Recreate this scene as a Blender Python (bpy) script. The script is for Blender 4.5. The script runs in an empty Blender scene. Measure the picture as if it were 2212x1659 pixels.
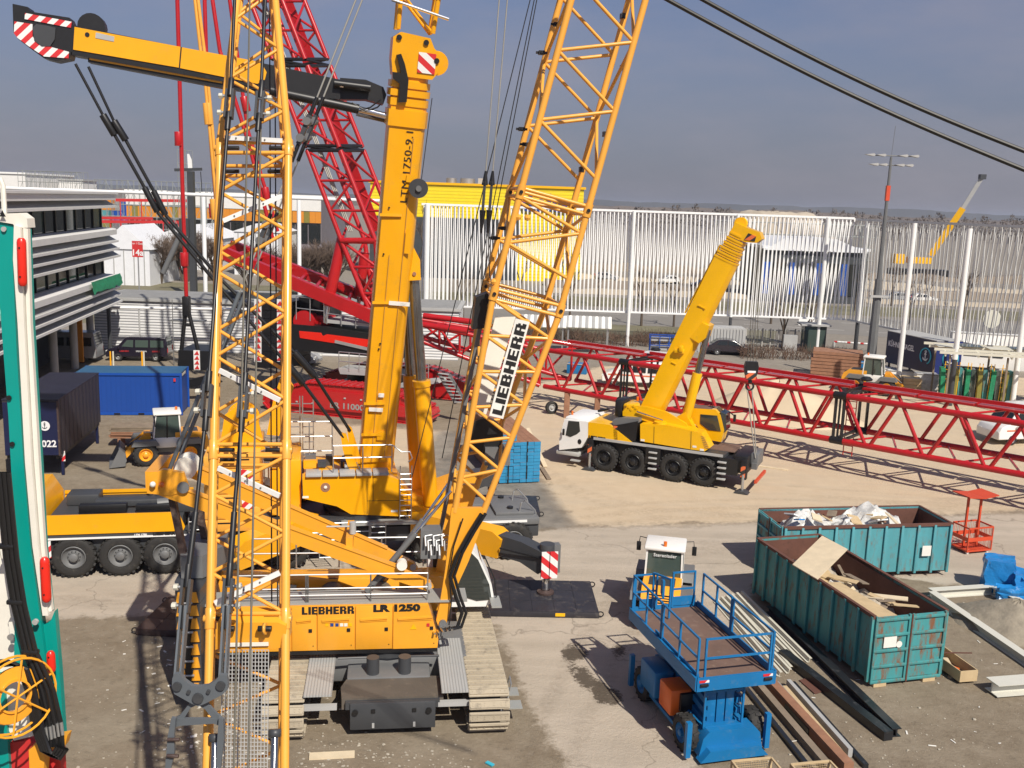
import bpy, bmesh, math, random
from mathutils import Vector as V, Matrix as MX
rnd = random.Random(11)
R_ = math.radians
SC = bpy.context.scene
COL = SC.collection
# ---------------------------------------------------------------- camera, sky, sun, exposure
CAMH, FPX, PITCH, ROLL = 13.5, 2123.4, R_(10.5), R_(1.9)      # focal length in units of a 2212 px wide picture
_F = V((0, math.cos(PITCH), -math.sin(PITCH))); _R0 = V((1, 0, 0)); _U0 = V((0, math.sin(PITCH), math.cos(PITCH)))
_R = _R0*math.cos(ROLL) + _U0*math.sin(ROLL); _U = _U0*math.cos(ROLL) - _R0*math.sin(ROLL)
CAM = V((0, 0, CAMH))
cd = bpy.data.cameras.new('camera'); cam = bpy.data.objects.new('camera', cd); COL.objects.link(cam)
cd.sensor_width = 36; cd.lens = 36*FPX/2212; cd.clip_start = .1; cd.clip_end = 12000
_m = MX((( _R.x, _U.x, -_F.x, 0), (_R.y, _U.y, -_F.y, 0), (_R.z, _U.z, -_F.z, CAMH), (0, 0, 0, 1)))
cam.matrix_world = _m
SC.camera = cam
SUN_EL, SUN_AZ = R_(46), R_(152)
wd = bpy.data.worlds.new('World'); SC.world = wd; wd.use_nodes = True
nt = wd.node_tree; nt.nodes.clear()
def _n(nt, t, **k):
    n = nt.nodes.new(t)
    for a, b in k.items(): setattr(n, a, b)
    return n
_sky = _n(nt, 'ShaderNodeTexSky'); _sky.sky_type = 'NISHITA'; _sky.sun_disc = False
_sky.sun_elevation = SUN_EL; _sky.sun_rotation = SUN_AZ; _sky.air_density = 1.0; _sky.dust_density = 1.2; _sky.ozone_density = 1.0; _sky.altitude = 500
_tc = _n(nt, 'ShaderNodeTexCoord'); _mp = _n(nt, 'ShaderNodeMapping'); _mp.inputs['Scale'].default_value = (1.6, 1.6, 5.0)
_no = _n(nt, 'ShaderNodeTexNoise'); _no.inputs['Scale'].default_value = 2.2; _no.inputs['Detail'].default_value = 5; _no.inputs['Roughness'].default_value = .55
_rp = _n(nt, 'ShaderNodeValToRGB'); _rp.color_ramp.elements[0].position = .47; _rp.color_ramp.elements[0].color = (0, 0, 0, 1); _rp.color_ramp.elements[1].position = .74; _rp.color_ramp.elements[1].color = (.42, .42, .42, 1)
_tint = _n(nt, 'ShaderNodeMix', data_type='RGBA', blend_type='MULTIPLY'); _tint.inputs[0].default_value = 1; _tint.inputs[7].default_value = (.78, .80, 1.0, 1)
_mx = _n(nt, 'ShaderNodeMix', data_type='RGBA'); _mx.inputs[7].default_value = (4.6, 4.2, 4.7, 1)
_bg = _n(nt, 'ShaderNodeBackground'); _bg.inputs['Strength'].default_value = .066
_wo = _n(nt, 'ShaderNodeOutputWorld')
L = nt.links.new
L(_tc.outputs['Generated'], _mp.inputs['Vector']); L(_mp.outputs[0], _no.inputs['Vector']); L(_no.outputs['Fac'], _rp.inputs[0])
_sx = _n(nt, 'ShaderNodeSeparateXYZ'); _hz = _n(nt, 'ShaderNodeMapRange'); _hz.interpolation_type = 'SMOOTHSTEP'; _hz.inputs[1].default_value = -.02; _hz.inputs[2].default_value = .34; _hz.inputs[3].default_value = .86; _hz.inputs[4].default_value = .10
_hm = _n(nt, 'ShaderNodeMix', data_type='RGBA'); _hm.inputs[7].default_value = (2.45, 2.50, 3.15, 1)     # low haze all round the horizon
L(_tc.outputs['Generated'], _sx.inputs[0]); L(_sx.outputs['Z'], _hz.inputs[0]); L(_hz.outputs[0], _hm.inputs[0])
L(_sky.outputs[0], _tint.inputs[6]); L(_tint.outputs[2], _hm.inputs[6]); L(_hm.outputs[2], _mx.inputs[6]); L(_rp.outputs[0], _mx.inputs[0]); L(_mx.outputs[2], _bg.inputs[0]); L(_bg.outputs[0], _wo.inputs[0])
sd = bpy.data.lights.new('sun', 'SUN'); sun = bpy.data.objects.new('sun', sd); COL.objects.link(sun)
sd.energy = 4.3; sd.angle = R_(.55); sd.color = (1, .93, .82)
sun.rotation_euler = V((-math.sin(SUN_AZ)*math.cos(SUN_EL), -math.cos(SUN_AZ)*math.cos(SUN_EL), -math.sin(SUN_EL))).to_track_quat('-Z', 'Y').to_euler()
sun.location = (40, -50, 80)
SC.view_settings.view_transform = 'Standard'; SC.view_settings.look = 'None'; SC.view_settings.gamma = 1; SC.view_settings.exposure = .30
SC.view_settings.use_curve_mapping = False

# a photograph measurement (2212 px wide) turned into a place in the yard
def ray(x, y): return _F + _R*((x-1106)/FPX) - _U*((y-829.5)/FPX)
def G(x, y, z=0.0):
    d = ray(x, y); return CAM + d*((z-CAMH)/d.z)
def at(x, y, Y):
    d = ray(x, y); return CAM + d*(Y/d.y)
def onpl(x, y, p, n):
    d = ray(x, y); return CAM + d*((V(p)-CAM).dot(n)/d.dot(n))
# ---------------------------------------------------------------- materials
MT = {}
def mat(name, col, rough=.5, metal=0.0, var=.12, scale=1.2, dirt=None, damt=0.0, bump=0.0, bscale=30.0, spec=.5, coat=0.0, streak=False):
    m = bpy.data.materials.new(name); m.use_nodes = True; t = m.node_tree; b = t.nodes['Principled BSDF']
    b.inputs['Roughness'].default_value = rough; b.inputs['Metallic'].default_value = metal; b.inputs['Specular IOR Level'].default_value = spec
    if coat: b.inputs['Coat Weight'].default_value = coat; b.inputs['Coat Roughness'].default_value = .12
    g = _n(t, 'ShaderNodeNewGeometry'); mp = _n(t, 'ShaderNodeMapping'); mp.inputs['Scale'].default_value = (1, 1, .25 if streak else 1)
    t.links.new(g.outputs['Position'], mp.inputs[0])
    no = _n(t, 'ShaderNodeTexNoise'); no.inputs['Scale'].default_value = scale; no.inputs['Detail'].default_value = 6; no.inputs['Roughness'].default_value = .6
    t.links.new(mp.outputs[0], no.inputs['Vector'])
    mr = _n(t, 'ShaderNodeMapRange'); mr.inputs[1].default_value = .25; mr.inputs[2].default_value = .75; mr.inputs[3].default_value = 1-var; mr.inputs[4].default_value = 1+var
    t.links.new(no.outputs['Fac'], mr.inputs[0])
    mu = _n(t, 'ShaderNodeVectorMath', operation='SCALE'); mu.inputs[0].default_value = col[:3]; t.links.new(mr.outputs[0], mu.inputs['Scale'])
    out = mu.outputs[0]
    if dirt:
        n2 = _n(t, 'ShaderNodeTexNoise'); n2.inputs['Scale'].default_value = scale*2.7; n2.inputs['Detail'].default_value = 8; n2.inputs['Roughness'].default_value = .7
        t.links.new(mp.outputs[0], n2.inputs['Vector'])
        r2 = _n(t, 'ShaderNodeMapRange'); r2.inputs[1].default_value = .62-damt*.25; r2.inputs[2].default_value = .72-damt*.2; r2.inputs[3].default_value = 0; r2.inputs[4].default_value = min(1, damt*1.6)
        t.links.new(n2.outputs['Fac'], r2.inputs[0])
        mi = _n(t, 'ShaderNodeMix', data_type='RGBA'); mi.inputs[7].default_value = (*dirt[:3], 1); t.links.new(out, mi.inputs[6]); t.links.new(r2.outputs[0], mi.inputs[0]); out = mi.outputs[2]
        ra = _n(t, 'ShaderNodeMapRange'); ra.inputs[3].default_value = rough; ra.inputs[4].default_value = .9; t.links.new(r2.outputs[0], ra.inputs[0]); t.links.new(ra.outputs[0], b.inputs['Roughness'])
    t.links.new(out, b.inputs['Base Color'])
    if bump:
        n3 = _n(t, 'ShaderNodeTexNoise'); n3.inputs['Scale'].default_value = bscale; n3.inputs['Detail'].default_value = 5
        t.links.new(g.outputs['Position'], n3.inputs['Vector'])
        bp = _n(t, 'ShaderNodeBump'); bp.inputs['Strength'].default_value = bump; bp.inputs['Distance'].default_value = .03; t.links.new(n3.outputs['Fac'], bp.inputs['Height']); t.links.new(bp.outputs[0], b.inputs['Normal'])
    MT[name] = m; return m
def stripes(name, c1, c2, dx, dy, dz, period, rough=.5):          # painted warning stripes
    m = bpy.data.materials.new(name); m.use_nodes = True; t = m.node_tree; b = t.nodes['Principled BSDF']; b.inputs['Roughness'].default_value = rough
    g = _n(t, 'ShaderNodeNewGeometry'); d = _n(t, 'ShaderNodeVectorMath', operation='DOT_PRODUCT'); d.inputs[1].default_value = (dx/period, dy/period, dz/period)
    f = _n(t, 'ShaderNodeMath', operation='FRACT'); c = _n(t, 'ShaderNodeMath', operation='GREATER_THAN'); c.inputs[1].default_value = .5
    mi = _n(t, 'ShaderNodeMix', data_type='RGBA'); mi.inputs[6].default_value = (*c1, 1); mi.inputs[7].default_value = (*c2, 1)
    t.links.new(g.outputs['Position'], d.inputs[0]); t.links.new(d.outputs['Value'], f.inputs[0]); t.links.new(f.outputs[0], c.inputs[0]); t.links.new(c.outputs[0], mi.inputs[0]); t.links.new(mi.outputs[2], b.inputs['Base Color'])
    MT[name] = m; return m
def glass(name, col, rough=.06, tr=0.0, alpha=1.0):
    m = bpy.data.materials.new(name); m.use_nodes = True; b = m.node_tree.nodes['Principled BSDF']
    b.inputs['Base Color'].default_value = (*col, 1); b.inputs['Roughness'].default_value = rough; b.inputs['Specular IOR Level'].default_value = .8; b.inputs['Alpha'].default_value = alpha
    MT[name] = m; return m
def ribbed(name, c1, c2, d, period, rough=.5, sharp=.5, bump=.6):      # fine profiled sheet too small to build, groove shade put into the colour
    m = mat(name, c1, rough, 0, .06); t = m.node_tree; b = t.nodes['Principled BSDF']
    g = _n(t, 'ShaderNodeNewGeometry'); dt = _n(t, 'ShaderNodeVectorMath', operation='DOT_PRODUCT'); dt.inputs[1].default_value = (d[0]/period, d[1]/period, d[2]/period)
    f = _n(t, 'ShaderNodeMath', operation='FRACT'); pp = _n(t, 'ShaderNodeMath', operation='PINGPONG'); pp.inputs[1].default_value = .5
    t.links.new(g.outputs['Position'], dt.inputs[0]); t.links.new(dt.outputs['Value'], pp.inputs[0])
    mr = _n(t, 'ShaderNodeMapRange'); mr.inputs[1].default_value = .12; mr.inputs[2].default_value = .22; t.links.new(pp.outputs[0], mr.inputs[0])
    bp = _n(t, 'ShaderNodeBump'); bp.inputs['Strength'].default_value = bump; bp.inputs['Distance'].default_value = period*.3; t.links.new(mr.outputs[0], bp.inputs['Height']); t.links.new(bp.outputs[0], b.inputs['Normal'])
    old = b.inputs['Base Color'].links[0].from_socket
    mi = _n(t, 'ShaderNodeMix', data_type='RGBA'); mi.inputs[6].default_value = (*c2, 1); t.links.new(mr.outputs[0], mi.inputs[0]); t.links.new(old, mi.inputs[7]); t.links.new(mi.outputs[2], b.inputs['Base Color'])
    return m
YD = (.34, .26, .13)
mat('yellow', (.84, .385, .004), .32, var=.07, scale=.9, dirt=(.48, .28, .05), damt=.17, coat=.35)
mat('yellow_bright', (.86, .46, .002), .32, var=.07, scale=.9, dirt=(.5, .32, .04), damt=.15, coat=.4)
mat('yellow_pale', (.82, .385, .055), .36, var=.07, dirt=(.55, .32, .1), damt=.16, coat=.2)
mat('orange_yellow', (.83, .365, .025), .36, var=.07, scale=.9, dirt=(.5, .26, .06), damt=.17, coat=.2)
mat('red', (.44, .011, .014), .33, var=.10, dirt=(.25, .03, .025), damt=.12, coat=.3)
mat('red_bright', (.75, .022, .010), .35, var=.05, coat=.3)
mat('teal', (.0, .30, .255), .4, var=.05, dirt=(.1, .25, .22), damt=.08)
mat('cream', (.80, .77, .68), .45, var=.05, dirt=(.5, .45, .36), damt=.12)
mat('white', (.80, .80, .78), .45, var=.04)
mat('white_worn', (.78, .77, .73), .5, var=.05, dirt=(.45, .40, .33), damt=.14)
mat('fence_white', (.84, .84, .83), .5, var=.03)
mat('fence_white_shaded', (.64, .64, .62), .5, var=.05)  # white slats seen on their shaded side, the shade put into the colour
mat('black', (.012, .012, .013), .42, var=.2, dirt=(.06, .055, .05), damt=.1)
mat('rubber', (.022, .021, .020), .75, var=.25, dirt=(.11, .095, .075), damt=.24, bump=.3, bscale=25)
mat('dark_grey', (.050, .053, .058), .45, var=.1, dirt=(.12, .11, .1), damt=.12)
mat('mid_grey', (.145, .148, .15), .5, var=.1, dirt=(.24, .22, .19), damt=.16)
mat('pendant_grey', (.11, .125, .14), .5, var=.08)
mat('light_grey', (.40, .40, .39), .55, var=.08, dirt=(.3, .27, .22), damt=.12)
mat('galv', (.50, .51, .51), .38, .75, .1)
mat('chrome', (.80, .81, .83), .12, 1.0, .03)
mat('cyl_grey', (.30, .31, .33), .18, .9, .05)
mat('rope', (.14, .13, .105), .6, .3, .1)
mat('rope_light', (.40, .39, .35), .5, .4, .1)
mat('rope_dark', (.022, .021, .02), .5, .2, .2)
mat('hose', (.012, .012, .013), .38, var=.1)
mat('track_dust', (.40, .345, .255), .85, var=.14, dirt=(.14, .12, .10), damt=.30, bump=.3)
mat('deck_alu', (.36, .37, .35), .5, .2, .08, dirt=(.24, .22, .18), damt=.16)
mat('weight_brown', (.105, .088, .070), .8, var=.2, dirt=(.2, .17, .13), damt=.25, bump=.2)
mat('steel_plate', (.035, .034, .042), .5, .2, .2, dirt=(.16, .14, .125), damt=.30)
mat('steel_rusty', (.07, .045, .04), .6, .2, .2, dirt=(.2, .15, .12), damt=.35)
mat('skip_teal', (.085, .31, .35), .55, var=.14, scale=2.6, dirt=(.19, .085, .04), damt=.36, streak=True)
mat('skip_green', (.055, .26, .265), .55, var=.16, scale=2.2, dirt=(.17, .075, .035), damt=.46, streak=True)
mat('skip_door', (.055, .27, .28), .6, var=.16, scale=1.7, dirt=(.20, .085, .04), damt=.62, streak=True)
mat('rust', (.13, .055, .038), .85, var=.25, dirt=(.06, .03, .022), damt=.3, bump=.2)
mat('timber', (.53, .40, .23), .8, var=.15, scale=2.5)
mat('timber_pale', (.66, .55, .38), .8, var=.12, scale=2.5, bump=.1)
mat('timber_brown', (.29, .145, .085), .8, var=.2, scale=3)
mat('timber_grey', (.23, .18, .13), .85, var=.2, scale=3)
mat('blue_end', (.025, .235, .44), .6, var=.15, scale=3)
mat('blue_lift', (.007, .155, .38), .42, var=.12, dirt=(.12, .2, .27), damt=.26)
mat('blue_container', (.006, .065, .34), .45, var=.05)
mat('blue_roof', (.03, .11, .22), .5, var=.1)
mat('navy', (.008, .012, .05), .45, var=.15)
mat('navy_curtain', (.018, .018, .035), .5, var=.25)
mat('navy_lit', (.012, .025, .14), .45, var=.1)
mat('cyan', (.04, .42, .56), .5)
mat('blue_wrap', (.02, .22, .55), .22, var=.2, bump=.6, bscale=9)
mat('brown_floor', (.16, .10, .075), .7, var=.18, dirt=(.28, .2, .15), damt=.3)
mat('plastic_film', (.60, .60, .58), .3, var=.35, scale=3, dirt=(.35, .28, .2), damt=.3, bump=.9, bscale=7)
mat('rubbish', (.42, .37, .30), .85, var=.4, scale=6, bump=.4)
mat('orange', (.75, .14, .02), .4)
mat('basket_red', (.58, .07, .025), .5, var=.1)
mat('green_net', (.012, .22, .10), .7, var=.3, scale=4)
mat('letter_black', (.012, .011, .011), .5)
mat('letter_blue', (.015, .05, .22), .5)
mat('letter_white', (.8, .8, .8), .5)
mat('letter_grey', (.30, .29, .28), .5)
mat('sticker', (.78, .76, .70), .5, var=.1)
mat('sign_red', (.55, .03, .03), .5)
mat('steel_blackwrap', (.018, .02, .024), .28, var=.3, dirt=(.25, .25, .25), damt=.16)
mat('panel_cream', (.62, .60, .50), .5, var=.06)
mat('beam_cream', (.60, .59, .52), .5, var=.05)
mat('paint_white', (.62, .6, .56), .7, var=.15)
mat('building_white', (.74, .73, .70), .6, var=.04)
mat('louver', (.72, .71, .68), .5, var=.04)
mat('louver_grey', (.36, .36, .35), .5, var=.05)
mat('concrete', (.40, .385, .36), .8, var=.1)
mat('facade_dark', (.05, .055, .06), .5, var=.2)
mat('roof_grey', (.26, .26, .255), .8, var=.12)
mat('orange_panel', (.66, .25, .025), .5, var=.06)
mat('olive_panel', (.23, .20, .04), .5)
mat('purple_grey', (.20, .18, .20), .6, var=.1)
mat('tent', (.74, .75, .77), .5, var=.05)
mat('bark', (.10, .075, .055), .9, var=.25, scale=3)
mat('twig', (.14, .10, .075), .9, var=.3, scale=2)
mat('scaffold', (.33, .35, .33), .5, .3, .2)
mat('mound', (.42, .36, .28), .95, var=.12, scale=.25, bump=.5, bscale=1.5)
mat('sandpile', (.56, .46, .32), .95, var=.08, scale=.6, bump=.4, bscale=5)
mat('spoil', (.27, .235, .18), .95, var=.25, scale=3, bump=.8, bscale=9)
mat('stone', (.40, .36, .29), .9, var=.2, scale=3)
mat('hedge', (.13, .08, .055), .95, var=.3, scale=2)
mat('grass_dry', (.17, .155, .095), .95, var=.25, scale=.3)
mat('asphalt_far', (.22, .205, .185), .9, var=.1, scale=.2)
mat('car_black', (.015, .012, .022), .2, var=.05, coat=.6)
mat('car_grey', (.33, .34, .35), .3, .3, .05, coat=.5)
mat('car_white', (.74, .73, .70), .35, var=.04, coat=.4)
mat('far_hill', (.075, .078, .08), .95, var=.25, scale=.004)
mat('far_trees', (.13, .105, .088), .95, var=.3, scale=.03)
mat('red_container', (.30, .05, .04), .6, var=.15)
mat('far_ground', (.24, .20, .16), .95, var=.2, scale=.02)
glass('glass_dark', (.015, .018, .018), .05)
glass('glass_green', (.06, .085, .075), .08)
glass('cab_glass', (.035, .042, .040), .04)
glass('lamp_amber', (.75, .16, .01), .2)
glass('lamp_clear', (.75, .75, .7), .2)
stripes('stripe_rw', (.62, .025, .03), (.78, .78, .76), .72, 0, -.72, .30)
stripes('stripe_rw2', (.62, .025, .03), (.78, .78, .76), .62, 0, .72, .36)
stripes('stripe_or', (.75, .16, .05), (.03, .03, .03), .6, 0, -.75, .32)
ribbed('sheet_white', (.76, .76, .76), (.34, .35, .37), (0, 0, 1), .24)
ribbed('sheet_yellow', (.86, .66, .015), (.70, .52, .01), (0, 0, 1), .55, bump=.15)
ribbed('deck_ribbed', (.40, .405, .39), (.29, .29, .28), (.991, .13, 0), .075, bump=.3)
ribbed('curtain_ribbed', (.034, .030, .038), (.012, .012, .022), (.33, .94, 0), .55)
ribbed('container_blue_ribs', (.006, .055, .29), (.006, .052, .275), (.97, .23, 0), .28, bump=.08)
# ---------------------------------------------------------------- mesh tools
WM = {}
def _link(o, parent, W):
    COL.objects.link(o)
    if parent is not None:
        o.parent = parent; o.matrix_parent_inverse = WM[parent.name].inverted()
    o.matrix_basis = W; WM[o.name] = W
    return o
class Thing:                                   # an Empty at the thing's base; frame = the axes its parts are given in
    def __init__(s, name, label, cat, loc=(0, 0, 0), rz=0.0, group=None, world=False, frame=None):
        o = bpy.data.objects.new(name, None); o.empty_display_size = .3
        W = frame if frame is not None else MX.Translation(V(loc)) @ MX.Rotation(rz, 4, 'Z')
        _link(o, None, W); o['label'] = label; o['category'] = cat; o['kind'] = 'thing'
        if group: o['group'] = group
        s.o = o; s.frame = MX.Identity(4) if world else W
def tag(o, label=None, cat=None, group=None, kind=None):
    for k, v in (('label', label), ('category', cat), ('group', group), ('kind', kind)):
        if v: o[k] = v
    return o
def _par(t, parent):
    if parent is not None: return parent
    return t.o if t is not None else None
def _fr(t): return t.frame if t is not None else MX.Identity(4)
def _unit(kind):
    bm = bmesh.new()
    if kind == 'box': bmesh.ops.create_cube(bm, size=1)
    else:
        n = kind
        a = [bm.verts.new((math.cos(2*math.pi*i/n), math.sin(2*math.pi*i/n), 0)) for i in range(n)]
        b = [bm.verts.new((v.co.x, v.co.y, 1)) for v in a]
        for i in range(n):
            f = bm.faces.new((a[i], a[(i+1) % n], b[(i+1) % n], b[i])); f.smooth = True
        bm.faces.new(a[::-1]); bm.faces.new(b)
    me = bpy.data.meshes.new('unit_'+str(kind)); bm.to_mesh(me); bm.free(); me.materials.append(None)
    return me
UNIT = {}
def unit(k):
    if k not in UNIT: UNIT[k] = _unit(k)
    return UNIT[k]
def _inst(name, me, m, t, parent, Wl):
    o = bpy.data.objects.new(name, me)
    _link(o, _par(t, parent), _fr(t) @ Wl)
    o.material_slots[0].link = 'OBJECT'; o.material_slots[0].material = MT[m]
    return o
def _axis(p0, p1, up=None):
    p0, p1 = V(p0), V(p1); z = (p1-p0); ln = z.length; z = z/ln if ln > 1e-9 else V((0, 0, 1))
    u = V(up) if up is not None else (V((0, 0, 1)) if abs(z.z) < .95 else V((0, 1, 0)))
    x = u.cross(z); x.normalize(); y = z.cross(x)
    return p0, p1, x, y, z, ln
def rod(name, p0, p1, r, m, t, parent=None, n=8):
    p0, p1, x, y, z, ln = _axis(p0, p1)
    W = MX(((x.x*r, y.x*r, z.x*ln, p0.x), (x.y*r, y.y*r, z.y*ln, p0.y), (x.z*r, y.z*r, z.z*ln, p0.z), (0, 0, 0, 1)))
    return _inst(name, unit(n), m, t, parent, W)
def bar(name, p0, p1, w, h, m, t, parent=None, up=None):      # w across, h along 'up'
    p0, p1, x, y, z, ln = _axis(p0, p1, up); c = (p0+p1)/2
    W = MX(((x.x*w, y.x*h, z.x*ln, c.x), (x.y*w, y.y*h, z.y*ln, c.y), (x.z*w, y.z*h, z.z*ln, c.z), (0, 0, 0, 1)))
    return _inst(name, unit('box'), m, t, parent, W)
def blk(name, c, s, m, t, parent=None, rz=0.0, rx=0.0, ry=0.0):
    W = MX.Translation(V(c)) @ MX.Rotation(rz, 4, 'Z') @ MX.Rotation(ry, 4, 'Y') @ MX.Rotation(rx, 4, 'X') @ MX.Diagonal((s[0], s[1], s[2], 1))
    return _inst(name, unit('box'), m, t, parent, W)
class MB:                                      # collects shapes into one mesh
    def __init__(s): s.v = []; s.f = []; s.sm = []
    def _add(s, vs, fs, smooth=False):
        b = len(s.v); s.v += [tuple(v) for v in vs]
        for f in fs: s.f.append(tuple(b+i for i in f)); s.sm.append(smooth)
        return s
    def box(s, c, d, rz=0.0, bev=0.0, rx=0.0, ry=0.0):
        c = V(c); h = V(d)/2; rot = (MX.Rotation(rz, 3, 'Z') @ MX.Rotation(ry, 3, 'Y') @ MX.Rotation(rx, 3, 'X'))
        if not bev:
            vs = [c+rot@V((sx*h.x, sy*h.y, sz*h.z)) for sz in (-1, 1) for sy in (-1, 1) for sx in (-1, 1)]
            return s._add(vs, [(0, 2, 3, 1), (4, 5, 7, 6), (0, 1, 5, 4), (2, 6, 7, 3), (0, 4, 6, 2), (1, 3, 7, 5)])
        b = min(bev, h.x*.9, h.y*.9, h.z*.9); bm = bmesh.new(); bmesh.ops.create_cube(bm, size=1)
        for v in bm.verts: v.co = V((v.co.x*2*h.x, v.co.y*2*h.y, v.co.z*2*h.z))
        bmesh.ops.bevel(bm, geom=list(bm.edges), offset=b, segments=2, affect='EDGES', profile=.5)
        bm.verts.index_update(); vs = [c+rot@v.co for v in bm.verts]; fs = [[v.index for v in f.verts] for f in bm.faces]; bm.free()
        return s._add(vs, fs)
    def beam(s, p0, p1, w, h, up=None):
        p0, p1, x, y, z, ln = _axis(p0, p1, up)
        vs = [p+x*(a*w/2)+y*(b*h/2) for p in (p0, p1) for a, b in ((-1, -1), (1, -1), (1, 1), (-1, 1))]
        return s._add(vs, [(3, 2, 1, 0), (4, 5, 6, 7), (0, 1, 5, 4), (1, 2, 6, 5), (2, 3, 7, 6), (3, 0, 4, 7)])
    def tube(s, p0, p1, r, n=8, r2=None, caps=True):
        p0, p1, x, y, z, ln = _axis(p0, p1); r2 = r if r2 is None else r2
        vs = [p0+(x*math.cos(2*math.pi*i/n)+y*math.sin(2*math.pi*i/n))*r for i in range(n)] + [p1+(x*math.cos(2*math.pi*i/n)+y*math.sin(2*math.pi*i/n))*r2 for i in range(n)]
        s._add(vs, [(i, (i+1) % n, n+(i+1) % n, n+i) for i in range(n)], True)
        if caps:
            b = len(s.v)-2*n; s.f.append(tuple(b+i for i in range(n))[::-1]); s.sm.append(False); s.f.append(tuple(b+n+i for i in range(n))); s.sm.append(False)
        return s
    def path(s, pts, r, n=6, closed=False):
        pts = [V(p) for p in pts]; k = len(pts); rings = []; px = None
        for i, p in enumerate(pts):
            a = pts[(i-1) % k] if (closed or i > 0) else p; b = pts[(i+1) % k] if (closed or i < k-1) else p
            z = (b-a).normalized()
            if px is None:
                u = V((0, 0, 1)) if abs(z.z) < .9 else V((0, 1, 0)); x = u.cross(z).normalized()
            else: x = (px-z*px.dot(z)).normalized()
            px = x; y = z.cross(x); rings.append([p+(x*math.cos(2*math.pi*j/n)+y*math.sin(2*math.pi*j/n))*r for j in range(n)])
        vs = [q for rg in rings for q in rg]; fs = []
        for i in range(k if closed else k-1):
            j = (i+1) % k
            for q in range(n): fs.append((i*n+q, i*n+(q+1) % n, j*n+(q+1) % n, j*n+q))
        s._add(vs, fs, True)
        if not closed: s._add([], [])
        return s
    def prism(s, pts, o, ax, ay, az, d):       # 2D outline in (ax, ay) at o, extruded d along az
        o, ax, ay, az = V(o), V(ax), V(ay), V(az); n = len(pts)
        vs = [o+ax*p[0]+ay*p[1] for p in pts] + [o+ax*p[0]+ay*p[1]+az*d for p in pts]
        return s._add(vs, [tuple(range(n))[::-1], tuple(range(n, 2*n))] + [(i, (i+1) % n, n+(i+1) % n, n+i) for i in range(n)])
    def lathe(s, prof, o, az, n=20, smooth=True):      # prof = (radius, height)
        o = V(o); z = V(az).normalized(); u = V((0, 0, 1)) if abs(z.z) < .9 else V((0, 1, 0)); x = u.cross(z).normalized(); y = z.cross(x); k = len(prof)
        vs = [o+z*h+(x*math.cos(2*math.pi*j/n)+y*math.sin(2*math.pi*j/n))*r for r, h in prof for j in range(n)]
        return s._add(vs, [(i*n+j, i*n+(j+1) % n, (i+1)*n+(j+1) % n, (i+1)*n+j) for i in range(k-1) for j in range(n)], smooth)
    def ball(s, c, r, n=10, sq=(1, 1, 1)):
        c = V(c); vs = []; fs = []; m = n//2
        for i in range(m+1):
            a = math.pi*i/m
            for j in range(n):
                b = 2*math.pi*j/n; vs.append(c+V((r*sq[0]*math.sin(a)*math.cos(b), r*sq[1]*math.sin(a)*math.sin(b), r*sq[2]*math.cos(a))))
        for i in range(m):
            for j in range(n): fs.append((i*n+j, (i+1)*n+j, (i+1)*n+(j+1) % n, i*n+(j+1) % n))
        return s._add(vs, fs, True)
    def poly(s, pts): return s._add([V(p) for p in pts], [tuple(range(len(pts)))])
    def build(s, name, m, t=None, parent=None, mats=None, fidx=None):
        me = bpy.data.meshes.new(name); me.from_pydata(s.v, [], s.f); me.polygons.foreach_set('use_smooth', s.sm)
        bm = bmesh.new(); bm.from_mesh(me); bmesh.ops.recalc_face_normals(bm, faces=bm.faces); bm.to_mesh(me); bm.free()
        me.materials.append(MT[m]); me.set_sharp_from_angle(angle=R_(38)); me.update()
        o = bpy.data.objects.new(name, me); _link(o, _par(t, parent), _fr(t)); return o
def thing1(mb, name, m, label, cat, group=None, kind=None):
    o = mb.build(name, m)
    return tag(o, label, cat, group, kind or 'thing') if kind != 'structure' else tag(o, kind='structure')
def copy_tree(o, W, label=None):               # copies a thing, its parts and sub-parts
    c = o.copy(); COL.objects.link(c); c.parent = None; c.matrix_basis = W; WM[c.name] = W
    if label: c['label'] = label
    def kids(a, b):
        for ch in a.children:
            k = ch.copy(); COL.objects.link(k); k.parent = b; kids(ch, k)
    kids(o, c); return c
def text(name, s, m, t, W, size, parent=None, ext=.006, bold=0.0, sx=1.0, align='LEFT', shear=0.0, space=1.0):
    cu = bpy.data.curves.new(name, 'FONT'); cu.body = s; cu.size = size; cu.extrude = ext; cu.offset = bold; cu.align_x = align; cu.shear = shear; cu.space_character = space
    cu.resolution_u = 3
    tmp = bpy.data.objects.new('tmp_text', cu); COL.objects.link(tmp)
    dg = bpy.context.evaluated_depsgraph_get(); me = bpy.data.meshes.new_from_object(tmp.evaluated_get(dg)); bpy.data.objects.remove(tmp); bpy.data.curves.remove(cu)
    me.materials.clear(); me.materials.append(MT[m])
    o = bpy.data.objects.new(name, me); _link(o, _par(t, parent), _fr(t) @ W @ MX.Diagonal((sx, 1, 1, 1))); return o
HEAVY = {'L': (.66, [(0, 0, .3, 1), (.3, 0, .66, .22)]), 'I': (.3, [(0, 0, .3, 1)]), 'E': (.68, [(0, 0, .3, 1), (.3, 0, .68, .2), (.3, .4, .63, .6), (.3, .8, .68, 1)]),
         'B': (.76, [(0, 0, .3, 1), (.3, 0, .68, .19), (.3, .41, .66, .59), (.3, .81, .66, 1), (.5, .19, .76, .41), (.48, .59, .74, .81)]), 'H': (.78, [(0, 0, .28, 1), (.28, .39, .5, .61), (.5, 0, .78, 1)]),
         'R': (.78, [(0, 0, .3, 1), (.3, .38, .66, .56), (.3, .81, .66, 1), (.48, .56, .75, .81), (.46, .0, .78, .38)])}
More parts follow.
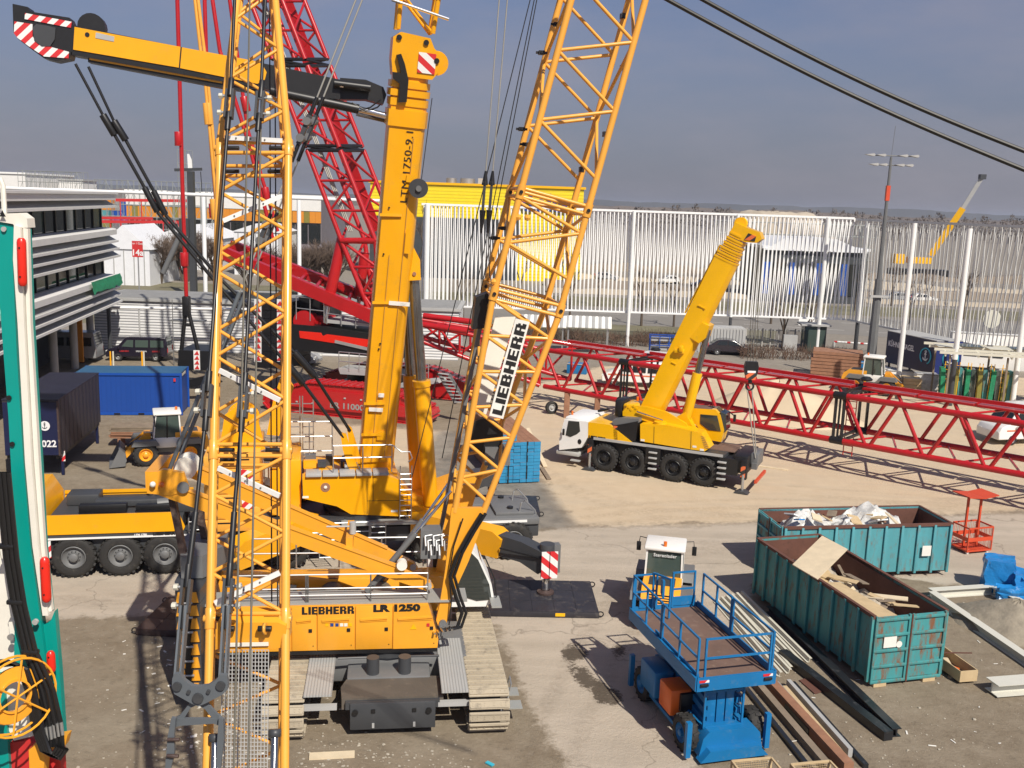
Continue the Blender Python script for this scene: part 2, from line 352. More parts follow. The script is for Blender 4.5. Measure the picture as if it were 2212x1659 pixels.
def heavy_text(name, s, m, t, W, h, width, parent=None, th=.006):      # heavy block capitals
    tot = sum(HEAVY[c][0]+.09 for c in s)-.09; k = width/tot; x = 0; mb = MB()
    for c in s:
        w, rs = HEAVY[c]
        for a, b, cc, d in rs: mb.box(((x+(a+cc)/2)*k, (b+d)/2*h, th/2), ((cc-a)*k, (d-b)*h, th))
        x += w+.09
    o = mb.build(name, m, t, parent); o.matrix_basis = _fr(t) @ W; WM[o.name] = _fr(t) @ W; return o
def basis(o, x, y):                            # a matrix with given x and y axes (text lies in it, facing x cross y)
    x, y = V(x).normalized(), V(y).normalized(); z = x.cross(y).normalized(); y = z.cross(x); o = V(o)
    return MX(((x.x, y.x, z.x, o.x), (x.y, y.y, z.y, o.y), (x.z, y.z, z.z, o.z), (0, 0, 0, 1)))
def lerp(a, b, k): return V(a)*(1-k)+V(b)*k
def lattice(t, A, B, n, rc, rd, m, dirs=(0, 0, 0, 0), faces=(0, 1, 2, 3), rungs=(0, 2), phase=0, rr=None, nch=10, chords=True, parent=None, skew=0.0):
    """box lattice between two four-corner frames; every chord, diagonal and strut is a part"""
    if chords:
        for i in range(4): rod('chord', A[i], B[i], rc, m, t, parent, n=nch)
    L_ = (V(B[0])-V(A[0])).length
    def N_(i, u): return lerp(A[i], B[i], min(1.0, u+(skew/L_ if i in (0, 3) else 0)))
    for f in faces:
        i, j = f, (f+1) % 4
        for k in range(n):
            a, b = k/n, (k+1)/n
            fw = dirs[f] if dirs[f] else (1 if (k+phase) % 2 == 0 else -1)
            p, q = (i, j) if fw > 0 else (j, i)
            rod('diagonal', N_(p, a), N_(q, b), rd, m, t, parent, n=7)
            if f in rungs: rod('strut', N_(i, b), N_(j, b), rr or rd, m, t, parent, n=7)
def planer(t):                                 # pixel -> thing axes, on the plane y = yl of the thing
    inv = t.frame.inverted(); n = (t.frame.to_3x3() @ V((0, 1, 0)))
    def f(x, y, yl): return inv @ onpl(x, y, t.frame @ V((0, yl, 0)), n)
    return f
def wheel(t, c, axis, r, w, tyre, rim, hub=None, lugs=0, name='wheel'):
    """tyre with shoulder and tread, dished rim and hub; axis points outwards"""
    ax = V(axis).normalized(); c = V(c); o = c-ax*(w/2)
    mb = MB(); mb.lathe([(r*.55, .02*w), (r*.80, 0), (r*.93, w*.06), (r, w*.20), (r, w*.80), (r*.93, w*.94), (r*.80, w), (r*.60, w*.97), (r*.55, w*.86)], o, ax, 26)
    wh = mb.build(name, tyre, t)
    if lugs:
        lb = MB(); u = V((0, 0, 1)) if abs(ax.z) < .9 else V((0, 1, 0)); x = u.cross(ax).normalized(); y = ax.cross(x)
        for i in range(lugs):
            for sgn in (0, 1):
                a = 2*math.pi*(i+.5*sgn)/lugs; d = x*math.cos(a)+y*math.sin(a); tg = ax.cross(d)
                p0 = o+ax*(w*(.06 if sgn == 0 else .94))+d*(r*.985)+tg*(r*.06); p1 = o+ax*(w*.5)+d*(r*1.0)-tg*(r*.06)
                lb.beam(p0, p1, r*.13, r*.09, up=d)
        lb.build('tread', tyre, t, parent=wh)
    rb = MB(); rb.lathe([(r*.56, w*.90), (r*.52, w*.96), (r*.48, w*.80), (r*.34, w*.66), (r*.30, w*.70), (r*.22, w*.72), (r*.20, w*.98), (r*.13, w*1.04), (.001, w*1.05)], o, ax, 22)
    rim_o = rb.build('rim', rim, t, parent=wh)
    nb = MB(); u = V((0, 0, 1)) if abs(ax.z) < .9 else V((0, 1, 0)); x = u.cross(ax).normalized(); y = ax.cross(x)
    for i in range(10):
        a = 2*math.pi*i/10; p = o+(x*math.cos(a)+y*math.sin(a))*r*.27+ax*w*.70; nb.tube(p, p+ax*w*.07, r*.028, 5)
    nb.build('wheel_nut', hub or rim, t, parent=wh)
    return wh
def railing(t, pts, h, m, rails=(1.0, .5), r=.022, name='handrail', post_every=1.0, parent=None):
    mb = MB()
    for k in rails:
        for a, b in zip(pts[:-1], pts[1:]): mb.tube(V(a)+V((0, 0, h*k)), V(b)+V((0, 0, h*k)), r, 6)
    for a, b in zip(pts[:-1], pts[1:]):
        n = max(1, round((V(b)-V(a)).length/post_every))
        for i in range(n+1):
            p = lerp(a, b, i/n); mb.tube(p, p+V((0, 0, h)), r, 6)
    return mb.build(name, m, t, parent)
# ================================================================ THE SETTING
import numpy as np
def _sdpoly(P, poly):                          # signed distances of many points, positive inside
    x, y = P[:, 0], P[:, 1]; d = np.full(len(P), 1e9); ins = np.zeros(len(P), bool); n = len(poly)
    for i in range(n):
        (ax, ay), (bx, by) = poly[i], poly[(i+1) % n]; ex, ey = bx-ax, by-ay; wx, wy = x-ax, y-ay
        k = np.clip((wx*ex+wy*ey)/(ex*ex+ey*ey+1e-12), 0, 1); d = np.minimum(d, (wx-ex*k)**2+(wy-ey*k)**2)
        ins ^= ((ay > y) != (by > y)) & (x < ex*(y-ay)/(by-ay+1e-12)+ax)
    d = np.sqrt(d); return np.where(ins, d, -d)
def gp(*pts): return [tuple(G(x, y).xy) for x, y in pts]
sand1 = gp((1168, 1040), (1200, 1090), (1245, 1138), (1330, 1137), (1640, 1128), (1900, 1117), (2230, 1106)) + [(60, 44), (60, 84), (40, 84)] + gp((1700, 800), (1300, 790), (1080, 850), (1100, 940), (1130, 985))
sand2 = gp((330, 990), (400, 960), (470, 930), (600, 905), (960, 930), (1000, 960), (940, 1010), (700, 1020), (560, 1060), (440, 1046), (350, 1012))
road = gp((-40, 1336), (120, 1334), (230, 1332), (330, 1326), (480, 1320), (700, 1330), (980, 1336), (1072, 1348), (1100, 1420), (1135, 1500), (1180, 1590), (1260, 1720), (1500, 1720), (1560, 1500), (1575, 1330), (1650, 1246), (1900, 1246), (2040, 1262), (2250, 1275), (2250, 1106), (1640, 1128), (1245, 1138), (1100, 1150), (300, 1195), (-40, 1215))
patch = gp((950, 930), (1128, 950), (1168, 1040), (1245, 1138), (1060, 1160), (880, 1130), (905, 980))
stain1 = gp((1215, 1400), (1240, 1393), (1262, 1405), (1255, 1425), (1225, 1428))
stain2 = gp((1230, 1445), (1262, 1440), (1290, 1470), (1330, 1490), (1345, 1520), (1300, 1515), (1262, 1480))
stain3 = gp((1330, 1395), (1352, 1400), (1360, 1420), (1340, 1418))
def arc(pts, w):                               # a wheel track as a thin strip
    L_ = [V((*q, 0)) for q in gp(*pts)]; a = []; b = []
    for i, q in enumerate(L_):
        d = (L_[min(i+1, len(L_)-1)]-L_[max(i-1, 0)]).normalized(); nn = V((-d.y, d.x, 0))*w/2; a.append((q+nn).xy[:]); b.append((q-nn).xy[:])
    return [tuple(q) for q in a]+[tuple(q) for q in b[::-1]]
ruts = []
for base in ([(1260, 1100), (1420, 1085), (1640, 1078), (1900, 1082), (2230, 1095)], [(1250, 1118), (1500, 1100), (1760, 1098), (2230, 1070)], [(1180, 1010), (1260, 1060), (1400, 1098), (1600, 1110)], [(1700, 1050), (1850, 1060), (2230, 1090)], [(1130, 1659), (1180, 1520), (1240, 1400), (1300, 1310), (1420, 1200), (1640, 1160)], [(1230, 1659), (1270, 1540), (1330, 1420), (1380, 1340)], [(100, 1290), (300, 1285), (480, 1280)], [(1240, 1180), (1500, 1170), (1900, 1180), (2212, 1190)], [(1700, 1560), (1850, 1620), (2000, 1659)], [(1760, 1540), (1950, 1560), (2212, 1600)]):
    for dy in (0, 16): ruts.append(arc([(x, y+dy) for x, y in base], .34))
polys = [('sd_rut', ruts), ('sd_sand', [sand1, sand2]), ('sd_road', [road]), ('sd_patch', [patch]), ('sd_stain', [stain1, stain2, stain3])]
xs = [-6000, -1500, -400, -150, -80] + [-60+i*.4 for i in range(301)] + [80, 150, 400, 1500, 6000]
ys = [-400, -60, 0] + [9+i*.4 for i in range(231)] + [110, 130, 170, 250, 500, 1200, 3000, 9000]
gv = [(x, y, 0) for y in ys for x in xs]; nx = len(xs)
gf = [(j*nx+i, j*nx+i+1, (j+1)*nx+i+1, (j+1)*nx+i) for j in range(len(ys)-1) for i in range(nx-1)]
gme = bpy.data.meshes.new('ground'); gme.from_pydata(gv, [], gf)
GP = np.array([(v[0], v[1]) for v in gv])
for nm, pls in polys:
    a = gme.attributes.new(nm, 'FLOAT', 'POINT'); a.data.foreach_set('value', np.clip(np.max([_sdpoly(GP, q) for q in pls], axis=0), -8, 8).astype(np.float32))
def ground_mat():
    m = bpy.data.materials.new('yard_ground'); m.use_nodes = True; t = m.node_tree; b = t.nodes['Principled BSDF']; b.inputs['Roughness'].default_value = .92; b.inputs['Specular IOR Level'].default_value = .25
    g = _n(t, 'ShaderNodeNewGeometry')
    def noise(s, d=6, r=.6, st=None):
        n = _n(t, 'ShaderNodeTexNoise'); n.inputs['Scale'].default_value = s; n.inputs['Detail'].default_value = d; n.inputs['Roughness'].default_value = r
        if st:
            mp = _n(t, 'ShaderNodeMapping'); mp.inputs['Scale'].default_value = st; mp.inputs['Rotation'].default_value = (0, 0, .16); t.links.new(g.outputs['Position'], mp.inputs[0]); t.links.new(mp.outputs[0], n.inputs['Vector'])
        else: t.links.new(g.outputs['Position'], n.inputs['Vector'])
        return n.outputs['Fac']
    def mrange(v, a, b2, c, d):
        r = _n(t, 'ShaderNodeMapRange'); r.inputs[1].default_value = a; r.inputs[2].default_value = b2; r.inputs[3].default_value = c; r.inputs[4].default_value = d; t.links.new(v, r.inputs[0]); return r.outputs[0]
    def mixc(f, a, b2):
        mi = _n(t, 'ShaderNodeMix', data_type='RGBA')
        t.links.new(f, mi.inputs[0])
        for s, v in ((6, a), (7, b2)):
            if isinstance(v, tuple): mi.inputs[s].default_value = (*v, 1)
            else: t.links.new(v, mi.inputs[s])
        return mi.outputs[2]
    def add(a, b2, k):
        ml = _n(t, 'ShaderNodeMath', operation='MULTIPLY_ADD'); t.links.new(b2, ml.inputs[0]); ml.inputs[1].default_value = k; t.links.new(a, ml.inputs[2]); return ml.outputs[0]
    def attr(n):
        a = _n(t, 'ShaderNodeAttribute'); a.attribute_name = n; return a.outputs['Fac']
    big = noise(.16); mid = noise(1.1, 8, .65); fine = noise(9, 6, .7); grit = noise(38, 3, .7); lane = noise(.55, 6, .6, (.35, 2.2, 1))
    dirt = mixc(mrange(mid, .3, .72, 0, 1), (.205, .162, .112), (.285, .236, .172))
    dirt = mixc(mrange(big, .50, .68, 0, .6), dirt, (.32, .275, .205))
    dirt = mixc(mrange(fine, .62, .72, 0, .4), dirt, (.42, .385, .32))
    peb = noise(3.2, 8, .72)
    dirt = mixc(mrange(peb, .54, .70, 0, .45), dirt, (.37, .32, .25))
    dirt = mixc(mrange(peb, .46, .34, 0, .45), dirt, (.13, .105, .075))
    dirt = mixc(mrange(grit, .62, .74, 0, .5), dirt, (.09, .075, .055))
    sand = mixc(mrange(mid, .3, .7, 0, 1), (.545, .43, .295), (.61, .495, .35))
    sand = mixc(mrange(lane, .45, .66, 0, .45), sand, (.49, .41, .31))
    sand = mixc(mrange(grit, .60, .75, 0, .25), sand, (.36, .28, .19))
    rd = mixc(mrange(lane, .35, .65, 0, 1), (.43, .37, .295), (.51, .44, .355))
    rd = mixc(mrange(mid, .52, .74, 0, .6), rd, (.37, .322, .265))
    rd = mixc(mrange(grit, .60, .72, 0, .3), rd, (.24, .205, .165))
    pt = mixc(mrange(mid, .3, .7, 0, 1), (.16, .15, .135), (.30, .275, .235))
    far = mixc(mrange(mid, .3, .7, 0, 1), (.225, .20, .17), (.29, .26, .22))
    sp = _n(t, 'ShaderNodeSeparateXYZ'); t.links.new(g.outputs['Position'], sp.inputs[0])
    c = mixc(mrange(add(sp.outputs['Y'], big, 8), 78, 92, 0, 1), dirt, far)
    c = mixc(mrange(add(add(attr('sd_road'), mid, 1.6), fine, .6), .95, 1.25, 0, 1), c, rd)
    c = mixc(mrange(add(add(attr('sd_sand'), mid, 2.2), fine, .7), 1.2, 1.9, 0, 1), c, sand)
    c = mixc(mrange(add(add(attr('sd_patch'), mid, 1.4), fine, 1.0), .9, 1.6, 0, .85), c, pt)
    c = mixc(mrange(add(add(attr('sd_stain'), mid, .9), fine, .8), .72, .86, 0, .9), c, (.075, .058, .042))
    tread = noise(5.5, 4, .7)
    rm = mrange(add(attr('sd_rut'), mid, .25), .02, .20, 0, 1); rk = _n(t, 'ShaderNodeMath', operation='MULTIPLY'); t.links.new(rm, rk.inputs[0]); t.links.new(mrange(tread, .38, .62, .05, .55), rk.inputs[1])
    dk = _n(t, 'ShaderNodeMix', data_type='RGBA', blend_type='MULTIPLY'); dk.inputs[7].default_value = (.72, .70, .68, 1); t.links.new(rk.outputs[0], dk.inputs[0]); t.links.new(c, dk.inputs[6]); c = dk.outputs[2]
    vo = _n(t, 'ShaderNodeTexVoronoi', feature='DISTANCE_TO_EDGE'); vo.inputs['Scale'].default_value = .16; wv_ = _n(t, 'ShaderNodeVectorMath', operation='MULTIPLY_ADD'); nc = _n(t, 'ShaderNodeTexNoise'); nc.inputs['Scale'].default_value = .8; nc.inputs['Detail'].default_value = 6
    t.links.new(g.outputs['Position'], nc.inputs['Vector']); t.links.new(nc.outputs['Color'], wv_.inputs[0]); wv_.inputs[1].default_value = (2.6, 2.6, 0); t.links.new(g.outputs['Position'], wv_.inputs[2]); t.links.new(wv_.outputs[0], vo.inputs['Vector'])
    ck = _n(t, 'ShaderNodeMath', operation='MULTIPLY'); t.links.new(mrange(vo.outputs['Distance'], .0, .008, .55, 0), ck.inputs[0]); t.links.new(mrange(attr('sd_road'), -.2, .6, 0, 1), ck.inputs[1]); c = mixc(ck.outputs[0], c, (.17, .145, .115))
    es = _n(t, 'ShaderNodeMath', operation='SUBTRACT'); t.links.new(add(add(attr('sd_sand'), mid, 2.2), fine, .7), es.inputs[0]); es.inputs[1].default_value = 1.35; ea = _n(t, 'ShaderNodeMath', operation='ABSOLUTE'); t.links.new(es.outputs[0], ea.inputs[0])
    c = mixc(mrange(ea.outputs[0], .0, .30, .45, 0), c, (.24, .20, .155))
    t.links.new(c, b.inputs['Base Color'])
    bp = _n(t, 'ShaderNodeBump'); bp.inputs['Strength'].default_value = .55; bp.inputs['Distance'].default_value = .05
    t.links.new(add(grit, fine, 1.6), bp.inputs['Height']); t.links.new(bp.outputs[0], b.inputs['Normal'])
    return m
gme.materials.append(ground_mat()); ground = bpy.data.objects.new('ground', gme); _link(ground, None, MX.Identity(4)); ground['kind'] = 'structure'
# far road beyond the screen fence, its verge and markings
mb = MB(); mb.poly([(-200, 118, .012), (30, 112, .012), (60, 104, .012), (120, 92, .012), (200, 92, .012), (200, 126, .012), (60, 128, .012), (-200, 136, .012)]); o = mb.build('road', 'asphalt_far'); o['kind'] = 'structure'
mb = MB(); mb.poly([(-60, 99, .008), (26, 98, .008), (30, 111.5, .008), (-60, 115, .008)]); o = mb.build('verge', 'grass_dry'); o['kind'] = 'structure'
mb = MB(); mb.poly([(-200, 136.5, .008), (200, 128.5, .008), (200, 142, .008), (-200, 150, .008)]); o = mb.build('far_verge', 'grass_dry'); o['kind'] = 'structure'
mb = MB()
for i in range(26):
    x = -60+i*6.0; y = 127-(x+60)*.05
    if y > 0: mb.box((x, y, .02), (2.6, .14, .004), rz=-.05)
for i in range(8): mb.box((24+i*4.5, 118-i*1.2, .02), (2.2, .14, .004), rz=-.26)
o = mb.build('lane_marking', 'paint_white', parent=bpy.data.objects['road'])
# hills on the horizon
def ridge(name, Y, x0, x1, n, hfun, m, depth):
    vs = []; fs = []
    for i in range(n+1):
        x = x0+(x1-x0)*i/n; h = hfun(x)
        vs += [(x, Y, -2), (x, Y+depth*.25, h), (x, Y+depth, h*.9), (x, Y+depth*1.4, -2)]
    for i in range(n):
        for k in range(3): fs.append((i*4+k, (i+1)*4+k, (i+1)*4+k+1, i*4+k+1))
    me = bpy.data.meshes.new(name); me.from_pydata(vs, [], fs); me.materials.append(MT[m]); o = bpy.data.objects.new(name, me); _link(o, None, MX.Identity(4)); return o
def _fn(x, s): return math.sin(x*s)+.6*math.sin(x*s*2.3+1.7)+.35*math.sin(x*s*5.1+.4)+.2*math.sin(x*s*11.3)
o = ridge('hills', 3200, -3500, 3500, 260, lambda x: 26+4.5*_fn(x, .0021)+1.2*_fn(x, .03), 'far_hill', 500); o['kind'] = 'structure'
o = ridge('terrain', 1500, -1700, 1700, 240, lambda x: 11.5+1.8*_fn(x, .006)+.9*_fn(x, .05), 'far_trees', 120); o['kind'] = 'structure'
# ---------------------------------------------------------------- bare trees
def bare_tree(base, h, label, seed, spread=.5, lean=0, dens=1.0, group='bare winter trees', stems=1):
    r = random.Random(seed); t = Thing('bare_tree', label, 'tree', base, 0, group)
    tr = MB(); tw = MB()
    def grow(p, d, ln, rad, lev):
        q = p+d*ln
        (tr if lev < 2 else tw).tube(p, q, rad, 6 if lev < 2 else 3, rad*.68, caps=False)
        if lev >= 4: return
        for i in range(int((3 if lev < 2 else 4)*dens + r.random())):
            a = r.uniform(0, 6.283); k = r.uniform(.35, .95)
            nd = (d+V((math.cos(a), math.sin(a), r.uniform(0, .35)))*k*spread*1.5).normalized()
            grow(p+d*ln*r.uniform(.55, 1), nd, ln*r.uniform(.55, .78), rad*.55, lev+1)
    for s in range(stems):
        a = r.uniform(0, 6.28); k = 0 if stems == 1 else .28
        grow(V((math.cos(a)*k*1.5, math.sin(a)*k*1.5, 0)), V((lean+k*math.cos(a), k*math.sin(a), 1)).normalized(), h*.34, h*.017, 0)
    tr.build('trunk', 'bark', t); tw.build('crown', 'twig', t); return t
# ================================================================ WHITE SCREEN FENCE
def screen(label, P0, P1, n, z0, z1, m, posts, seed, tiltamp, w=.055, second=1):
    r = random.Random(seed); t = Thing('screen_fence', label, 'fence', P0, world=True)
    P0, P1 = V(P0), V(P1); d = (P1-P0).normalized(); nrm = V((d.y, -d.x, 0))
    bar('top_rail', P0+V((0, 0, z1)), P1+V((0, 0, z1)), .16, .20, m, t); bar('bottom_rail', P0+V((0, 0, z0)), P1+V((0, 0, z0)), .16, .16, m, t)
    ln = (P1-P0).length
    for i in range(n):
        x = ln*(i+.5)/n; ph = x*.11+seed
        a = tiltamp*(math.sin(ph)+.5*math.sin(ph*2.7+1)); b = -a*.6+r.uniform(-.04, .04)
        bar('slat', P0+d*(x-a)+V((0, 0, z0)), P0+d*(x+a)+V((0, 0, z1)), .055, w*2, m, t, up=d)
        if i % second == 0: bar('slat', P0+d*(x-b+.13)-nrm*.16+V((0, 0, z0+.05)), P0+d*(x+b+.13)-nrm*.16+V((0, 0, z1-.05)), .05, w*1.8, m, t, up=d)
    for (p, top, rr, dark) in posts:
        p = V(p); lean = V((0, 0, 1))
        if dark: rod('post', p+V((0, 0, dark)), p+V((0, 0, top)), rr, 'white', t, n=12); rod('post_foot', p, p+V((0, 0, dark)), rr*.97, 'dark_grey', t, n=12)
        else: rod('post', p, p+V((0, 0, top)), rr, 'white', t, n=12)
    return t
FA, FB = V((-9.2, 95.5, 0)), V((32.2, 95.5, 0))
screen('tall white slatted screen fence in sunlight across the middle of the yard', FA, FB, 106, 3.3, 13.0, 'fence_white',
       [((11.1, 95.1, 0), 13.0, .17, 0), ((-8.6, 95.1, 0), 13.0, .26, 0), ((21, 95.1, 0), 13, .15, 3.2), ((29.6, 95.1, 0), 13.0, .2, 0)], 3, .20)
FD = V((44.0, 57.5, 0))
screen('greyer run of slatted screen fence turning towards the right edge', FB+V((.15, -.3, 0)), FD, 92, 3.3, 12.9, 'fence_white_shaded',
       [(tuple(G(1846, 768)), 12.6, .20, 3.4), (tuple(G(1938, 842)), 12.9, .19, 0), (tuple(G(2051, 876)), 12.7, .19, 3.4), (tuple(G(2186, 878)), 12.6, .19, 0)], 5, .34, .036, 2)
# open rail of the same screen, running left past the building
t = Thing('rail_frame', 'high white pipe rail on slim white posts running left above the shed', 'fence', (-30, 94.3, 0), world=True)
rod('top_rail', at(-60, 404, 96), at(880, 436, 95.4), .17, 'fence_white', t, n=10)
for x, y in ((440, 722), (690, 700)):
    g = G(x, y); rod('post', (g.x, 94.6, 0), (g.x, 94.6, 13.0), .2, 'fence_white', t, n=12)
t = Thing('low_rail', 'white pipe barrier in front of the corrugated shed wall', 'barrier', G(400, 720), world=True)
rod('rail', at(205, 664, 80.5), at(640, 670, 80.5), .12, 'fence_white', t); 
for x in (300, 480): p = at(x, 667, 80.5); rod('post', (p.x, p.y, 0), p, .07, 'light_grey', t)
# ================================================================ THINGS BEHIND THE FENCE
def hall(name, label, cat, x0, x1, ytop, Y, depth, m, roofm, skew=0):
    a, b = at(x0, ytop, Y), at(x1, ytop, Y+skew); t = Thing(name, label, cat, (a.x, a.y, 0), world=True)
    h = (a.z+b.z)/2
    mb = MB(); mb.prism([(0, 0), (b.x-a.x, b.y-a.y), (b.x-a.x, b.y-a.y+depth), (0, depth)], (a.x, a.y, 0), (1, 0, 0), (0, 1, 0), (0, 0, 1), h); w = mb.build('wall', m, t)
    mb = MB(); mb.prism([(-.3, -.3), (b.x-a.x+.3, b.y-a.y-.3), (b.x-a.x+.3, b.y-a.y+depth), (-.3, depth)], (a.x, a.y, h), (1, 0, 0), (0, 1, 0), (0, 0, 1), .4); mb.build('roof', roofm, t)
    return t, a, b, h
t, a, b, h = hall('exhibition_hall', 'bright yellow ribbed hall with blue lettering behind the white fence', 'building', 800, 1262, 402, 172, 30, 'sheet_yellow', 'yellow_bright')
blk('lower_wall', ((a.x+b.x)/2-5.5, a.y-.1, 5.2), (b.x-a.x-11, .3, 10.4), 'facade_dark', t)
text('lettering', 'doka', 'letter_blue', t, basis(at(1124, 455, 171.6), (1, 0, 0), (0, 0, 1)), 4.3, bold=.10, ext=.08, sx=.98)
for x, w in ((975, .9), (1010, 1.3)):
    p = at(x, 402, 176); mb = MB(); mb.tube((p.x, p.y, h), (p.x, p.y, h+1.3), w, 14); mb.build('roof_vent', 'galv', t)
p = at(1018, 402, 176); blk('vent_box', (p.x+2.0, p.y, h+.7), (1.6, 1.6, 1.4), 'light_grey', t)
# orange panelled hall on the left
t, a, b, h = hall('orange_hall', 'long low hall with white fascia and orange and olive panels', 'building', 273, 694, 420, 205, 30, 'purple_grey', 'white')
blk('fascia', ((a.x+b.x)/2, a.y-.25, h-1.4), (b.x-a.x, .4, 2.8), 'building_white', t)
n = 34
for i in range(n): blk('panel', (a.x+(i+.5)*(b.x-a.x)/n, a.y-.2, h-4.05), ((b.x-a.x)/n*.97, .3, 2.3), 'olive_panel' if i % 5 in (1, 3) and i % 3 else 'orange_panel', t)
for i in range(15): blk('window', (a.x+(i+.5)*(b.x-a.x)/15, a.y-.12, h-7.4), ((b.x-a.x)/15*.9, .2, 3.9), 'glass_dark', t)
# white buildings and containers at far left
t, a, b, h = hall('white_hall', 'plain white block building behind the scaffolding at far left', 'building', -40, 54, 375, 230, 25, 'building_white', 'white')
t, a, b, h = hall('portal_building', 'small white gatehouse with flat grey roof among stacked containers', 'building', 125, 178, 390, 240, 8, 'building_white', 'light_grey')
blk('opening', ((a.x+b.x)/2+.5, a.y-.1, 5), (1.6, .3, 9), 'facade_dark', t)
cols = ['red_container', 'orange_panel', 'blue_container', 'red_container', 'yellow_bright', 'olive_panel', 'light_grey', 'red_container', 'skip_teal', 'purple_grey']
cn = {'red_container': 'red', 'orange_panel': 'orange', 'blue_container': 'blue', 'yellow_bright': 'yellow', 'olive_panel': 'olive', 'light_grey': 'grey', 'skip_teal': 'green', 'purple_grey': 'mauve'}
k = 0
for i in range(17):
    for j in range(rnd.randint(3, 5)):
        p = at(60+i*26+rnd.uniform(-3, 3), 440, 262+rnd.uniform(-2, 2)); c = cols[(i*7+j*3) % len(cols)]
        mb = MB(); mb.box((p.x, p.y, 1.3+j*2.62), (6.06, 2.44, 2.59))
        for q in range(14): mb.box((p.x-2.8+q*.43, p.y-1.24, 1.3+j*2.62), (.16, .06, 2.3))
        thing1(mb, 'shipping_container', c, '%s shipping container in the far stack, %s column from the left, %s tier' % (cn[c], ['first', 'second', 'third', 'fourth', 'fifth', 'sixth', 'seventh', 'eighth', 'ninth', 'tenth', 'eleventh', 'twelfth', 'thirteenth', 'fourteenth', 'fifteenth', 'sixteenth', 'seventeenth'][i], ['ground', 'second', 'third', 'fourth', 'fifth'][j]), 'container', 'stacked containers beyond the yard')
# scaffolding towers
def scaffold(label, x0, x1, Y, h, bays, lifts, depth=3.0, rx=.05):
    a, b = at(x0, 440, Y), at(x1, 440, Y); t = Thing('scaffold', label, 'scaffold', (a.x, Y, 0), 0, 'scaffold stands at far left', world=True)
    mb = MB()
    for i in range(bays+1):
        x = a.x+(b.x-a.x)*i/bays
        for dy in (0, depth): mb.tube((x, Y+dy, 0), (x, Y+dy, h), rx, 4)
    tag(mb.build('standard', 'scaffold', t), kind='stuff'); mb = MB()
    for j in range(1, lifts+1):
        z = h*j/lifts
        for dy in (0, depth): mb.tube((a.x, Y+dy, z), (b.x, Y+dy, z), rx, 4)
    tag(mb.build('ledger', 'scaffold', t), kind='stuff'); mb = MB()
    for i in range(bays):
        for j in range(lifts):
            if (i+j) % 2 == 0 or rnd.random() < .3:
                xa, xb = a.x+(b.x-a.x)*i/bays, a.x+(b.x-a.x)*(i+1)/bays; za, zb = h*j/lifts, h*(j+1)/lifts
                if (i+j) % 4 < 2: za, zb = zb, za
                mb.tube((xa, Y, za), (xb, Y, zb), rx*.8, 4)
    tag(mb.build('brace', 'scaffold', t), kind='stuff')
    return t
scaffold('dense scaffold stand in front of the white building at far left', 42, 178, 190, 16.3, 14, 8)
scaffold('long scaffold stand in front of the stacked containers', 205, 470, 180, 15.0, 22, 7)
t = scaffold('tall slim scaffold tower with yellow top bar', 386, 404, 150, 19.5, 2, 10, rx=.045)
bar('top_bar', at(383, 368, 150), at(405, 368, 150), .2, .25, 'yellow', t)
scaffold('short scaffold tower on grey legs before the orange hall', 362, 420, 160, 13.4, 4, 6)
for (x0, x1, yy, Y, z) in ((250, 415, 432, 176, None), (150, 330, 470, 176, None), (150, 415, 478, 172, None)):
    mb = MB(); mb.beam(at(x0, yy, Y), at(x1, yy+2, Y), .3, .5); a = at(x0, yy, Y); b = at(x1, yy, Y)
    for q in range(4): p = lerp(a, b, (q+.2)/3.6); mb.tube((p.x, p.y, 0), p, .1, 4)
    thing1(mb, 'red_beam', 'sign_red', 'thin red beam on posts %s' % {432: 'highest and furthest right of the three', 470: 'middle one, left of the lattice boom', 478: 'lowest of the three, above the louvres'}[yy], 'beam', 'red beams in the far stand')
# masts
t = Thing('dark_mast', 'dark grey lattice mast with hanging hook and small flag', 'mast', (at(411, 440, 125).x, 125, 0), world=True)
p = at(412, 370, 125); bar('column', (p.x, 125, 0), (p.x, 125, p.z), .75, .75, 'dark_grey', t); bar('jib', (p.x-2, 125, p.z+.1), (p.x+1.4, 125, p.z+.3), .3, .35, 'dark_grey', t)
rod('hook_rope', (p.x+1.3, 124.8, p.z), (p.x+1.4, 124.8, p.z-2.5), .05, 'rope_dark', t); blk('carriage', (p.x-.8, 124.6, 9), (1.2, .8, 2.2), 'dark_grey', t)
rod('brace', at(352, 590, 125), at(402, 480, 125), .35, 'mid_grey', t)
mb = MB(); f0 = at(406, 368, 125); mb.prism([(0, 0), (.55, .1), (.5, 1.3), (.2, 2.0), (-.05, 2.0)], f0, (1, 0, 0), (0, 0, 1), (0, 1, 0), .04); mb.build('flag', 'white', t)
# tents
def tent(label, x0, x1, ytop, yeave, Y, depth, m='tent'):
    a, b = at(x0, yeave, Y), at(x1, yeave, Y); top = at((x0+x1)/2, ytop, Y).z; t = Thing('tent', label, 'tent', (a.x, Y, 0), 0, 'white event tents', world=True)
    w = b.x-a.x; mb = MB(); mb.box((a.x+w/2, Y+depth/2, a.z/2), (w, depth, a.z)); mb.build('wall', 'tent', t)
    mb = MB(); mb.prism([(-.3, 0), (w*.5, top-a.z), (w+.3, 0)], (a.x, Y-.2, a.z), (1, 0, 0), (0, 0, 1), (0, 1, 0), depth+.4); mb.build('roof', m, t)
    for i in range(5): blk('seam', (a.x+w*(i+.5)/5, Y-.05, a.z/2), (.12, .1, a.z), 'light_grey', t)
    return t
tent('pointed white tent beside the louvred building', 212, 322, 486, 536, 140, 12)
tent('broad low white tent in front of the orange hall', 330, 470, 486, 512, 172, 16)
tent('white tent with pale roof right of the lattice boom', 505, 600, 483, 500, 165, 14)
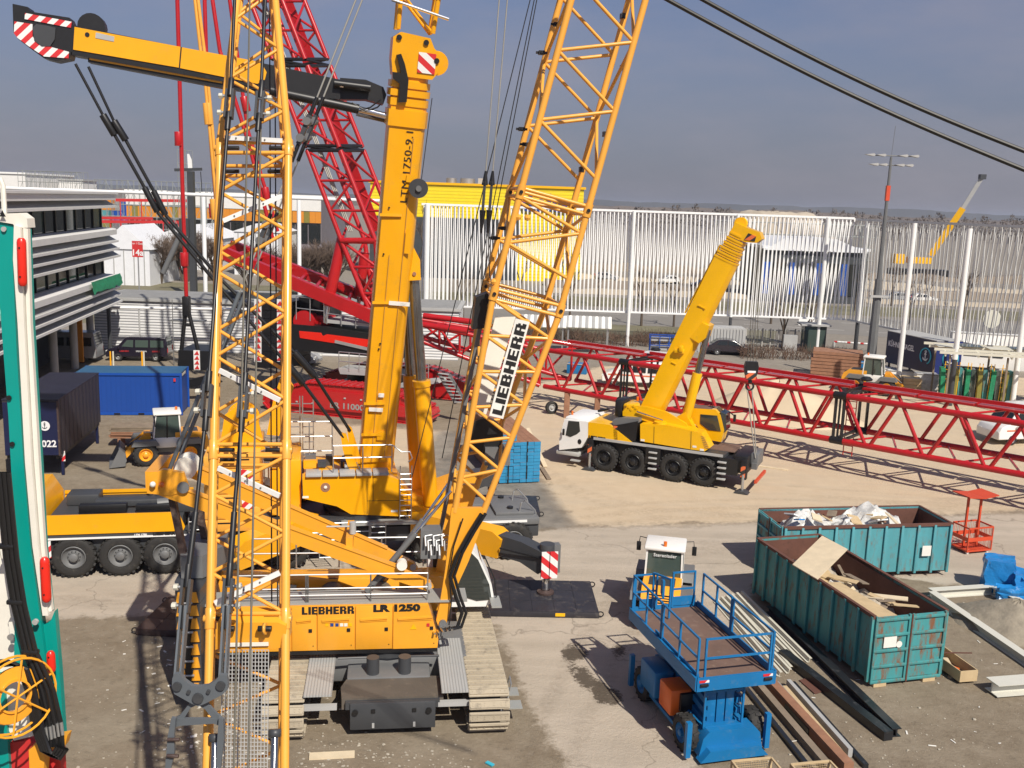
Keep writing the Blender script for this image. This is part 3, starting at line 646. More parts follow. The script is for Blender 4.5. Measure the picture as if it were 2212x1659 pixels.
t, a, b, h = hall('low_white_roof', 'low building with broad white roof behind the fence', 'building', 1650, 1875, 540, 148, 14, 'facade_dark', 'tent')
mb = MB(); mb.prism([(0, 0), (b.x-a.x, 0), (b.x-a.x-5, 1.9), (3, 1.9)], (a.x, a.y-.6, h-.2), (1, 0, 0), (0, 0, 1), (0, 1, 0), 12); mb.build('roof_slope', 'tent', t)
for i in range(12): blk('window', (a.x+(i+.5)*(b.x-a.x)/12, a.y-.06, h*.45), (1.0, .15, h*.6), 'blue_container' if i % 3 == 0 else 'glass_dark', t)
scaffold('grey scaffold stand behind the fence near the gravel mound', 1560, 1900, 165, 11.5, 20, 6, rx=.06)
# signs, small far structures
t = Thing('gate_sign', 'red square sign with white writing 14a on a post', 'sign', G(298, 640), world=True)
c = at(297, 538, 118); blk('board', c, (1.25, .12, 1.9), 'sign_red', t); rod('post', (c.x, c.y+.1, 0), (c.x, c.y+.1, c.z), .08, 'galv', t)
text('lettering', '14a', 'letter_white', t, basis((c.x, c.y-.07, c.z-.75), (1, 0, 0), (0, 0, 1)), 1.0, align='CENTER', bold=.02)
text('lettering', 'Tor / Gate', 'letter_white', t, basis((c.x, c.y-.07, c.z+.55), (1, 0, 0), (0, 0, 1)), .36, align='CENTER')
t = Thing('round_sign', 'round yellow sign on a thin pole behind the fence', 'sign', G(2142, 760), world=True)
c = at(2142, 689, 92); mb = MB(); mb.lathe([(.001, 0), (.85, 0), (.85, .1), (.001, .1)], c, (0, -1, 0), 18, False); mb.build('disc', 'panel_cream', t); rod('pole', (c.x, c.y+.1, 0), (c.x, c.y+.1, c.z), .05, 'galv', t)
# excavated mounds and far machines
def mound(name, label, c, rx, ry, h, m, seed, cat='mound', flat=1.0):
    r = random.Random(seed); vs = []; fs = []; nr, na = 9, 30
    ph = [r.uniform(0, 6.28) for _ in range(6)]
    for i in range(nr+1):
        k = i/nr
        for j in range(na):
            a = 2*math.pi*j/na; rr = k*(1+.14*math.sin(2*a+ph[0])+.09*math.sin(3*a+ph[1])+.05*math.sin(7*a+ph[2]))
            z = h*(min(flat, 1-k**1.25))/flat*(1+.10*math.sin(5*a+ph[3])*k)+r.uniform(-.035, .035)*h*(k < .95)
            vs.append((c[0]+rx*rr*math.cos(a), c[1]+ry*rr*math.sin(a), max(-.05, z) if i < nr else -.05))
    for i in range(nr):
        for j in range(na): fs.append((i*na+j, i*na+(j+1) % na, (i+1)*na+(j+1) % na, (i+1)*na+j))
    mb = MB(); mb._add(vs, fs, True); return thing1(mb, name, m, label, cat)
p = at(1690, 452, 420); mound('gravel_mound', 'big flat topped gravel heap on the horizon behind the fence', (p.x, 430, 0), 24, 14, 12.6, 'mound', 4, 'heap', flat=.55)
t = Thing('telescopic_crane', 'distant yellow crane with raised grey tipped boom behind the right fence', 'crane', G(1990, 575), world=True)
q0, q1, q2 = at(2010, 552, 210), at(2080, 450, 208), at(2122, 382, 207)
bar('boom', q0, q1, 1.1, 1.25, 'yellow_bright', t); bar('boom_extension', q1, q2, .7, .8, 'light_grey', t); blk('boom_head', q2, (1.2, 1.1, 1.0), 'dark_grey', t)
c = at(1985, 562, 210); blk('superstructure', (c.x, c.y, c.z), (4.6, 2.4, 1.3), 'yellow_bright', t); blk('carrier', (c.x, c.y, c.z-2.6), (12, 2.8, 1.4), 'black', t); blk('cab', (c.x-4.5, c.y, c.z+.2), (2, 2.2, 2), 'yellow_bright', t)
for i in range(4): wheel(t, (c.x-4.5+i*2.7, c.y-1.3, max(.6, c.z-3.4)), (0, -1, 0), .75, .5, 'rubber', 'dark_grey')
# bare trees, bushes
for i, (x, y, h, lab, st) in enumerate([
    (345, 612, 9.0, 'broad bare bush tree left of the white post behind the shed', 5), (402, 608, 9.5, 'dense bare tree behind the slim red stay above the shed', 6), (450, 606, 8.5, 'bare multi stemmed tree hidden partly by the yellow lattice', 5),
    (655, 640, 9.0, 'bare tree just right of the yellow lattice boom', 5), (712, 640, 9.5, 'bare tree in front of the red crane boom foot', 6), (545, 640, 8.5, 'bare tree seen through the yellow lattice boom', 5)]):
    bare_tree(G(x, y), h, lab, 20+i, .55, stems=st+3, dens=1.35)
for i, (x, y, h, lab) in enumerate([(1000, 690, 8, 'thin bare tree low behind the left end of the slatted fence'), (1230, 700, 8.5, 'bare tree behind the leaning lattice boom'), (1385, 704, 9, 'bare tree behind the fence left of the small yellow crane'), (1455, 706, 8, 'slim bare tree behind the fence by the small yellow crane'),
                             (1690, 752, 8.5, 'bare young tree by the gatehouse, right of the dark car'), (1742, 746, 7.5, 'bare sapling beside the grey kiosk'), (1665, 700, 9, 'tall bare tree behind the fence, right of the yellow boom'), (1965, 700, 8.5, 'bare tree behind the greyer fence run'), (2080, 690, 9, 'bare tree at right behind the greyer fence'),(905, 470, 10,'leafless poplar before the yellow hall')]):
    g = G(x, y) if y > 500 else V((at(905, 470, 150).x, 150, 0))
    bare_tree(g, h if y > 500 else 15.5, lab, 40+i, .42, stems=1, dens=1.0)
def bush(label, P, w, d, h, seed):
    r = random.Random(seed); mb = MB()
    for i in range(int(140*w/6)):
        b = V((P[0]+r.uniform(-w/2, w/2), P[1]+r.uniform(-d/2, d/2), 0)); mb.tube(b, b+V((r.uniform(-.5, .5), r.uniform(-.5, .5), h*r.uniform(.5, 1))), .03, 3, .008, False)
        for q in range(3): c = b+V((r.uniform(-.3, .3), r.uniform(-.3, .3), h*r.uniform(.2, .6))); mb.tube(c, c+V((r.uniform(-.5, .5), r.uniform(-.5, .5), r.uniform(.1, .5))), .018, 3, .006, False)
    return thing1(mb, 'hedge', 'hedge', label, 'hedge', 'leafless hedges')
for i, (x, y, w, lab) in enumerate([(1470, 742, 9, 'brown leafless hedge below the fence, left of the small yellow crane'), (1700, 775, 9, 'brown leafless hedge right of the dark parked car'), (1330, 745, 8, 'brown leafless hedge below the canopy roofs'), (1810, 778, 4, 'short brown hedge beside the barrier'), (1190, 735, 8, 'brown leafless hedge behind the red boom section')]):
    g = G(x, y); bush(lab, g, w, 2.0, 1.5, 70+i)
for i in range(60):       # wooded strip on the far side, tree by tree
    x = 1275+i*16+rnd.uniform(-5, 5); Y = 560+rnd.uniform(-40, 60); p = at(x, 445, Y); hh = rnd.uniform(10, 15.5)
    mb = MB(); r = random.Random(i)
    for q in range(150):
        a = r.uniform(0, 6.28); z = hh*r.uniform(.25, 1); w = 4.5*math.sin(math.pi*min(1, z/hh*.95))+.4
        c = V((p.x+math.cos(a)*w*r.random(), Y+math.sin(a)*w*r.random(), z)); mb._add([c+V((r.uniform(-.6, .6), r.uniform(-.6, .6), r.uniform(-.9, .9))) for _ in range(3)], [(0, 1, 2)])
    t = Thing('distant_tree', 'bare tree in the far wooded strip on the horizon', 'tree', (p.x, Y, 0), 0, 'trees of the far strip', world=True); mb.build('crown', 'far_trees', t); rod('trunk', (p.x, Y, 0), (p.x, Y, hh*.5), .3, 'bark', t, n=5)
# tall floodlight mast
t = Thing('floodlight_mast', 'tall grey floodlight mast with two tiers of lamps', 'light mast', G(1880, 790), world=True)
b = G(1880, 790); mb = MB(); mb.tube(b, b+V((0, 0, 7.8)), .46, 8, .34); mb.build('lower_pole', 'mid_grey', t); mb = MB(); mb.tube(b+V((0, 0, 7.8)), b+V((0, 0, 18.4)), .22, 8, .11); mb.build('upper_pole', 'mid_grey', t)
blk('band', b+V((0, 0, 15.3)), (.33, .33, 1.3), 'basket_red', t)
for z, w in ((18.5, 1.9), (17.7, 1.5)):
    rod('crossarm', b+V((-w, 0, z)), b+V((w, 0, z)), .05, 'mid_grey', t)
    for x in (-w, -w*.5, w*.5, w):
        mb = MB(); mb.prism([(-.42, .02), (.30, .12), (.42, 0), (.30, -.12)], b+V((x, -.35, z+.02)), (1, 0, 0), (0, 0, 1), (0, 1, 0), .55); mb.build('floodlight', 'light_grey', t)
rod('antenna', b+V((0, 0, 18.4)), b+V((.1, 0, 21)), .02, 'mid_grey', t); blk('camera_bracket', b+V((0, -.45, 6.3)), (1.6, .2, .2), 'light_grey', t)
# ================================================================ CRAWLER CRANE IN THE MIDDLE
CC = Thing('crawler_crane', 'yellow crawler crane with lattice boom and dusty tracks in the foreground', 'crane', (-3.26, 26.1, 0), R_(7.5))
pl = planer(CC)
NY, FY = -1.1, 1.1
# --- tracks
def shoe_mesh():
    mb = MB(); mb.box((0, 0, .035), (1.05, .262, .07), bev=.03)
    mb.box((0, -.07, .085), (.98, .035, .03)); mb.box((0, .09, .08), (.98, .03, .02))
    for x in (-.42, -.3, -.12, .12, .3, .42):
        for y in (-.03, .03): mb.tube((x, y, .07), (x, y, .084), .017, 5)
    me = bpy.data.meshes.new('track_shoe'); me.from_pydata(mb.v, [], mb.f); me.update()
    bm = bmesh.new(); bm.from_mesh(me); bmesh.ops.recalc_face_normals(bm, faces=bm.faces); bm.to_mesh(me); bm.free(); me.materials.append(None); return me
SHOE = shoe_mesh()
def track(t, x, y0, y1, zr, m, shoe, pitch, fm):
    mb = MB(); r = zr-.10; n = 12
    prof = [(y0+zr+.0, zr-r*.86)] ; pts = []
    for i in range(n+1): a = -math.pi/2-math.pi*i/n; pts.append((y0+zr+r*.88*math.cos(a), zr+r*.88*math.sin(a)))
    for i in range(n+1): a = math.pi/2-math.pi*i/n; pts.append((y1-zr+r*.88*math.cos(a), zr+r*.88*math.sin(a)))
    mb.prism(pts, (x-.30, 0, 0), (0, 1, 0), (0, 0, 1), (1, 0, 0), .60); fr = mb.build('track_frame', fm, t)
    for i in range(7): mb = MB(); yy = y0+zr+.3+i*(y1-y0-2*zr-.6)/6; mb.tube((x-.4, yy, .28), (x+.4, yy, .28), .17, 12); mb.build('roller', 'dark_grey', t, parent=fr)
    L1 = y1-y0-2*zr; per = 2*L1+2*math.pi*(zr-.07); k = round(per/pitch); st = per/k; R2 = zr-.07
    for i in range(k):
        s = (i+.3)*st
        if s < L1: y, z, a = y0+zr+s, 2*zr-.07, 0
        elif s < L1+math.pi*R2: b = (s-L1)/R2; y, z, a = y1-zr+R2*math.sin(b), zr+R2*math.cos(b), -b
        elif s < 2*L1+math.pi*R2: y, z, a = y1-zr-(s-L1-math.pi*R2), .07, math.pi
        else: b = (s-2*L1-math.pi*R2)/R2; y, z, a = y0+zr-R2*math.sin(b), zr-R2*math.cos(b), math.pi-b
        _inst('track_shoe', shoe, m, t, None, MX.Translation((x, y, z)) @ MX.Rotation(a, 4, 'X') @ MX.Diagonal((1, 1, 1, 1)))
for x in (-2.62, 2.55): track(CC, x, -3.42, 3.5, .58, 'track_dust', SHOE, .292, 'dark_grey')
# --- undercarriage and central ballast
mb = MB(); mb.box((0, 0, .85), (4.3, 2.3, .7), bev=.08); mb.box((0, -1.3, .8), (2.2, 1.4, .5), bev=.05); mb.build('car_body', 'mid_grey', CC)
mb = MB(); mb.lathe([(1.25, 0), (1.25, .35), (.001, .35)], (0, 0, 1.2), (0, 0, 1), 28); mb.build('slewing_ring', 'dark_grey', CC)
for x in (-.42, .42): mb = MB(); mb.tube((x, -1.75, 1.0), (x, -1.75, 1.5), .17, 12); mb.tube((x, -1.5, 1.38), (x*3.2, -1.6, 1.42), .03, 6); mb.build('support_cylinder', 'dark_grey', CC)
q = [pl(738, 1512, -3.0), pl(958, 1503, -3.0)]
bx0, bx1 = q[0].x, q[1].x; bz = (q[0].z+q[1].z)/2
mb = MB(); mb.prism([(bx0, -3.0), (bx1, -3.0), (bx1+.05, -2.3), (bx1-.1, -1.92), (bx0+.12, -1.85), (bx0-.05, -2.4)], (0, 0, bz-.28), (1, 0, 0), (0, 1, 0), (0, 0, 1), .30); mb.build('ballast_slab', 'weight_brown', CC)
mb = MB(); mb.box(((bx0+bx1)/2, -3.06, bz-.13), (bx1-bx0-.2, .12, .20)); mb.build('ballast_rim', 'dark_grey', CC)
q0, q1 = pl(756, 1520, -3.15), pl(940, 1570, -3.15)
mb = MB(); mb.box(((q0.x+q1.x)/2, -2.85, (q0.z+q1.z)/2), (q1.x-q0.x, .66, q0.z-q1.z), bev=.02); bw = mb.build('ballast_block', 'dark_grey', CC)
for k in (.06, .92): mb = MB(); c = V((q0.x+(q1.x-q0.x)*k, -3.19, q0.z-.22)); mb.tube(c, c+V((0, -.05, 0)), .075, 12); mb.build('lifting_lug', 'black', CC, parent=bw)
for k in (.27, .75): blk('latch', (q0.x+(q1.x-q0.x)*k, -3.195, q0.z-.20), (.10, .04, .09), 'black', CC, parent=bw); blk('hinge', (q0.x+(q1.x-q0.x)*k, -3.195, q1.z+.12), (.06, .04, .12), 'light_grey', CC, parent=bw)
blk('cross_arm', (-1.9, -3.06, bz-.16), (1.2, .14, .12), 'light_grey', CC); blk('cross_arm', (1.75, -3.06, bz-.16), (1.0, .14, .12), 'light_grey', CC)
for (xa, xb) in ((1.33, 2.02), (-2.12, -1.42)):
    z = 1.20
    for k in range(2):
        ya, yb = -3.2+k*1.55, -3.2+k*1.55+1.53
        mb = MB(); mb.box(((xa+xb)/2, (ya+yb)/2, z), (xb-xa, yb-ya, .05)); mb.build('walkway', 'deck_ribbed', CC)
for k, yy in enumerate((-2.75, -2.05)):
    mb = MB(); mb.box((3.28, yy, .55-.0*k), (.36, .42, .03)); mb.build('step', 'deck_alu', CC)
mb = MB(); mb.path([(3.13, -2.5, .62), (3.2, -2.5, 1.0), (3.2, -2.2, 1.06), (3.13, -2.1, .66)], .022); mb.build('grab_rail', 'galv', CC)
# --- machinery housing
ZB, ZT = 1.50, 2.78
bL = pl(455, 1412, -1.30).x; doors = [-5.1]
xs_ = [pl(x, 1400, -1.3).x for x in (630, 685, 767, 848, 945)]
xtop = pl(925, 1297, -1.3).x
mb = MB(); mb.prism([(-4.75, ZB), (xs_[4], ZB), (xs_[4]+.02, ZB+.25), (xtop, ZT), (-4.75, ZT)], (0, -1.28, 0), (1, 0, 0), (0, 0, 1), (0, 1, 0), .95); mb.build('engine_housing', 'orange_yellow', CC)
mb = MB(); mb.box((-1.6, 1.0, (ZB+ZT)/2), (6.4, .8, ZT-ZB), bev=.03); mb.build('far_housing', 'orange_yellow', CC)
mb = MB(); mb.box((-1.6, .15, 1.62), (6.2, 1.9, .25)); mb.build('main_frame', 'mid_grey', CC)
edges = [-4.72, -4.0]+xs_[0:4]+[xs_[4]]
for i in range(len(edges)-1):
    a, b = edges[i]+.012, edges[i+1]-.012
    mb = MB()
    if i == len(edges)-2: mb.prism([(a, ZB+.02), (b, ZB+.02), (b, ZB+.24), (a+(xtop-a)*.965, ZT-.03), (a, ZT-.03)], (0, -1.33, 0), (1, 0, 0), (0, 0, 1), (0, 1, 0), .05)
    else: mb.box(((a+b)/2, -1.305, (ZB+ZT)/2), (b-a, .05, ZT-ZB-.05), bev=.012)
    d = mb.build('door', 'orange_yellow', CC)
    if i >= 2:
        mb = MB(); mb.beam((a+.12, -1.345, ZT-.40), (b-.14, -1.345, ZT-.36), .04, .05); mb.beam((a+.12, -1.34, ZT-.46), (b-.14, -1.34, ZT-.43), .02, .02); mb.build('vent_lip', 'orange_yellow', CC, parent=d)
        blk('lock', (b-.16, -1.34, ZT-.68), (.09, .03, .09), 'black', CC, parent=d)
        mb = MB(); mb.tube((b-.09, -1.33, ZB+.16), (b-.09, -1.345, ZB+.16), .014, 6); mb.build('bolt', 'black', CC, parent=d)
for x, s_, m in ((735, .10, 'yellow_bright'), (688, .10, 'yellow_bright')): pass
for i, (x, m) in enumerate(((706, 'yellow_bright'), (717, 'letter_blue'), (728, 'letter_blue'), (738, 'sticker'), (747, 'sticker'), (757, 'yellow_bright'))):
    p = pl(x, 1350, -1.34); blk('warning_label', (p.x, -1.337, p.z), (.085, .012, .085), m, CC)
p = pl(893, 1355, -1.34); mb = MB(); mb.prism([(-.09, 0), (.09, 0), (0, .155)], (p.x, -1.345, p.z-.06), (1, 0, 0), (0, 0, 1), (0, 1, 0), .012); mb.build('warning_label', 'yellow_bright', CC)
p = pl(928, 1350, -1.34); blk('warning_label', (p.x-.04, -1.340, p.z), (.08, .012, .09), 'sign_red', CC)
blk('skirt', ((xs_[4]-4.7)/2, -1.25, ZB-.05), (xs_[4]+4.7, .12, .10), 'black', CC)
def face_text(name, s, x, y, m, size, bold, sx, yl=-1.336, sp=1.0):
    p = pl(x, y, yl); text(name, s, m, CC, basis((p.x, yl, p.z), (1, 0, 0), (0, 0, 1)), size, bold=bold, sx=sx, ext=.004, space=sp)
p = pl(652, 1328, -1.336); p2_ = pl(765, 1324, -1.336); heavy_text('lettering', 'LIEBHERR', 'letter_black', CC, basis((p.x, -1.332, p.z), (1, 0, 0), (0, 0, 1)), .215, p2_.x-p.x)
face_text('lettering', 'LR 1250', 806, 1321, 'letter_black', .255, .016, 1.45)
# deck, railings, winches
mb = MB(); mb.box((-1.4, -.80, ZT+.03), (7.0, .86, .05)); mb.build('deck', 'deck_alu', CC)
railing(CC, [(-3.95, -1.18, ZT+.05), (-2.2, -1.18, ZT+.05), (-2.15, -1.18, ZT+.05), (-.5, -1.18, ZT+.05), (1.02, -1.18, ZT+.05)], .78, 'galv', (1, .5, .26), .022, 'railing', 1.2)
railing(CC, [(-3.9, 1.35, ZT+.05), (1.0, 1.35, ZT+.05)], .9, 'galv', (1, .5), .022, 'railing', 1.2)
for x, r in ((-2.9, .42), (-1.6, .46), (-.25, .46)):
    mb = MB(); mb.lathe([(r*.95, -.55), (r, -.5), (r*.62, -.48), (r*.62, .48), (r, .5), (r*.95, .55)], (x, .12, 2.35), (0, 1, 0), 22); w = mb.build('winch_drum', 'dark_grey', CC)
    mb = MB(); mb.lathe([(r*.78, -.46), (r*.80, 0), (r*.78, .46)], (x, .12, 2.35), (0, 1, 0), 22); mb.build('wound_rope', 'rope', CC, parent=w)
for i in range(6): mb = MB(); x = -3.4+i*.7; mb.path([(x, -.35, 2.1), (x+.1, -.1, 2.75), (x+.4, .3, 2.6), (x+.7, .5, 2.0)], .03); mb.build('hose', 'hose', CC)
for i in range(14): blk('machinery', (rnd.uniform(-4.6, .9), rnd.uniform(-.25, .6), rnd.uniform(1.9, 2.6)), (rnd.uniform(.2, .6), rnd.uniform(.2, .5), rnd.uniform(.15, .4)), rnd.choice(['mid_grey', 'dark_grey', 'black', 'light_grey']), CC)
# --- counterweight
for i in range(8):
    z = .55+i*.36; mb = MB(); mb.prism([(-5.45, -1.65), (-4.85, -1.65), (-4.8, -1.2), (-4.8, 1.3), (-4.85, 1.7), (-5.45, 1.7), (-5.6, 1.0), (-5.6, -1.0)], (0, 0, z), (1, 0, 0), (0, 1, 0), (0, 0, 1), .345); s_ = mb.build('counterweight_slab', 'dark_grey', CC)
    for x0 in (-5.44, -5.10): mb = MB(); mb.prism([(0, .03), (.22, .03), (.17, .31), (.05, .31)], (x0, -1.69, z), (1, 0, 0), (0, 0, 1), (0, 1, 0), .04); mb.build('yellow_mark', 'orange_yellow', CC, parent=s_)
mb = MB(); mb.box((-5.16, -1.72, 2.0), (.13, .08, 3.1)); mb.build('tie_bar', 'black', CC)
for i in range(7): mb = MB(); z = .72+i*.40; mb.tube((-5.30, -1.75, z), (-5.02, -1.75, z), .03, 6); mb.build('tie_pin', 'light_grey', CC)
mb = MB(); mb.prism([(-5.45, -.9), (-4.9, -.9), (-4.5, -.2), (-4.5, .9), (-5.6, .9), (-5.7, .2)], (0, 0, 3.45), (1, 0, 0), (0, 1, 0), (0, 0, 1), .62); mb.build('counterweight_cap', 'mid_grey', CC)
# --- A-frame
for yl, pts in ((-.85, ((345, 1052), (925, 1262))), (.75, ((400, 1010), (892, 1222)))):
    a, b = pl(*pts[0], yl), pl(*pts[1], yl); d = (b-a).normalized()
    mb = MB(); up = V((0, 1, 0)).cross(d); h = .18
    mb.prism([(0, -h), (0, h), ((b-a).length*.86, h), ((b-a).length, .10), ((b-a).length+.16, 0), ((b-a).length, -.16), ((b-a).length*.9, -h)], a-V((0, .10, 0)), d, -up, (0, 1, 0), .20)
    s_ = mb.build('frame_beam', 'orange_yellow', CC)
    mb = MB(); mb.tube(b+V((0, -.16, 0)), b+V((0, .16, 0)), .09, 12); mb.build('pivot_pin', 'light_grey', CC, parent=s_)
    mb = MB(); mb.beam(a+d*.4-up*(h+.012), b-d*.9-up*(h+.012), .26, .02, up=up); mb.build('flange', 'orange_yellow', CC, parent=s_)
hd = pl(345, 1045, -.85); hd2 = pl(395, 1000, .75)
mb = MB(); mb.prism([(-.30, -.22), (.30, -.28), (.75, -.12), (.62, .32), (.12, .42), (-.25, .24)], (hd.x, -.98, hd.z), (1, 0, 0), (0, 0, 1), (0, 1, 0), .16); mb.prism([(-.30, -.22), (.30, -.28), (.75, -.12), (.62, .32), (.12, .42), (-.25, .24)], (hd.x, .7, hd.z), (1, 0, 0), (0, 0, 1), (0, 1, 0), .16)
mb.box((hd.x-.18, -.1, hd.z+.1), (.3, 1.7, .5)); mb.build('frame_head', 'orange_yellow', CC)
mb = MB(); mb.lathe([(.001, -.30), (.30, -.30), (.30, -.26), (.22, -.25), (.22, .25), (.30, .26), (.30, .30), (.001, .30)], (hd.x+.55, -.1, hd.z+.28), (0, 1, 0), 20); mb.build('sheave', 'cream', CC)
for x, m in ((-.12, 'lamp_clear'), (.10, 'lamp_amber')): mb = MB(); mb.ball((hd.x+x, -1.08, hd.z+.05), .08); mb.build('lamp', m, CC)
mb = MB(); mb.tube((hd.x+.62, -1.0, hd.z-.05), (hd.x+.62, -1.06, hd.z-.05), .15, 16); mb.build('pin_plate', 'mid_grey', CC)
for (x0, y0), (x1, y1), yl in (((372, 1075), (415, 1285), -.6), ((425, 1080), (470, 1290), .5)):
    a, b = pl(x0, y0, yl), pl(x1, y1, yl); bar('frame_strut', a, b, .16, .22, 'steel_rusty', CC)
c = pl(800, 1150, -.1); mb = MB(); mb.box((c.x-.55, -.05, c.z-.12), (.18, 1.5, .42)); mb.build('cross_beam', 'orange_yellow', CC)
mb = MB(); p = pl(762, 1137, -.5); mb.tube(p, p+V((-.7, 0, 0)), .025, 6); mb.tube(p+V((0, 0, -.2)), p+V((0, 0, .12)), .09, 12); mb.build('roller_guide', 'light_grey', CC)
p = pl(868, 1216, -.9); mb = MB(); mb.tube(p+V((0, -.22, 0)), p, .14, 16); mb.build('rope_roller', 'cream', CC)
# boom back stops
for yl, a_, b_ in ((-.6, (975, 1060), (792, 1278)), (.6, (985, 1022), (815, 1262))):
    a, b = pl(*a_, yl), pl(*b_, yl); k = lerp(a, b, .42); rod('backstop_rod', a, k, .045, 'chrome', CC); rod('backstop_tube', k, b, .085, 'mid_grey', CC)
# --- lattice boom
NL = [pl(x, y, NY) for x, y in ((1067, 634), (1124, 406), (1234, 0))]
NR = [pl(x, y, NY) for x, y in ((1210, 672), (1269, 456), (1394, 0))]
dL = (NL[2]-NL[0]).normalized(); dR = (NR[2]-NR[0]).normalized(); dm = (dL+dR).normalized()
wv = V((0, FY-NY, 0)); offL = NL[0]; offR = offL + (NR[0]-NL[0]) - dm*((NR[0]-NL[0]).dot(dm))   # square section
def sec(z): k = (z-offL.z)/dm.z; a = offL+dm*k; b = offR+dm*k; return [b, a, a+wv, b+wv]
Z1, Z2, Z3 = offL.z, sec(13.75)[1].z, 24.0
for (za, zb, n) in ((Z1+.12, Z2-.10, 2), (Z2+.10, Z3, 6)):
    lattice(CC, sec(za), sec(zb), n, .088, .048, 'yellow_pale', dirs=(1, 0, -1, 0), phase=1, skew=.72)
    A_ = sec(za); B_ = sec(zb)
    for i in (0, 2): rod('strut', A_[i], A_[i+1], .05, 'yellow_pale', CC)
    for S_ in (A_, B_): rod('strut', S_[1], S_[2], .048, 'yellow_pale', CC); rod('strut', S_[3], S_[0], .048, 'yellow_pale', CC)
for z in (Z1, Z2):
    for p in sec(z):
        mb = MB(); mb.tube(p-dm*.17, p+dm*.17, .115, 10); mb.build('joint_sleeve', 'yellow_pale', CC); mb = MB(); mb.tube(p+V((0, -.15, 0)), p+V((0, .15, 0)), .05, 8); mb.build('joint_pin', 'black', CC)
# lower tapering section
S1 = sec(Z1-.14)
fl, fr = pl(982, 1106, NY), pl(1044, 1106, NY)
S0 = [fr, fl, fl+wv, fr+wv]
lattice(CC, S0, S1, 6, .088, .048, 'yellow_pale', dirs=(1, 0, -1, 0), phase=0, skew=.30)
rod('strut', S1[0], S1[1], .05, 'yellow_pale', CC); rod('strut', S1[2], S1[3], .05, 'yellow_pale', CC); rod('strut', S1[1], S1[2], .05, 'yellow_pale', CC)
ft = [(975, 1096), (1050, 1096), (1034, 1150), (1012, 1210), (976, 1288), (966, 1340), (958, 1350), (946, 1349), (942, 1338), (950, 1300), (962, 1225)]
for yl in (NY-.07, FY-.07):
    P = [pl(x, y, NY) for x, y in ft]; mb = MB(); mb.prism([(p.x, p.z) for p in P], (0, yl, 0), (1, 0, 0), (0, 0, 1), (0, 1, 0), .14); f_ = mb.build('boom_foot', 'orange_yellow', CC)
    p = pl(956, 1343, NY); mb = MB(); mb.tube((p.x, yl-.07, p.z), (p.x, yl+.2, p.z), .10, 12); mb.build('foot_pin', 'mid_grey', CC, parent=f_)
mb = MB(); P = pl(1000, 1150, NY); mb.box((P.x, 0, P.z), (.16, 2.0, .3)); mb.build('foot_beam', 'orange_yellow', CC)
# grey rail up the back of the boom and rope sheave block
a, b = pl(945, 1180, .1), pl(1040, 690, .1); bar('guide_rail', a, b, .10, .22, 'mid_grey', CC)
c = pl(1042, 665, -.3); mb = MB(); mb.prism([(-.28, -.55), (.22, -.5), (.30, .1), (.1, .42), (-.2, .3)], (c.x, -.55, c.z), (1, 0, 0), (0, 0, 1), (0, 1, 0), .5); mb.build('rope_block', 'black', CC)
c = pl(1047, 940, 0); mb = MB(); mb.lathe([(.001, -.12), (.50, -.12), (.50, .12), (.001, .12)], c, (0, 1, 0), 24, False); mb.build('boom_winch', 'black', CC); blk('winch_mount', c+V((.35, 0, -.55)), (.7, .5, .5), 'mid_grey', CC)
# name board
bp_ = [pl(x, y, NY-.16) for x, y in ((1057, 897), (1087, 905), (1145, 696), (1113, 687))]
ux = ((bp_[3]-bp_[0])+(bp_[2]-bp_[1])).normalized(); uy = V((0, 1, 0)).cross(ux)*-1; ln = (bp_[3]-bp_[0]).length; wdt = (bp_[1]-bp_[0]).length
W_ = basis(bp_[1], ux, V((0, -1, 0)).cross(ux))
mb = MB(); mb.prism([(0, 0), (ln, 0), (ln, wdt), (0, wdt)], bp_[1], ux, V((0, -1, 0)).cross(ux), (0, 1, 0), .04); nb_ = mb.build('name_board', 'sticker', CC)
heavy_text('lettering', 'LIEBHERR', 'letter_black', CC, basis(bp_[1]+ux*.08+V((0, -1, 0)).cross(ux)*.055+V((0, -.004, 0)), ux, V((0, -1, 0)).cross(ux)), wdt-.11, ln-.16, parent=nb_)
a, b = pl(1020, 905, .3), pl(1075, 690, .3); a2, b2 = pl(1055, 905, .3), pl(1120, 690, .3)
mb = MB(); mb.prism([(a.x, a.z), (a2.x, a2.z), (b2.x, b2.z), (b.x, b.z)], (0, .9, 0), (1, 0, 0), (0, 0, 1), (0, 1, 0), .04); mb.build('back_board', 'cream', CC)
# lamps and knobs on the chords
for (x, y) in ((1135, 470), (1115, 469), (1062, 608)):
    p = pl(x, y, NY); mb = MB(); mb.ball(p+V((.05, -.02, 0)), .085, 8); mb.build('guide_ball', 'yellow_pale', CC)
for (x, y) in ((1202, 53), (1170, 114), (1127, 279), (1135, 312), (1088, 493), (1068, 514)):
    p = pl(x, y, FY*.2); mb = MB(); mb.box(p, (.16, .16, .10)); mb.box(p, (.06, .3, .06)); mb.box(p, (.3, .06, .06)); mb.build('rope_clip', 'black', CC)
for (x, y) in ((1345, 35), (1345, 146), (1307, 290), (1256, 366)):
    p = pl(x, y, FY); mb = MB(); mb.box(p, (.12, .2, .14)); mb.build('clamp', 'black', CC)
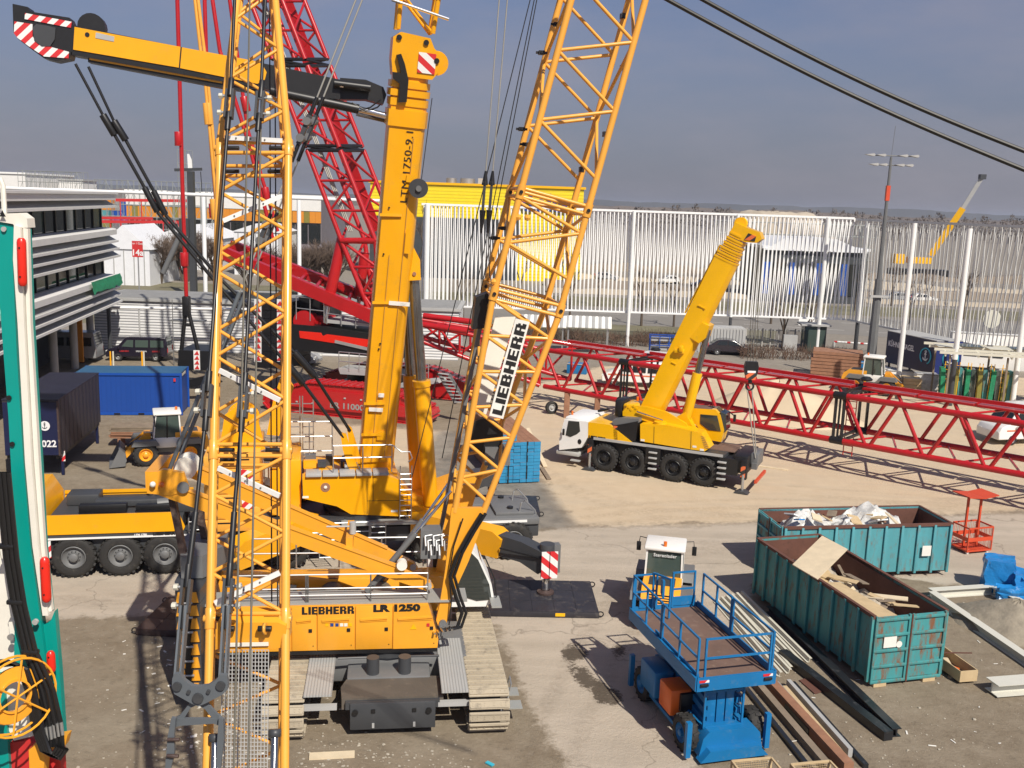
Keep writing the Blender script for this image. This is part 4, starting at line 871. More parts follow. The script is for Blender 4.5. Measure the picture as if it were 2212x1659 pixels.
# hoses at the boom foot
h1 = [pl(x, y, -1.35) for x, y in ((1040, 1110), (1015, 1150), (990, 1195), (972, 1245), (985, 1290), (998, 1325), (988, 1355), (955, 1362))]
mb = MB(); mb.path(h1, .055, 7); mb.build('hose', 'hose', CC); mb = MB(); mb.path([p+V((.11, -.03, .02)) for p in h1], .045, 7); mb.build('hose', 'hose', CC)
mb = MB(); mb.path([pl(x, y, -1.3) for x, y in ((1000, 1120), (980, 1180), (970, 1240), (975, 1300), (970, 1350))], .02, 6); mb.build('hose', 'hose', CC)
mb = MB()
for k in range(5): p = pl(935+k*9, 1362-k*2, -1.25); mb.tube(p, p+V((.05, -.25, .02)), .03, 6)
mb.build('coupling', 'chrome', CC)
mb = MB()
for k in range(9): p = pl(918+k*6, 1158+(k % 3)*10, -.9); mb.tube(p, p+V((.02, -.1, -.25)), .03, 6); mb.tube(p, p+V((.3, .1, .02)), .02, 6)
mb.build('valve_pipes', 'galv', CC)
blk('valve_block', pl(930, 1170, -.6), (.55, .5, .8), 'mid_grey', CC)
# --- operator cab
cy0, cy1 = 1.5, 2.75
cabp = [pl(x, y, cy0) for x, y in ((925, 1312), (1050, 1310), (1068, 1296), (1062, 1262), (1036, 1205), (1020, 1190), (925, 1186))]
mb = MB(); mb.prism([(p.x, p.z) for p in cabp], (0, cy0, 0), (1, 0, 0), (0, 0, 1), (0, 1, 0), cy1-cy0); cb = mb.build('cab', 'white', CC)
gl = [pl(x, y, cy0) for x, y in ((990, 1285), (1030, 1297), (1062, 1294), (1057, 1262), (1033, 1209), (1019, 1195), (935, 1191), (935, 1280))]
mb = MB(); mb.prism([(p.x, p.z) for p in gl], (0, cy0-.03, 0), (1, 0, 0), (0, 0, 1), (0, 1, 0), .03); mb.build('side_window', 'cab_glass', CC, parent=cb)
a, b = cabp[2], cabp[4]; mb = MB(); dn = V((0, 1, 0)).cross((b-a)).normalized()*.02
mb.poly([V((a.x, cy0+.1, a.z))+dn, V((a.x, cy1-.1, a.z))+dn, V((b.x, cy1-.1, b.z))+dn, V((b.x, cy0+.1, b.z))+dn]); mb.build('windscreen', 'cab_glass', CC, parent=cb)
mb = MB(); mb.box(((cabp[5].x+cabp[6].x)/2-.1, (cy0+cy1)/2, cabp[5].z+.02), (.9, .8, .05)); mb.build('roof_window', 'glass_dark', CC, parent=cb)
mb = MB(); mb.path([pl(x, y, cy0-.1) for x, y in ((1072, 1290), (1068, 1250), (1048, 1205), (1040, 1200))], .02); mb.build('mirror_rail', 'black', CC, parent=cb)
blk('entry_step', pl(1070, 1300, 1.2)+V((.0, 0, 0)), (.30, .8, .05), 'deck_alu', CC)
# ================================================================ BIG MOBILE CRANE
MC = Thing('mobile_crane', 'huge yellow mobile crane with upright telescopic boom behind the crawler crane', 'crane', (-5.6, 36.1, 0), R_(11.7))
pm = planer(MC)
# --- carrier
mb = MB(); mb.box((-2.9, 0, 1.15), (19.2, 2.5, .60), bev=.05); mb.build('chassis', 'dark_grey', MC)
for s in (-1, 1):
    for x in (-11.7, -10.05, -8.5, -7.0, -4.3, -2.7, 2.5, 4.1, 5.68): wheel(MC, (x, s*1.24, .745), (0, s, 0), .745, .50, 'rubber', 'mid_grey', 'dark_grey', lugs=22 if s < 0 else 0)
for s in (-1, 1):
    mb = MB(); mb.prism([(-10.95, 1.62), (-6.35, 1.62), (-6.28, 1.78), (-6.5, 2.32), (-10.9, 2.32)], (0, s*1.48-.03, 0), (1, 0, 0), (0, 0, 1), (0, 1, 0), .06); mb.build('side_panel', 'yellow', MC)
mb = MB(); mb.box((-8.6, 0, 1.90), (4.5, 2.85, .50)); mb.build('engine_deck', 'dark_grey', MC)
mb = MB(); mb.box((-8.6, 1.42, 2.30), (4.6, .06, .12)); mb.build('deck_edge', 'yellow', MC)
for (x, y, z, d, m) in ((-10.0, .5, 2.36, (1.1, .8, .4), 'dark_grey'), (-8.3, -.1, 2.34, (2.4, .5, .25), 'dark_grey'), (-7.1, .75, 2.40, (.9, .7, .4), 'dark_grey'), (-9.1, -.9, 2.38, (1.6, .3, .3), 'black'), (-6.4, -.6, 2.4, (.9, .8, .5), 'dark_grey'), (-7.4, -.95, 2.38, (1.2, .22, .22), 'black')):
    mb = MB(); mb.box((x, y, z), d, bev=.04); mb.build('engine_part', m, MC)
for (x, y) in ((-7.75, .75), (-6.9, .1)): mb = MB(); mb.tube((x, y, 2.3), (x, y, 2.75), .07, 8); mb.ball((x, y, 2.8), .11, 8); mb.build('filler_neck', 'dark_grey', MC)
mb = MB(); mb.tube((-7.3, -.8, 2.42), (-6.2, -.6, 2.46), .2, 12); mb.build('muffler', 'mid_grey', MC)
mb = MB(); mb.box((-8.2, -1.49, 1.46), (5.4, .03, .06)); mb.build('trim_strip', 'white', MC)
mb = MB(); mb.box((-8.4, -1.46, 1.52), (5.0, .03, .14)); mb.build('sill_panel', 'dark_grey', MC)
p = pm(330, 1147, -1.5); text('lettering', 'LIEBHERR', 'letter_black', MC, basis((p.x, -1.50, 1.485), (1, 0, 0), (0, 0, 1)), .14, bold=.008, sx=1.25); text('lettering', 'LTM 1750', 'letter_white', MC, basis((p.x-.62, -1.50, 1.49), (1, 0, 0), (0, 0, 1)), .10, bold=.004)
mb = MB(); mb.prism([(-13.1, 1.5), (-11.2, 1.5), (-10.95, 1.6), (-10.95, 2.4), (-11.3, 3.0), (-12.5, 3.0), (-13.1, 2.0)], (0, -1.45, 0), (1, 0, 0), (0, 0, 1), (0, 1, 0), 2.9); cb = mb.build('driver_cab', 'yellow', MC)
mb = MB(); mb.prism([(-12.8, 2.0), (-11.4, 2.0), (-11.5, 2.8), (-12.4, 2.8)], (0, -1.48, 0), (1, 0, 0), (0, 0, 1), (0, 1, 0), .03); mb.build('side_window', 'cab_glass', MC, parent=cb)
blk('warning_board', (-10.85, -1.5, 1.1), (.2, .05, .6), 'stripe_rw', MC)
mb = MB()
for k in range(6): mb.tube((-6.15, -1.52, .45+k*.3), (-5.65, -1.52, .45+k*.3), .022, 6)
mb.tube((-6.15, -1.52, .35), (-6.15, -1.52, 2.1), .025, 6); mb.tube((-5.65, -1.52, .35), (-5.65, -1.52, 2.1), .025, 6); mb.build('ladder', 'galv', MC)
# mid and rear decks, steps and rails
mb = MB(); mb.box((-3.4, 0, 1.72), (5.4, 2.7, .26)); mb.build('mid_deck', 'dark_grey', MC); mb = MB(); mb.box((.9, -1.38, 1.72), (3.4, .75, .10)); mb.build('catwalk', 'deck_alu', MC)
mb = MB(); mb.box((4.55, 0, 1.50), (4.3, 2.7, .28), bev=.04); mb.build('rear_deck', 'mid_grey', MC)
mb = MB(); mb.box((5.8, .1, 1.70), (1.5, 2.2, .12), bev=.02); mb.box((4.2, .6, 1.70), (1.3, 1.0, .12), bev=.02); mb.build('deck_plate', 'mid_grey', MC)
mb = MB(); mb.box((4.6, -1.37, 1.52), (3.2, .04, .09)); mb.build('trim_strip', 'white', MC)
for y in (-.9, .6): mb = MB(); mb.path([(6.0, y, 1.7), (6.05, y, 2.1), (6.2, y, 2.2), (6.6, y, 1.8), (6.65, y, 1.65)], .03); mb.build('grab_rail', 'galv', MC)
for (x, y) in ((5.6, .9), (5.7, -.5)): mb = MB(); mb.tube((x, y, 1.75), (x, y, 1.84), .12, 12); mb.build('deck_cap', 'black', MC)
for x in (-1.6, .25, 2.2):
    mb = MB()
    for k in range(6): mb.tube((x, -1.72, .5+k*.22), (x+.55, -1.72, .5+k*.22), .02, 6)
    for q in (0, .55): mb.tube((x+q, -1.72, .4), (x+q, -1.72, 1.75), .022, 6)
    mb.build('ladder', 'galv', MC)
railing(MC, [(-2.6, -1.72, 1.1), (.2, -1.72, 1.1)], .7, 'galv', (1, .5), .022, 'railing', .8)
# --- star outriggers with mats
def outrigger(sx, sy, jx, jy, near):
    root = V((2.0*sx if sx > 0 else -1.9, 1.15*sy, 1.55)); j = V((jx, jy, 0)); d = V((j.x-root.x, j.y-root.y, 0)); L_ = d.length; d.normalize(); s = V((-d.y, d.x, 0))
    m1 = root+d*(L_*.70)
    mb = MB(); mb.prism([(0, -.45), (L_*.68, -.42), (L_*.70+.05, .30), (L_*.64, .52), (0, .50)], root-s*.36, d, (0, 0, 1), s, .72); o = mb.build('outrigger_box', 'yellow', MC)
    mb = MB(); mb.prism([(L_*.55, -.32), (L_*.84, -.36), (L_*.97, -.62), (L_+.05, -.30), (L_-.05, .20), (L_*.84, .38), (L_*.68, .42), (L_*.55, .30)], root-s*.27, d, (0, 0, 1), s, .54); mb.build('outrigger_arm', 'dark_grey', MC)
    rod('strap', m1+s*-.42*(-1 if sy > 0 else 1)+d*.05+V((0, 0, .02)), m1+d*(L_*.33)+s*-.30*(-1 if sy > 0 else 1), .035, 'black', MC)
    rod('jack_housing', j+V((0, 0, 1.02)), j+V((0, 0, 2.0)), .26, 'dark_grey', MC, n=14); rod('jack_tube', j+V((0, 0, .78)), j+V((0, 0, 1.05)), .20, 'mid_grey', MC, n=14); rod('jack_rod', j+V((0, 0, .2)), j+V((0, 0, .80)), .145, 'chrome', MC, n=14)
    mb = MB(); mb.lathe([(.30, 0), (.30, .06), (.16, .12)], j+V((0, 0, .22)), (0, 0, 1), 16); mb.build('jack_foot', 'steel_rusty', MC)
    if near:
        for a in (-.15, .15): blk('warning_board', j+V((a+.02, -.33, 1.35)), (.27, .05, .95), 'stripe_rw2', MC)
        blk('control_box', j+V((.36, .1, 1.45)), (.22, .3, 1.0), 'mid_grey', MC)
JX = 6.06
for sx, sy, jx, jy in ((1, -1, JX, -5.24), (1, 1, JX, 5.3), (-1, -1, -5.7, -5.5), (-1, 1, -5.7, 5.3)): outrigger(sx, sy, jx, jy, jx > 0 and jy < 0)
def mat_pad(label, c, w, d, rz, m, group='steel outrigger mats'):
    t = Thing('outrigger_mat', label, 'steel mat', (c[0], c[1], 0), rz, group)
    mb = MB(); mb.box((0, 0, .10), (w, d, .20), bev=.015); mb.build('plate', m, t)
    for i in range(5):
        for k in range(3):
            mb = MB(); mb.box((-w/2+(i+.5)*w/5, -d/2+(k+.5)*d/3, .208), (w/5-.02, d/3-.02, .012)); mb.build('panel', m, t)
    for sx in (-1, 1):
        for sy in (-1, 1): mb = MB(); mb.path([(sx*w/2+.1*math.cos(a)*sx+.05*sx, sy*(d/2-.08), .12+.09*math.sin(a)) for a in [i*2*math.pi/10 for i in range(10)]], .022, 5, True); mb.build('lifting_eye', 'black', t)
    blk('label', (0.15*w, -d/2-.004, .11), (.32, .01, .11), 'yellow_bright', t); return t
wj = MC.frame @ V((JX, -5.24, 0)); mat_pad('black steel mat under the front right outrigger jack, beside the crawler track', (wj.x-.15, wj.y-.22), 3.7, 2.75, R_(2), 'steel_plate')
wj = MC.frame @ V((JX, 5.3, 0)); mat_pad('black steel mat under the far outrigger jack by the blue ended timber', (wj.x+.4, wj.y-.2), 3.4, 2.5, R_(3), 'steel_plate')
wj = MC.frame @ V((-5.7, -5.5, 0)); mat_pad('rust stained steel mat left of the crawler crane', (wj.x+.3, wj.y-.1), 3.0, 2.5, R_(-3), 'steel_rusty')
# --- slewing superstructure
mb = MB(); mb.lathe([(1.45, 0), (1.45, .32), (1.3, .4), (.001, .4)], (0, 0, 1.72), (0, 0, 1), 32); mb.build('slewing_ring', 'dark_grey', MC)
sp_ = [(653, 1031), (830, 1026), (864, 1037), (880, 1116), (758, 1111), (728, 1094), (655, 1077)]
for yl, dp in ((-1.5, .5), (.95, .5)):
    P = [pm(x, y, -1.5) for x, y in sp_]; mb = MB(); mb.prism([(p.x, p.z) for p in P], (0, yl, 0), (1, 0, 0), (0, 0, 1), (0, 1, 0), dp); sb_ = mb.build('side_housing', 'yellow', MC)
    if yl < 0:
        c = pm(703, 1053, -1.52); mb = MB(); mb.tube((c.x, -1.515, c.z), (c.x, -1.49, c.z), .17, 18); mb.build('access_hole', 'timber_brown', MC, parent=sb_); mb = MB(); mb.ball((c.x, -1.51, c.z), .07, 8); mb.build('tie_point', 'cream', MC, parent=sb_)
        for a, b in (((806, 1032), (806, 1082)), ((793, 1046), (793, 1109)), ((793, 1082), (866, 1081))):
            pa, pb = pm(*a, -1.505), pm(*b, -1.505); mb = MB(); mb.beam((pa.x, -1.505, pa.z), (pb.x, -1.505, pb.z), .014, .012); mb.build('panel_gap', 'black', MC, parent=sb_)
        c = pm(660, 1074, -1.51); blk('label', (c.x, -1.505, c.z), (.22, .01, .08), 'sticker', MC, parent=sb_); c = pm(852, 1104, -1.51); blk('label', (c.x, -1.505, c.z), (.25, .01, .08), 'sticker', MC, parent=sb_)
P = [pm(x, y, -1.5) for x, y in sp_]; zt = P[1].z; xl, xr = P[0].x, P[2].x
mb = MB(); mb.box(((xl+xr)/2, 0, zt-.55), (xr-xl-.1, 1.9, .9)); mb.build('turntable_frame', 'yellow', MC)
mb = MB(); mb.prism([(xl+2.2, 2.1), (xl+4.2, 2.1), (xr, zt-.35), (xr-.3, zt-.1), (xl+2.0, zt-.4)], (0, -1.2, 0), (1, 0, 0), (0, 0, 1), (0, 1, 0), 2.2); mb.build('front_frame', 'yellow', MC)
for i in range(5): mb = MB(); w = (xr-xl-.5)/5; mb.box((xl+.1+w*(i+.5), -1.25, zt+.06), (w-.04, .75, .10), bev=.015); mb.build('catwalk_panel', 'light_grey', MC)
railing(MC, [(xl+1.1, -1.45, zt+.1), (xr-.3, -1.45, zt+.1)], 1.02, 'galv', (1, .55), .024, 'railing', 1.3)
railing(MC, [(xl-.6, .4, zt-.3), (xl+1.1, .4, zt-.3)], 1.9, 'galv', (1, .7, .4), .024, 'railing', .9)
mb = MB(); mb.path([(xr-.3, -1.45, zt+1.12), (xr+.05, -1.45, zt+.85), (xr+.35, -1.45, zt+.85), (xr+.45, -1.45, zt+.6), (xr+.3, -1.45, zt+.45)], .024); mb.build('rail_end', 'galv', MC)
for i, (xx, zz) in enumerate(((-2.6, 0), (-2.3, 0), (-1.8, 0))): mb = MB(); mb.path([(xl+xx*.3-.7, -1.2+i*.5, zt-.4), (xl+xx*.3-.7, -1.2+i*.5, zt+.9), (xl+xx*.3-.2, -1.2+i*.5, zt+1.1), (xl+xx*.3+.1, -1.2+i*.5, zt+.9), (xl+xx*.3-.1, -1.2+i*.5, zt+.3), (xl+xx*.3-.6, -1.2+i*.5, zt+.3)], .024); mb.build('guard_rail', 'galv', MC)
mb = MB()
for k in range(9): mb.tube((xr+.0, -1.58, 1.95+k*.2), (xr+.42, -1.58, 1.95+k*.2), .02, 6)
for q in (0, .42): mb.tube((xr+q, -1.58, 1.85), (xr+q, -1.58, zt+.35), .022, 6)
mb.build('ladder', 'galv', MC)
c = pm(898, 1110, -1.2); mb = MB(); mb.tube((c.x, -1.3, c.z+.05), (c.x, -.6, c.z+.05), .30, 18); mb.build('cylinder_lug', 'yellow', MC); mb = MB(); mb.tube((c.x, -1.34, c.z+.05), (c.x, -1.28, c.z+.05), .12, 14); mb.build('lug_pin', 'mid_grey', MC)
mb = MB(); mb.prism([(-1.0, -.6), (.9, -.2), (2.0, .1), (1.9, 1.0), (.4, .5), (-.9, .3)], (c.x, -.5, c.z), (1, 0, 0), (0, 0, 1), (0, 1, 0), 1.6); mb.build('nose_frame', 'yellow', MC)
# winches and fittings on the deck
for i in range(16): blk('deck_fitting', (rnd.uniform(xl+.1, xr-1.4), rnd.uniform(-.8, .7), zt+rnd.uniform(.0, .35)), (rnd.uniform(.15, .5), rnd.uniform(.15, .5), rnd.uniform(.12, .4)), rnd.choice(['yellow', 'yellow', 'mid_grey', 'light_grey', 'dark_grey']), MC)
# counterweight and winch frame at the tail
cx = xl-2.1
for i in range(6):
    mb = MB(); mb.box((cx-.3, -.2, 1.95+i*.46), (1.9, 3.8, .44), bev=.04); s_ = mb.build('counterweight_slab', 'yellow_pale', MC)
    blk('plate_gap', (cx-.3, -2.105, 1.95+i*.46+.1), (1.2, .01, .05), 'letter_black', MC, parent=s_)
mb = MB(); mb.prism([(-.28, .55), (.28, .4), (.20, -.9), (-.15, -1.0)], (cx+.2, -2.14, 3.5), (1, 0, 0), (0, 0, 1), (0, 1, 0), .03); mb.build('warning_board', 'stripe_rw', MC)
mb = MB(); mb.box((cx+1.5, .2, 3.0), (1.1, 2.6, 2.1), bev=.05); mb.build('winch_housing', 'yellow', MC)
mb = MB(); mb.lathe([(.001, -1.0), (.60, -1.0), (.60, -.88), (.42, -.86), (.42, .86), (.60, .88), (.60, 1.0), (.001, 1.0)], (cx-.1, .3, 5.15), (0, 1, 0), 26); mb.build('main_winch', 'yellow', MC)
mb = MB(); mb.prism([(-.7, -.8), (.9, -.8), (.6, .6), (.1, 1.0), (-.5, .5)], (cx-.1, -1.0, 5.2), (1, 0, 0), (0, 0, 1), (0, 1, 0), .12); mb.build('winch_cheek', 'yellow', MC)
mb = MB(); mb.prism([(0, 0), (.45, -.05), (1.0, 1.8), (.8, 2.2), (.5, 2.1), (.25, 1.3)], (cx+.8, .1, 4.7), (1, 0, 0), (0, 0, 1), (0, 1, 0), .14); mb.build('winch_bracket', 'yellow', MC)
for q in range(2):
    mb = MB(); x0 = cx+1.6+q*.5
    for k in range(12): mb.tube((x0, .9, 2.4+k*.3), (x0+.4, .9, 2.4+k*.3), .02, 5)
    for w in (0, .4): mb.tube((x0+w, .9, 2.2), (x0+w, .9, 6.0), .025, 5)
    mb.build('ladder', 'galv', MC)
# --- telescopic boom
B0, B1 = pm(813, 1000, 0), pm(884, 205, -1.7)
bd = (B1-B0).normalized(); bv = V((0, 1, 0)); bu = bv.cross(bd).normalized(); bv = bd.cross(bu)
prof = [(-.62, -.58), (.23, -.60), (.47, -.47), (.62, -.2), (.62, .2), (.47, .47), (.23, .60), (-.62, .58), (-.67, .46), (-.67, -.46)]
def bprism(name, k0, k1, sc, m, parent=None, pr=prof):
    a, b = lerp(B0, B1, k0), lerp(B0, B1, k1); mb = MB(); mb.prism([(x*sc, y*sc) for x, y in pr], a, bu, bv, bd, (b-a).length); return mb.build(name, m, MC, parent)
boom = bprism('boom', -.03, .985, 1.0, 'yellow')
def bp(k, u, v): return lerp(B0, B1, k)+bu*u+bv*v
for k, w, sc in ((.935, .040, 1.10), (.985, .018, 1.06), (1.008, .016, 1.10), (1.028, .016, 1.07)): bprism('collar', k-.012, k-.012+w, sc, 'yellow', parent=boom)
bprism('inner_boom', .96, 1.075, .93, 'yellow', parent=boom)
for k in (.10, .19, .47, .70): mb = MB(); mb.beam(bp(k, -.70, -.645), bp(k+.004, .05, -.645), .05, .10); mb.build('bracket', 'yellow', MC, parent=boom)
for k, ua, ub in ((.175, -.5, 0.0), (.473, -.12, .62), (.217, -.2, .0), (.78, .1, .1001)):
    if ub-ua > .05: mb = MB(); mb.beam(bp(k, ua, -.67), bp(k, ub, -.67), .04, .14, up=bd); mb.build('guide_plate', 'sticker', MC, parent=boom)
for ua in (-.25, .22):
    mb = MB(); mb.beam(bp(.02, ua, -.633), bp(.60 if ua < 0 else .9, ua, -.645), .012, .012); mb.build('weld_seam', 'timber_brown', MC, parent=boom)
for (k, u) in ((.36, -.3), (.345, -.33), (.60, -.45), (.72, -.4)): mb = MB(); p = bp(k, u, -.625); mb.tube(p, p-bv*.02, .035, 8); mb.build('port', 'black', MC, parent=boom)
for (k, u, w, h) in ((.10, .05, .35, .35), (.64, .35, .2, .9), (.03, .2, .3, .2), (.80, .3, .4, .3)): p = bp(k, u, -.66); mb = MB(); mb.prism([(-w/2, -h/2), (w/2, -h/2), (w*.3, h/2), (-w*.5, h*.3)], p, bu, bd, bv, .06); mb.build('lug_plate', 'yellow', MC, parent=boom)
text('lettering', 'LTM 1750-9.1', 'letter_black', MC, basis(bp(.735, .20, -.612), bd, -bu), .34, bold=.0, sx=1.2, space=1.08, parent=boom)
c = bp(.778, .52, -.75); mb = MB(); mb.lathe([(.001, 0), (.30, 0), (.33, .05), (.33, .16), (.001, .16)], c, -bv, 22, False); cr = mb.build('cable_reel', 'dark_grey', MC); mb = MB(); mb.tube(c-bv*.16, c-bv*.24, .10, 12); mb.build('reel_hub', 'mid_grey', MC, parent=cr)
rod('signal_cable', bp(.80, .60, -.8), bp(1.0, .72, -.6), .014, 'black', MC)
# boom head with jib stub
hb = 1.055
mb = MB(); mb.prism([(-.66, 0), (.66, 0), (.84, .25), (.92, .55), (.84, .85), (.64, 1.0), (.48, 1.30), (-.50, 1.38), (-.74, 1.2), (-.74, .5)], bp(hb-.012, 0, -.62), bu, bd, bv, 1.24); hd_ = mb.build('boom_head', 'yellow', MC)
mb = MB(); p = bp(hb-.012, .72, -.66)+bd*.62; mb.box((0, 0, 0), (.001, .001, .001)) if 0 else None
mb = MB(); mb.prism([(-.28, -.3), (.30, -.3), (.30, .35), (-.28, .35)], bp(hb-.012, .42, -.64)+bd*.48, bu, bd, bv, -.02); mb.build('warning_board', 'stripe_rw2', MC, parent=hd_)
for u, w in ((.75, .62), (-.55, 1.2), (.35, 1.15)): p = bp(hb-.012, u, -.62)+bd*w; mb = MB(); mb.tube(p, p-bv*.06, .09, 14); mb.build('head_pin', 'black', MC, parent=hd_)
mb = MB(); mb.lathe([(.001, -.3), (.40, -.3), (.33, -.1), (.33, .1), (.40, .3), (.001, .3)], bp(hb-.012, .78, -.1)+bd*.55, bv, 22); mb.build('head_sheave', 'yellow', MC, parent=hd_)
mb = MB(); mb.prism([(-.06, 0), (.22, .05), (.22, .75), (.05, 1.25), (-.10, 1.55), (-.24, 1.5), (-.05, .95), (-.32, .95), (-.30, .75), (-.06, .6)], bp(hb-.075, -.35, -.78), bu, bd, bv, .16); mb.build('guy_hook', 'black', MC, parent=hd_)
J0 = [bp(hb, .55, -.5)+bd*1.3, bp(hb, -.6, -.5)+bd*1.3, bp(hb, -.6, .5)+bd*1.3, bp(hb, .55, .5)+bd*1.3]; J1 = [bp(hb, .95, -.55)+bd*7, bp(hb, -.6, -.55)+bd*7, bp(hb, -.6, .55)+bd*7, bp(hb, .95, .55)+bd*7]
lattice(MC, J0, J1, 5, .085, .05, 'yellow', dirs=(1, 0, -1, 0))
for w in (2.15, 2.95): mb = MB(); mb.tube(bp(hb, -.9, -.75)+bd*w, bp(hb, 1.0, -.75)+bd*(w-.35), .05, 8); mb.build('jib_rail', 'chrome', MC)
# luffing cylinder
a, b = pm(930, 1088, -.4), pm(893, 590, -.9); k = lerp(a, b, .54); rod('luffing_barrel', a, k, .30, 'yellow', MC, n=20); rod('luffing_rod', k, b, .20, 'cyl_grey', MC, n=18); mb = MB(); mb.tube(k-(b-a).normalized()*.12, k+(b-a).normalized()*.10, .34, 20); mb.build('barrel_cap', 'yellow', MC)
a2, b2 = a+V((-.35, 1.1, .1)), b+V((-.25, 1.2, .1)); k2 = lerp(a2, b2, .54); rod('luffing_barrel', a2, k2, .30, 'yellow', MC, n=20); rod('luffing_rod', k2, b2, .20, 'cyl_grey', MC, n=18)
mb = MB(); p = b; mb.prism([(-.55, 1.1), (-.2, 1.25), (.20, .5), (.24, -.22), (-.2, -.25), (-.42, .1)], p-V((0, .30, 0)), (1, 0, 0), (0, 0, 1), (0, 1, 0), .5); mb.build('cylinder_bracket', 'yellow', MC)
mb = MB(); mb.tube(b+V((0, -.35, 0)), b+V((0, -.28, 0)), .07, 10); mb.build('bracket_pin', 'timber_brown', MC)
# --- guying frame folded out to the left
AY = -1.75
def q2(x, y, yl=AY): return pm(x, y, yl)
def slab(name, pts, yl, th, m, parent=None):
    P = [pm(x, y, yl) for x, y in pts]; mb = MB(); mb.prism([(p.x, p.z) for p in P], (0, yl, 0), (1, 0, 0), (0, 0, 1), (0, 1, 0), th); return mb.build(name, m, MC, parent)
arm = slab('guy_arm', [(158, 55), (585, 140), (735, 172), (735, 215), (640, 205), (560, 190), (155, 118)], AY, .75, 'black')
slab('arm_panel', [(161, 58), (390, 101), (386, 146), (158, 107)], AY-.03, .03, 'yellow', arm); 
slab('arm_panel', [(393, 102), (548, 131), (566, 138), (576, 156), (572, 172), (556, 181), (389, 147)], AY-.03, .03, 'yellow', arm)
slab('arm_slot', [(207, 70), (247, 79), (246, 90), (206, 82)], AY-.045, .02, 'light_grey', arm)
p = q2(189, 75); mb = MB(); mb.tube((p.x, AY-.05, p.z), (p.x, AY-.02, p.z), .07, 12); mb.build('arm_hole', 'black', MC, parent=arm)
slab('arm_lower_rail', [(190, 124), (480, 180), (560, 194), (560, 202), (480, 190), (190, 134)], AY+.1, .5, 'black', arm); slab('arm_stripe', [(193, 124), (480, 176), (480, 180), (193, 129)], AY+.05, .04, 'yellow', arm)
tip = slab('arm_tip', [(27, 8), (60, 15), (66, 25), (150, 38), (158, 55), (155, 110), (150, 126), (120, 132), (95, 126), (62, 102), (40, 85), (29, 70)], AY+.05, .7, 'black')
slab('warning_band', [(54, 28), (155, 47), (153, 60), (53, 41)], AY+.02, .03, 'stripe_rw', tip); slab('warning_band', [(31, 46), (70, 52), (70, 78), (82, 96), (105, 100), (149, 112), (148, 126), (95, 122), (62, 100), (38, 82), (30, 72)], AY+.02, .03, 'stripe_rw', tip)
slab('tip_sheave', [(70, 60), (78, 52), (100, 55), (120, 60), (118, 85), (108, 100), (90, 100), (74, 88)], AY+.005, .02, 'dark_grey', tip)
p = q2(200, 60, AY+.3); mb = MB(); mb.lathe([(.001, -.2), (.42, -.2), (.42, .2), (.001, .2)], p, (0, 1, 0), 20, False); mb.build('rope_sheave', 'black', MC, parent=arm)
slab('arm_joint', [(735, 168), (790, 172), (828, 188), (835, 205), (828, 225), (790, 215), (735, 214)], AY+.15, .6, 'black', arm)
mb = MB(); mb.tube(q2(722, 180, AY-.1), q2(800, 190, AY-.1), .13, 12); mb.build('swing_cylinder', 'black', MC, parent=arm); mb = MB(); mb.tube(q2(722, 181, AY-.12), q2(742, 184, AY-.12), .10, 12); mb.build('swing_rod', 'chrome', MC, parent=arm)
a, k, b = q2(585, 196, AY+.1), q2(775, 236, AY+.1), q2(884, 262, AY+.0)
rod('tilt_barrel', a, k, .16, 'black', MC, n=14); rod('tilt_rod', k, b, .105, 'chrome', MC, n=14); rod('tilt_rod', q2(770, 246, AY+.5), q2(860, 268, AY+.9), .07, 'cyl_grey', MC, n=12)
for o_ in (0, 1): mb = MB(); mb.path([q2(740+o_*20, 222, AY), q2(770+o_*20, 240, AY), q2(800+o_*15, 232, AY), q2(822, 215+o_*10, AY)], .03); mb.build('hose', 'hose', MC)
# guy rods from the arm tip down to the turntable
for dx, dy, yb in ((0, 0, -.95), (28, 6, -.55)):
    pts = [(163+dx, 138+dy, AY+.2), (222+dx*.85, 248+dy*2.2, AY+.3), (248+dx*.85, 292+dy*1.8, AY+.32), (312+dx*.7, 405+dy*1.2, AY+.4), (340+dx*.62, 458+dy, AY+.42), (458+dx*.5, 600-dy*.3, AY+.5), (610+dx*.9, 775-dy*2.4, -1.2), (655+dx*.9, 828-dy*2.6, -1.1), (742+dx*.5, 945-dy*2.4, yb)]
    P = [pm(*q) for q in pts]
    for i, (ra, nm) in enumerate(((.045, 'guy_rod'), (.12, 'guy_link'), (.055, 'guy_rod'), (.10, 'guy_link'), (.06, 'guy_rod'), (.06, 'guy_rod'), (.13, 'guy_link'), (.06, 'guy_rod'))): rod(nm, P[i], P[i+1], ra, 'black', MC)
slab('guy_anchor', [(735, 935), (748, 938), (762, 985), (775, 1012), (765, 1025), (752, 1010), (740, 970)], -1.0, .16, 'yellow'); slab('guy_anchor', [(748, 915), (760, 925), (775, 975), (782, 1005), (768, 1010), (755, 965)], -.55, .16, 'yellow')
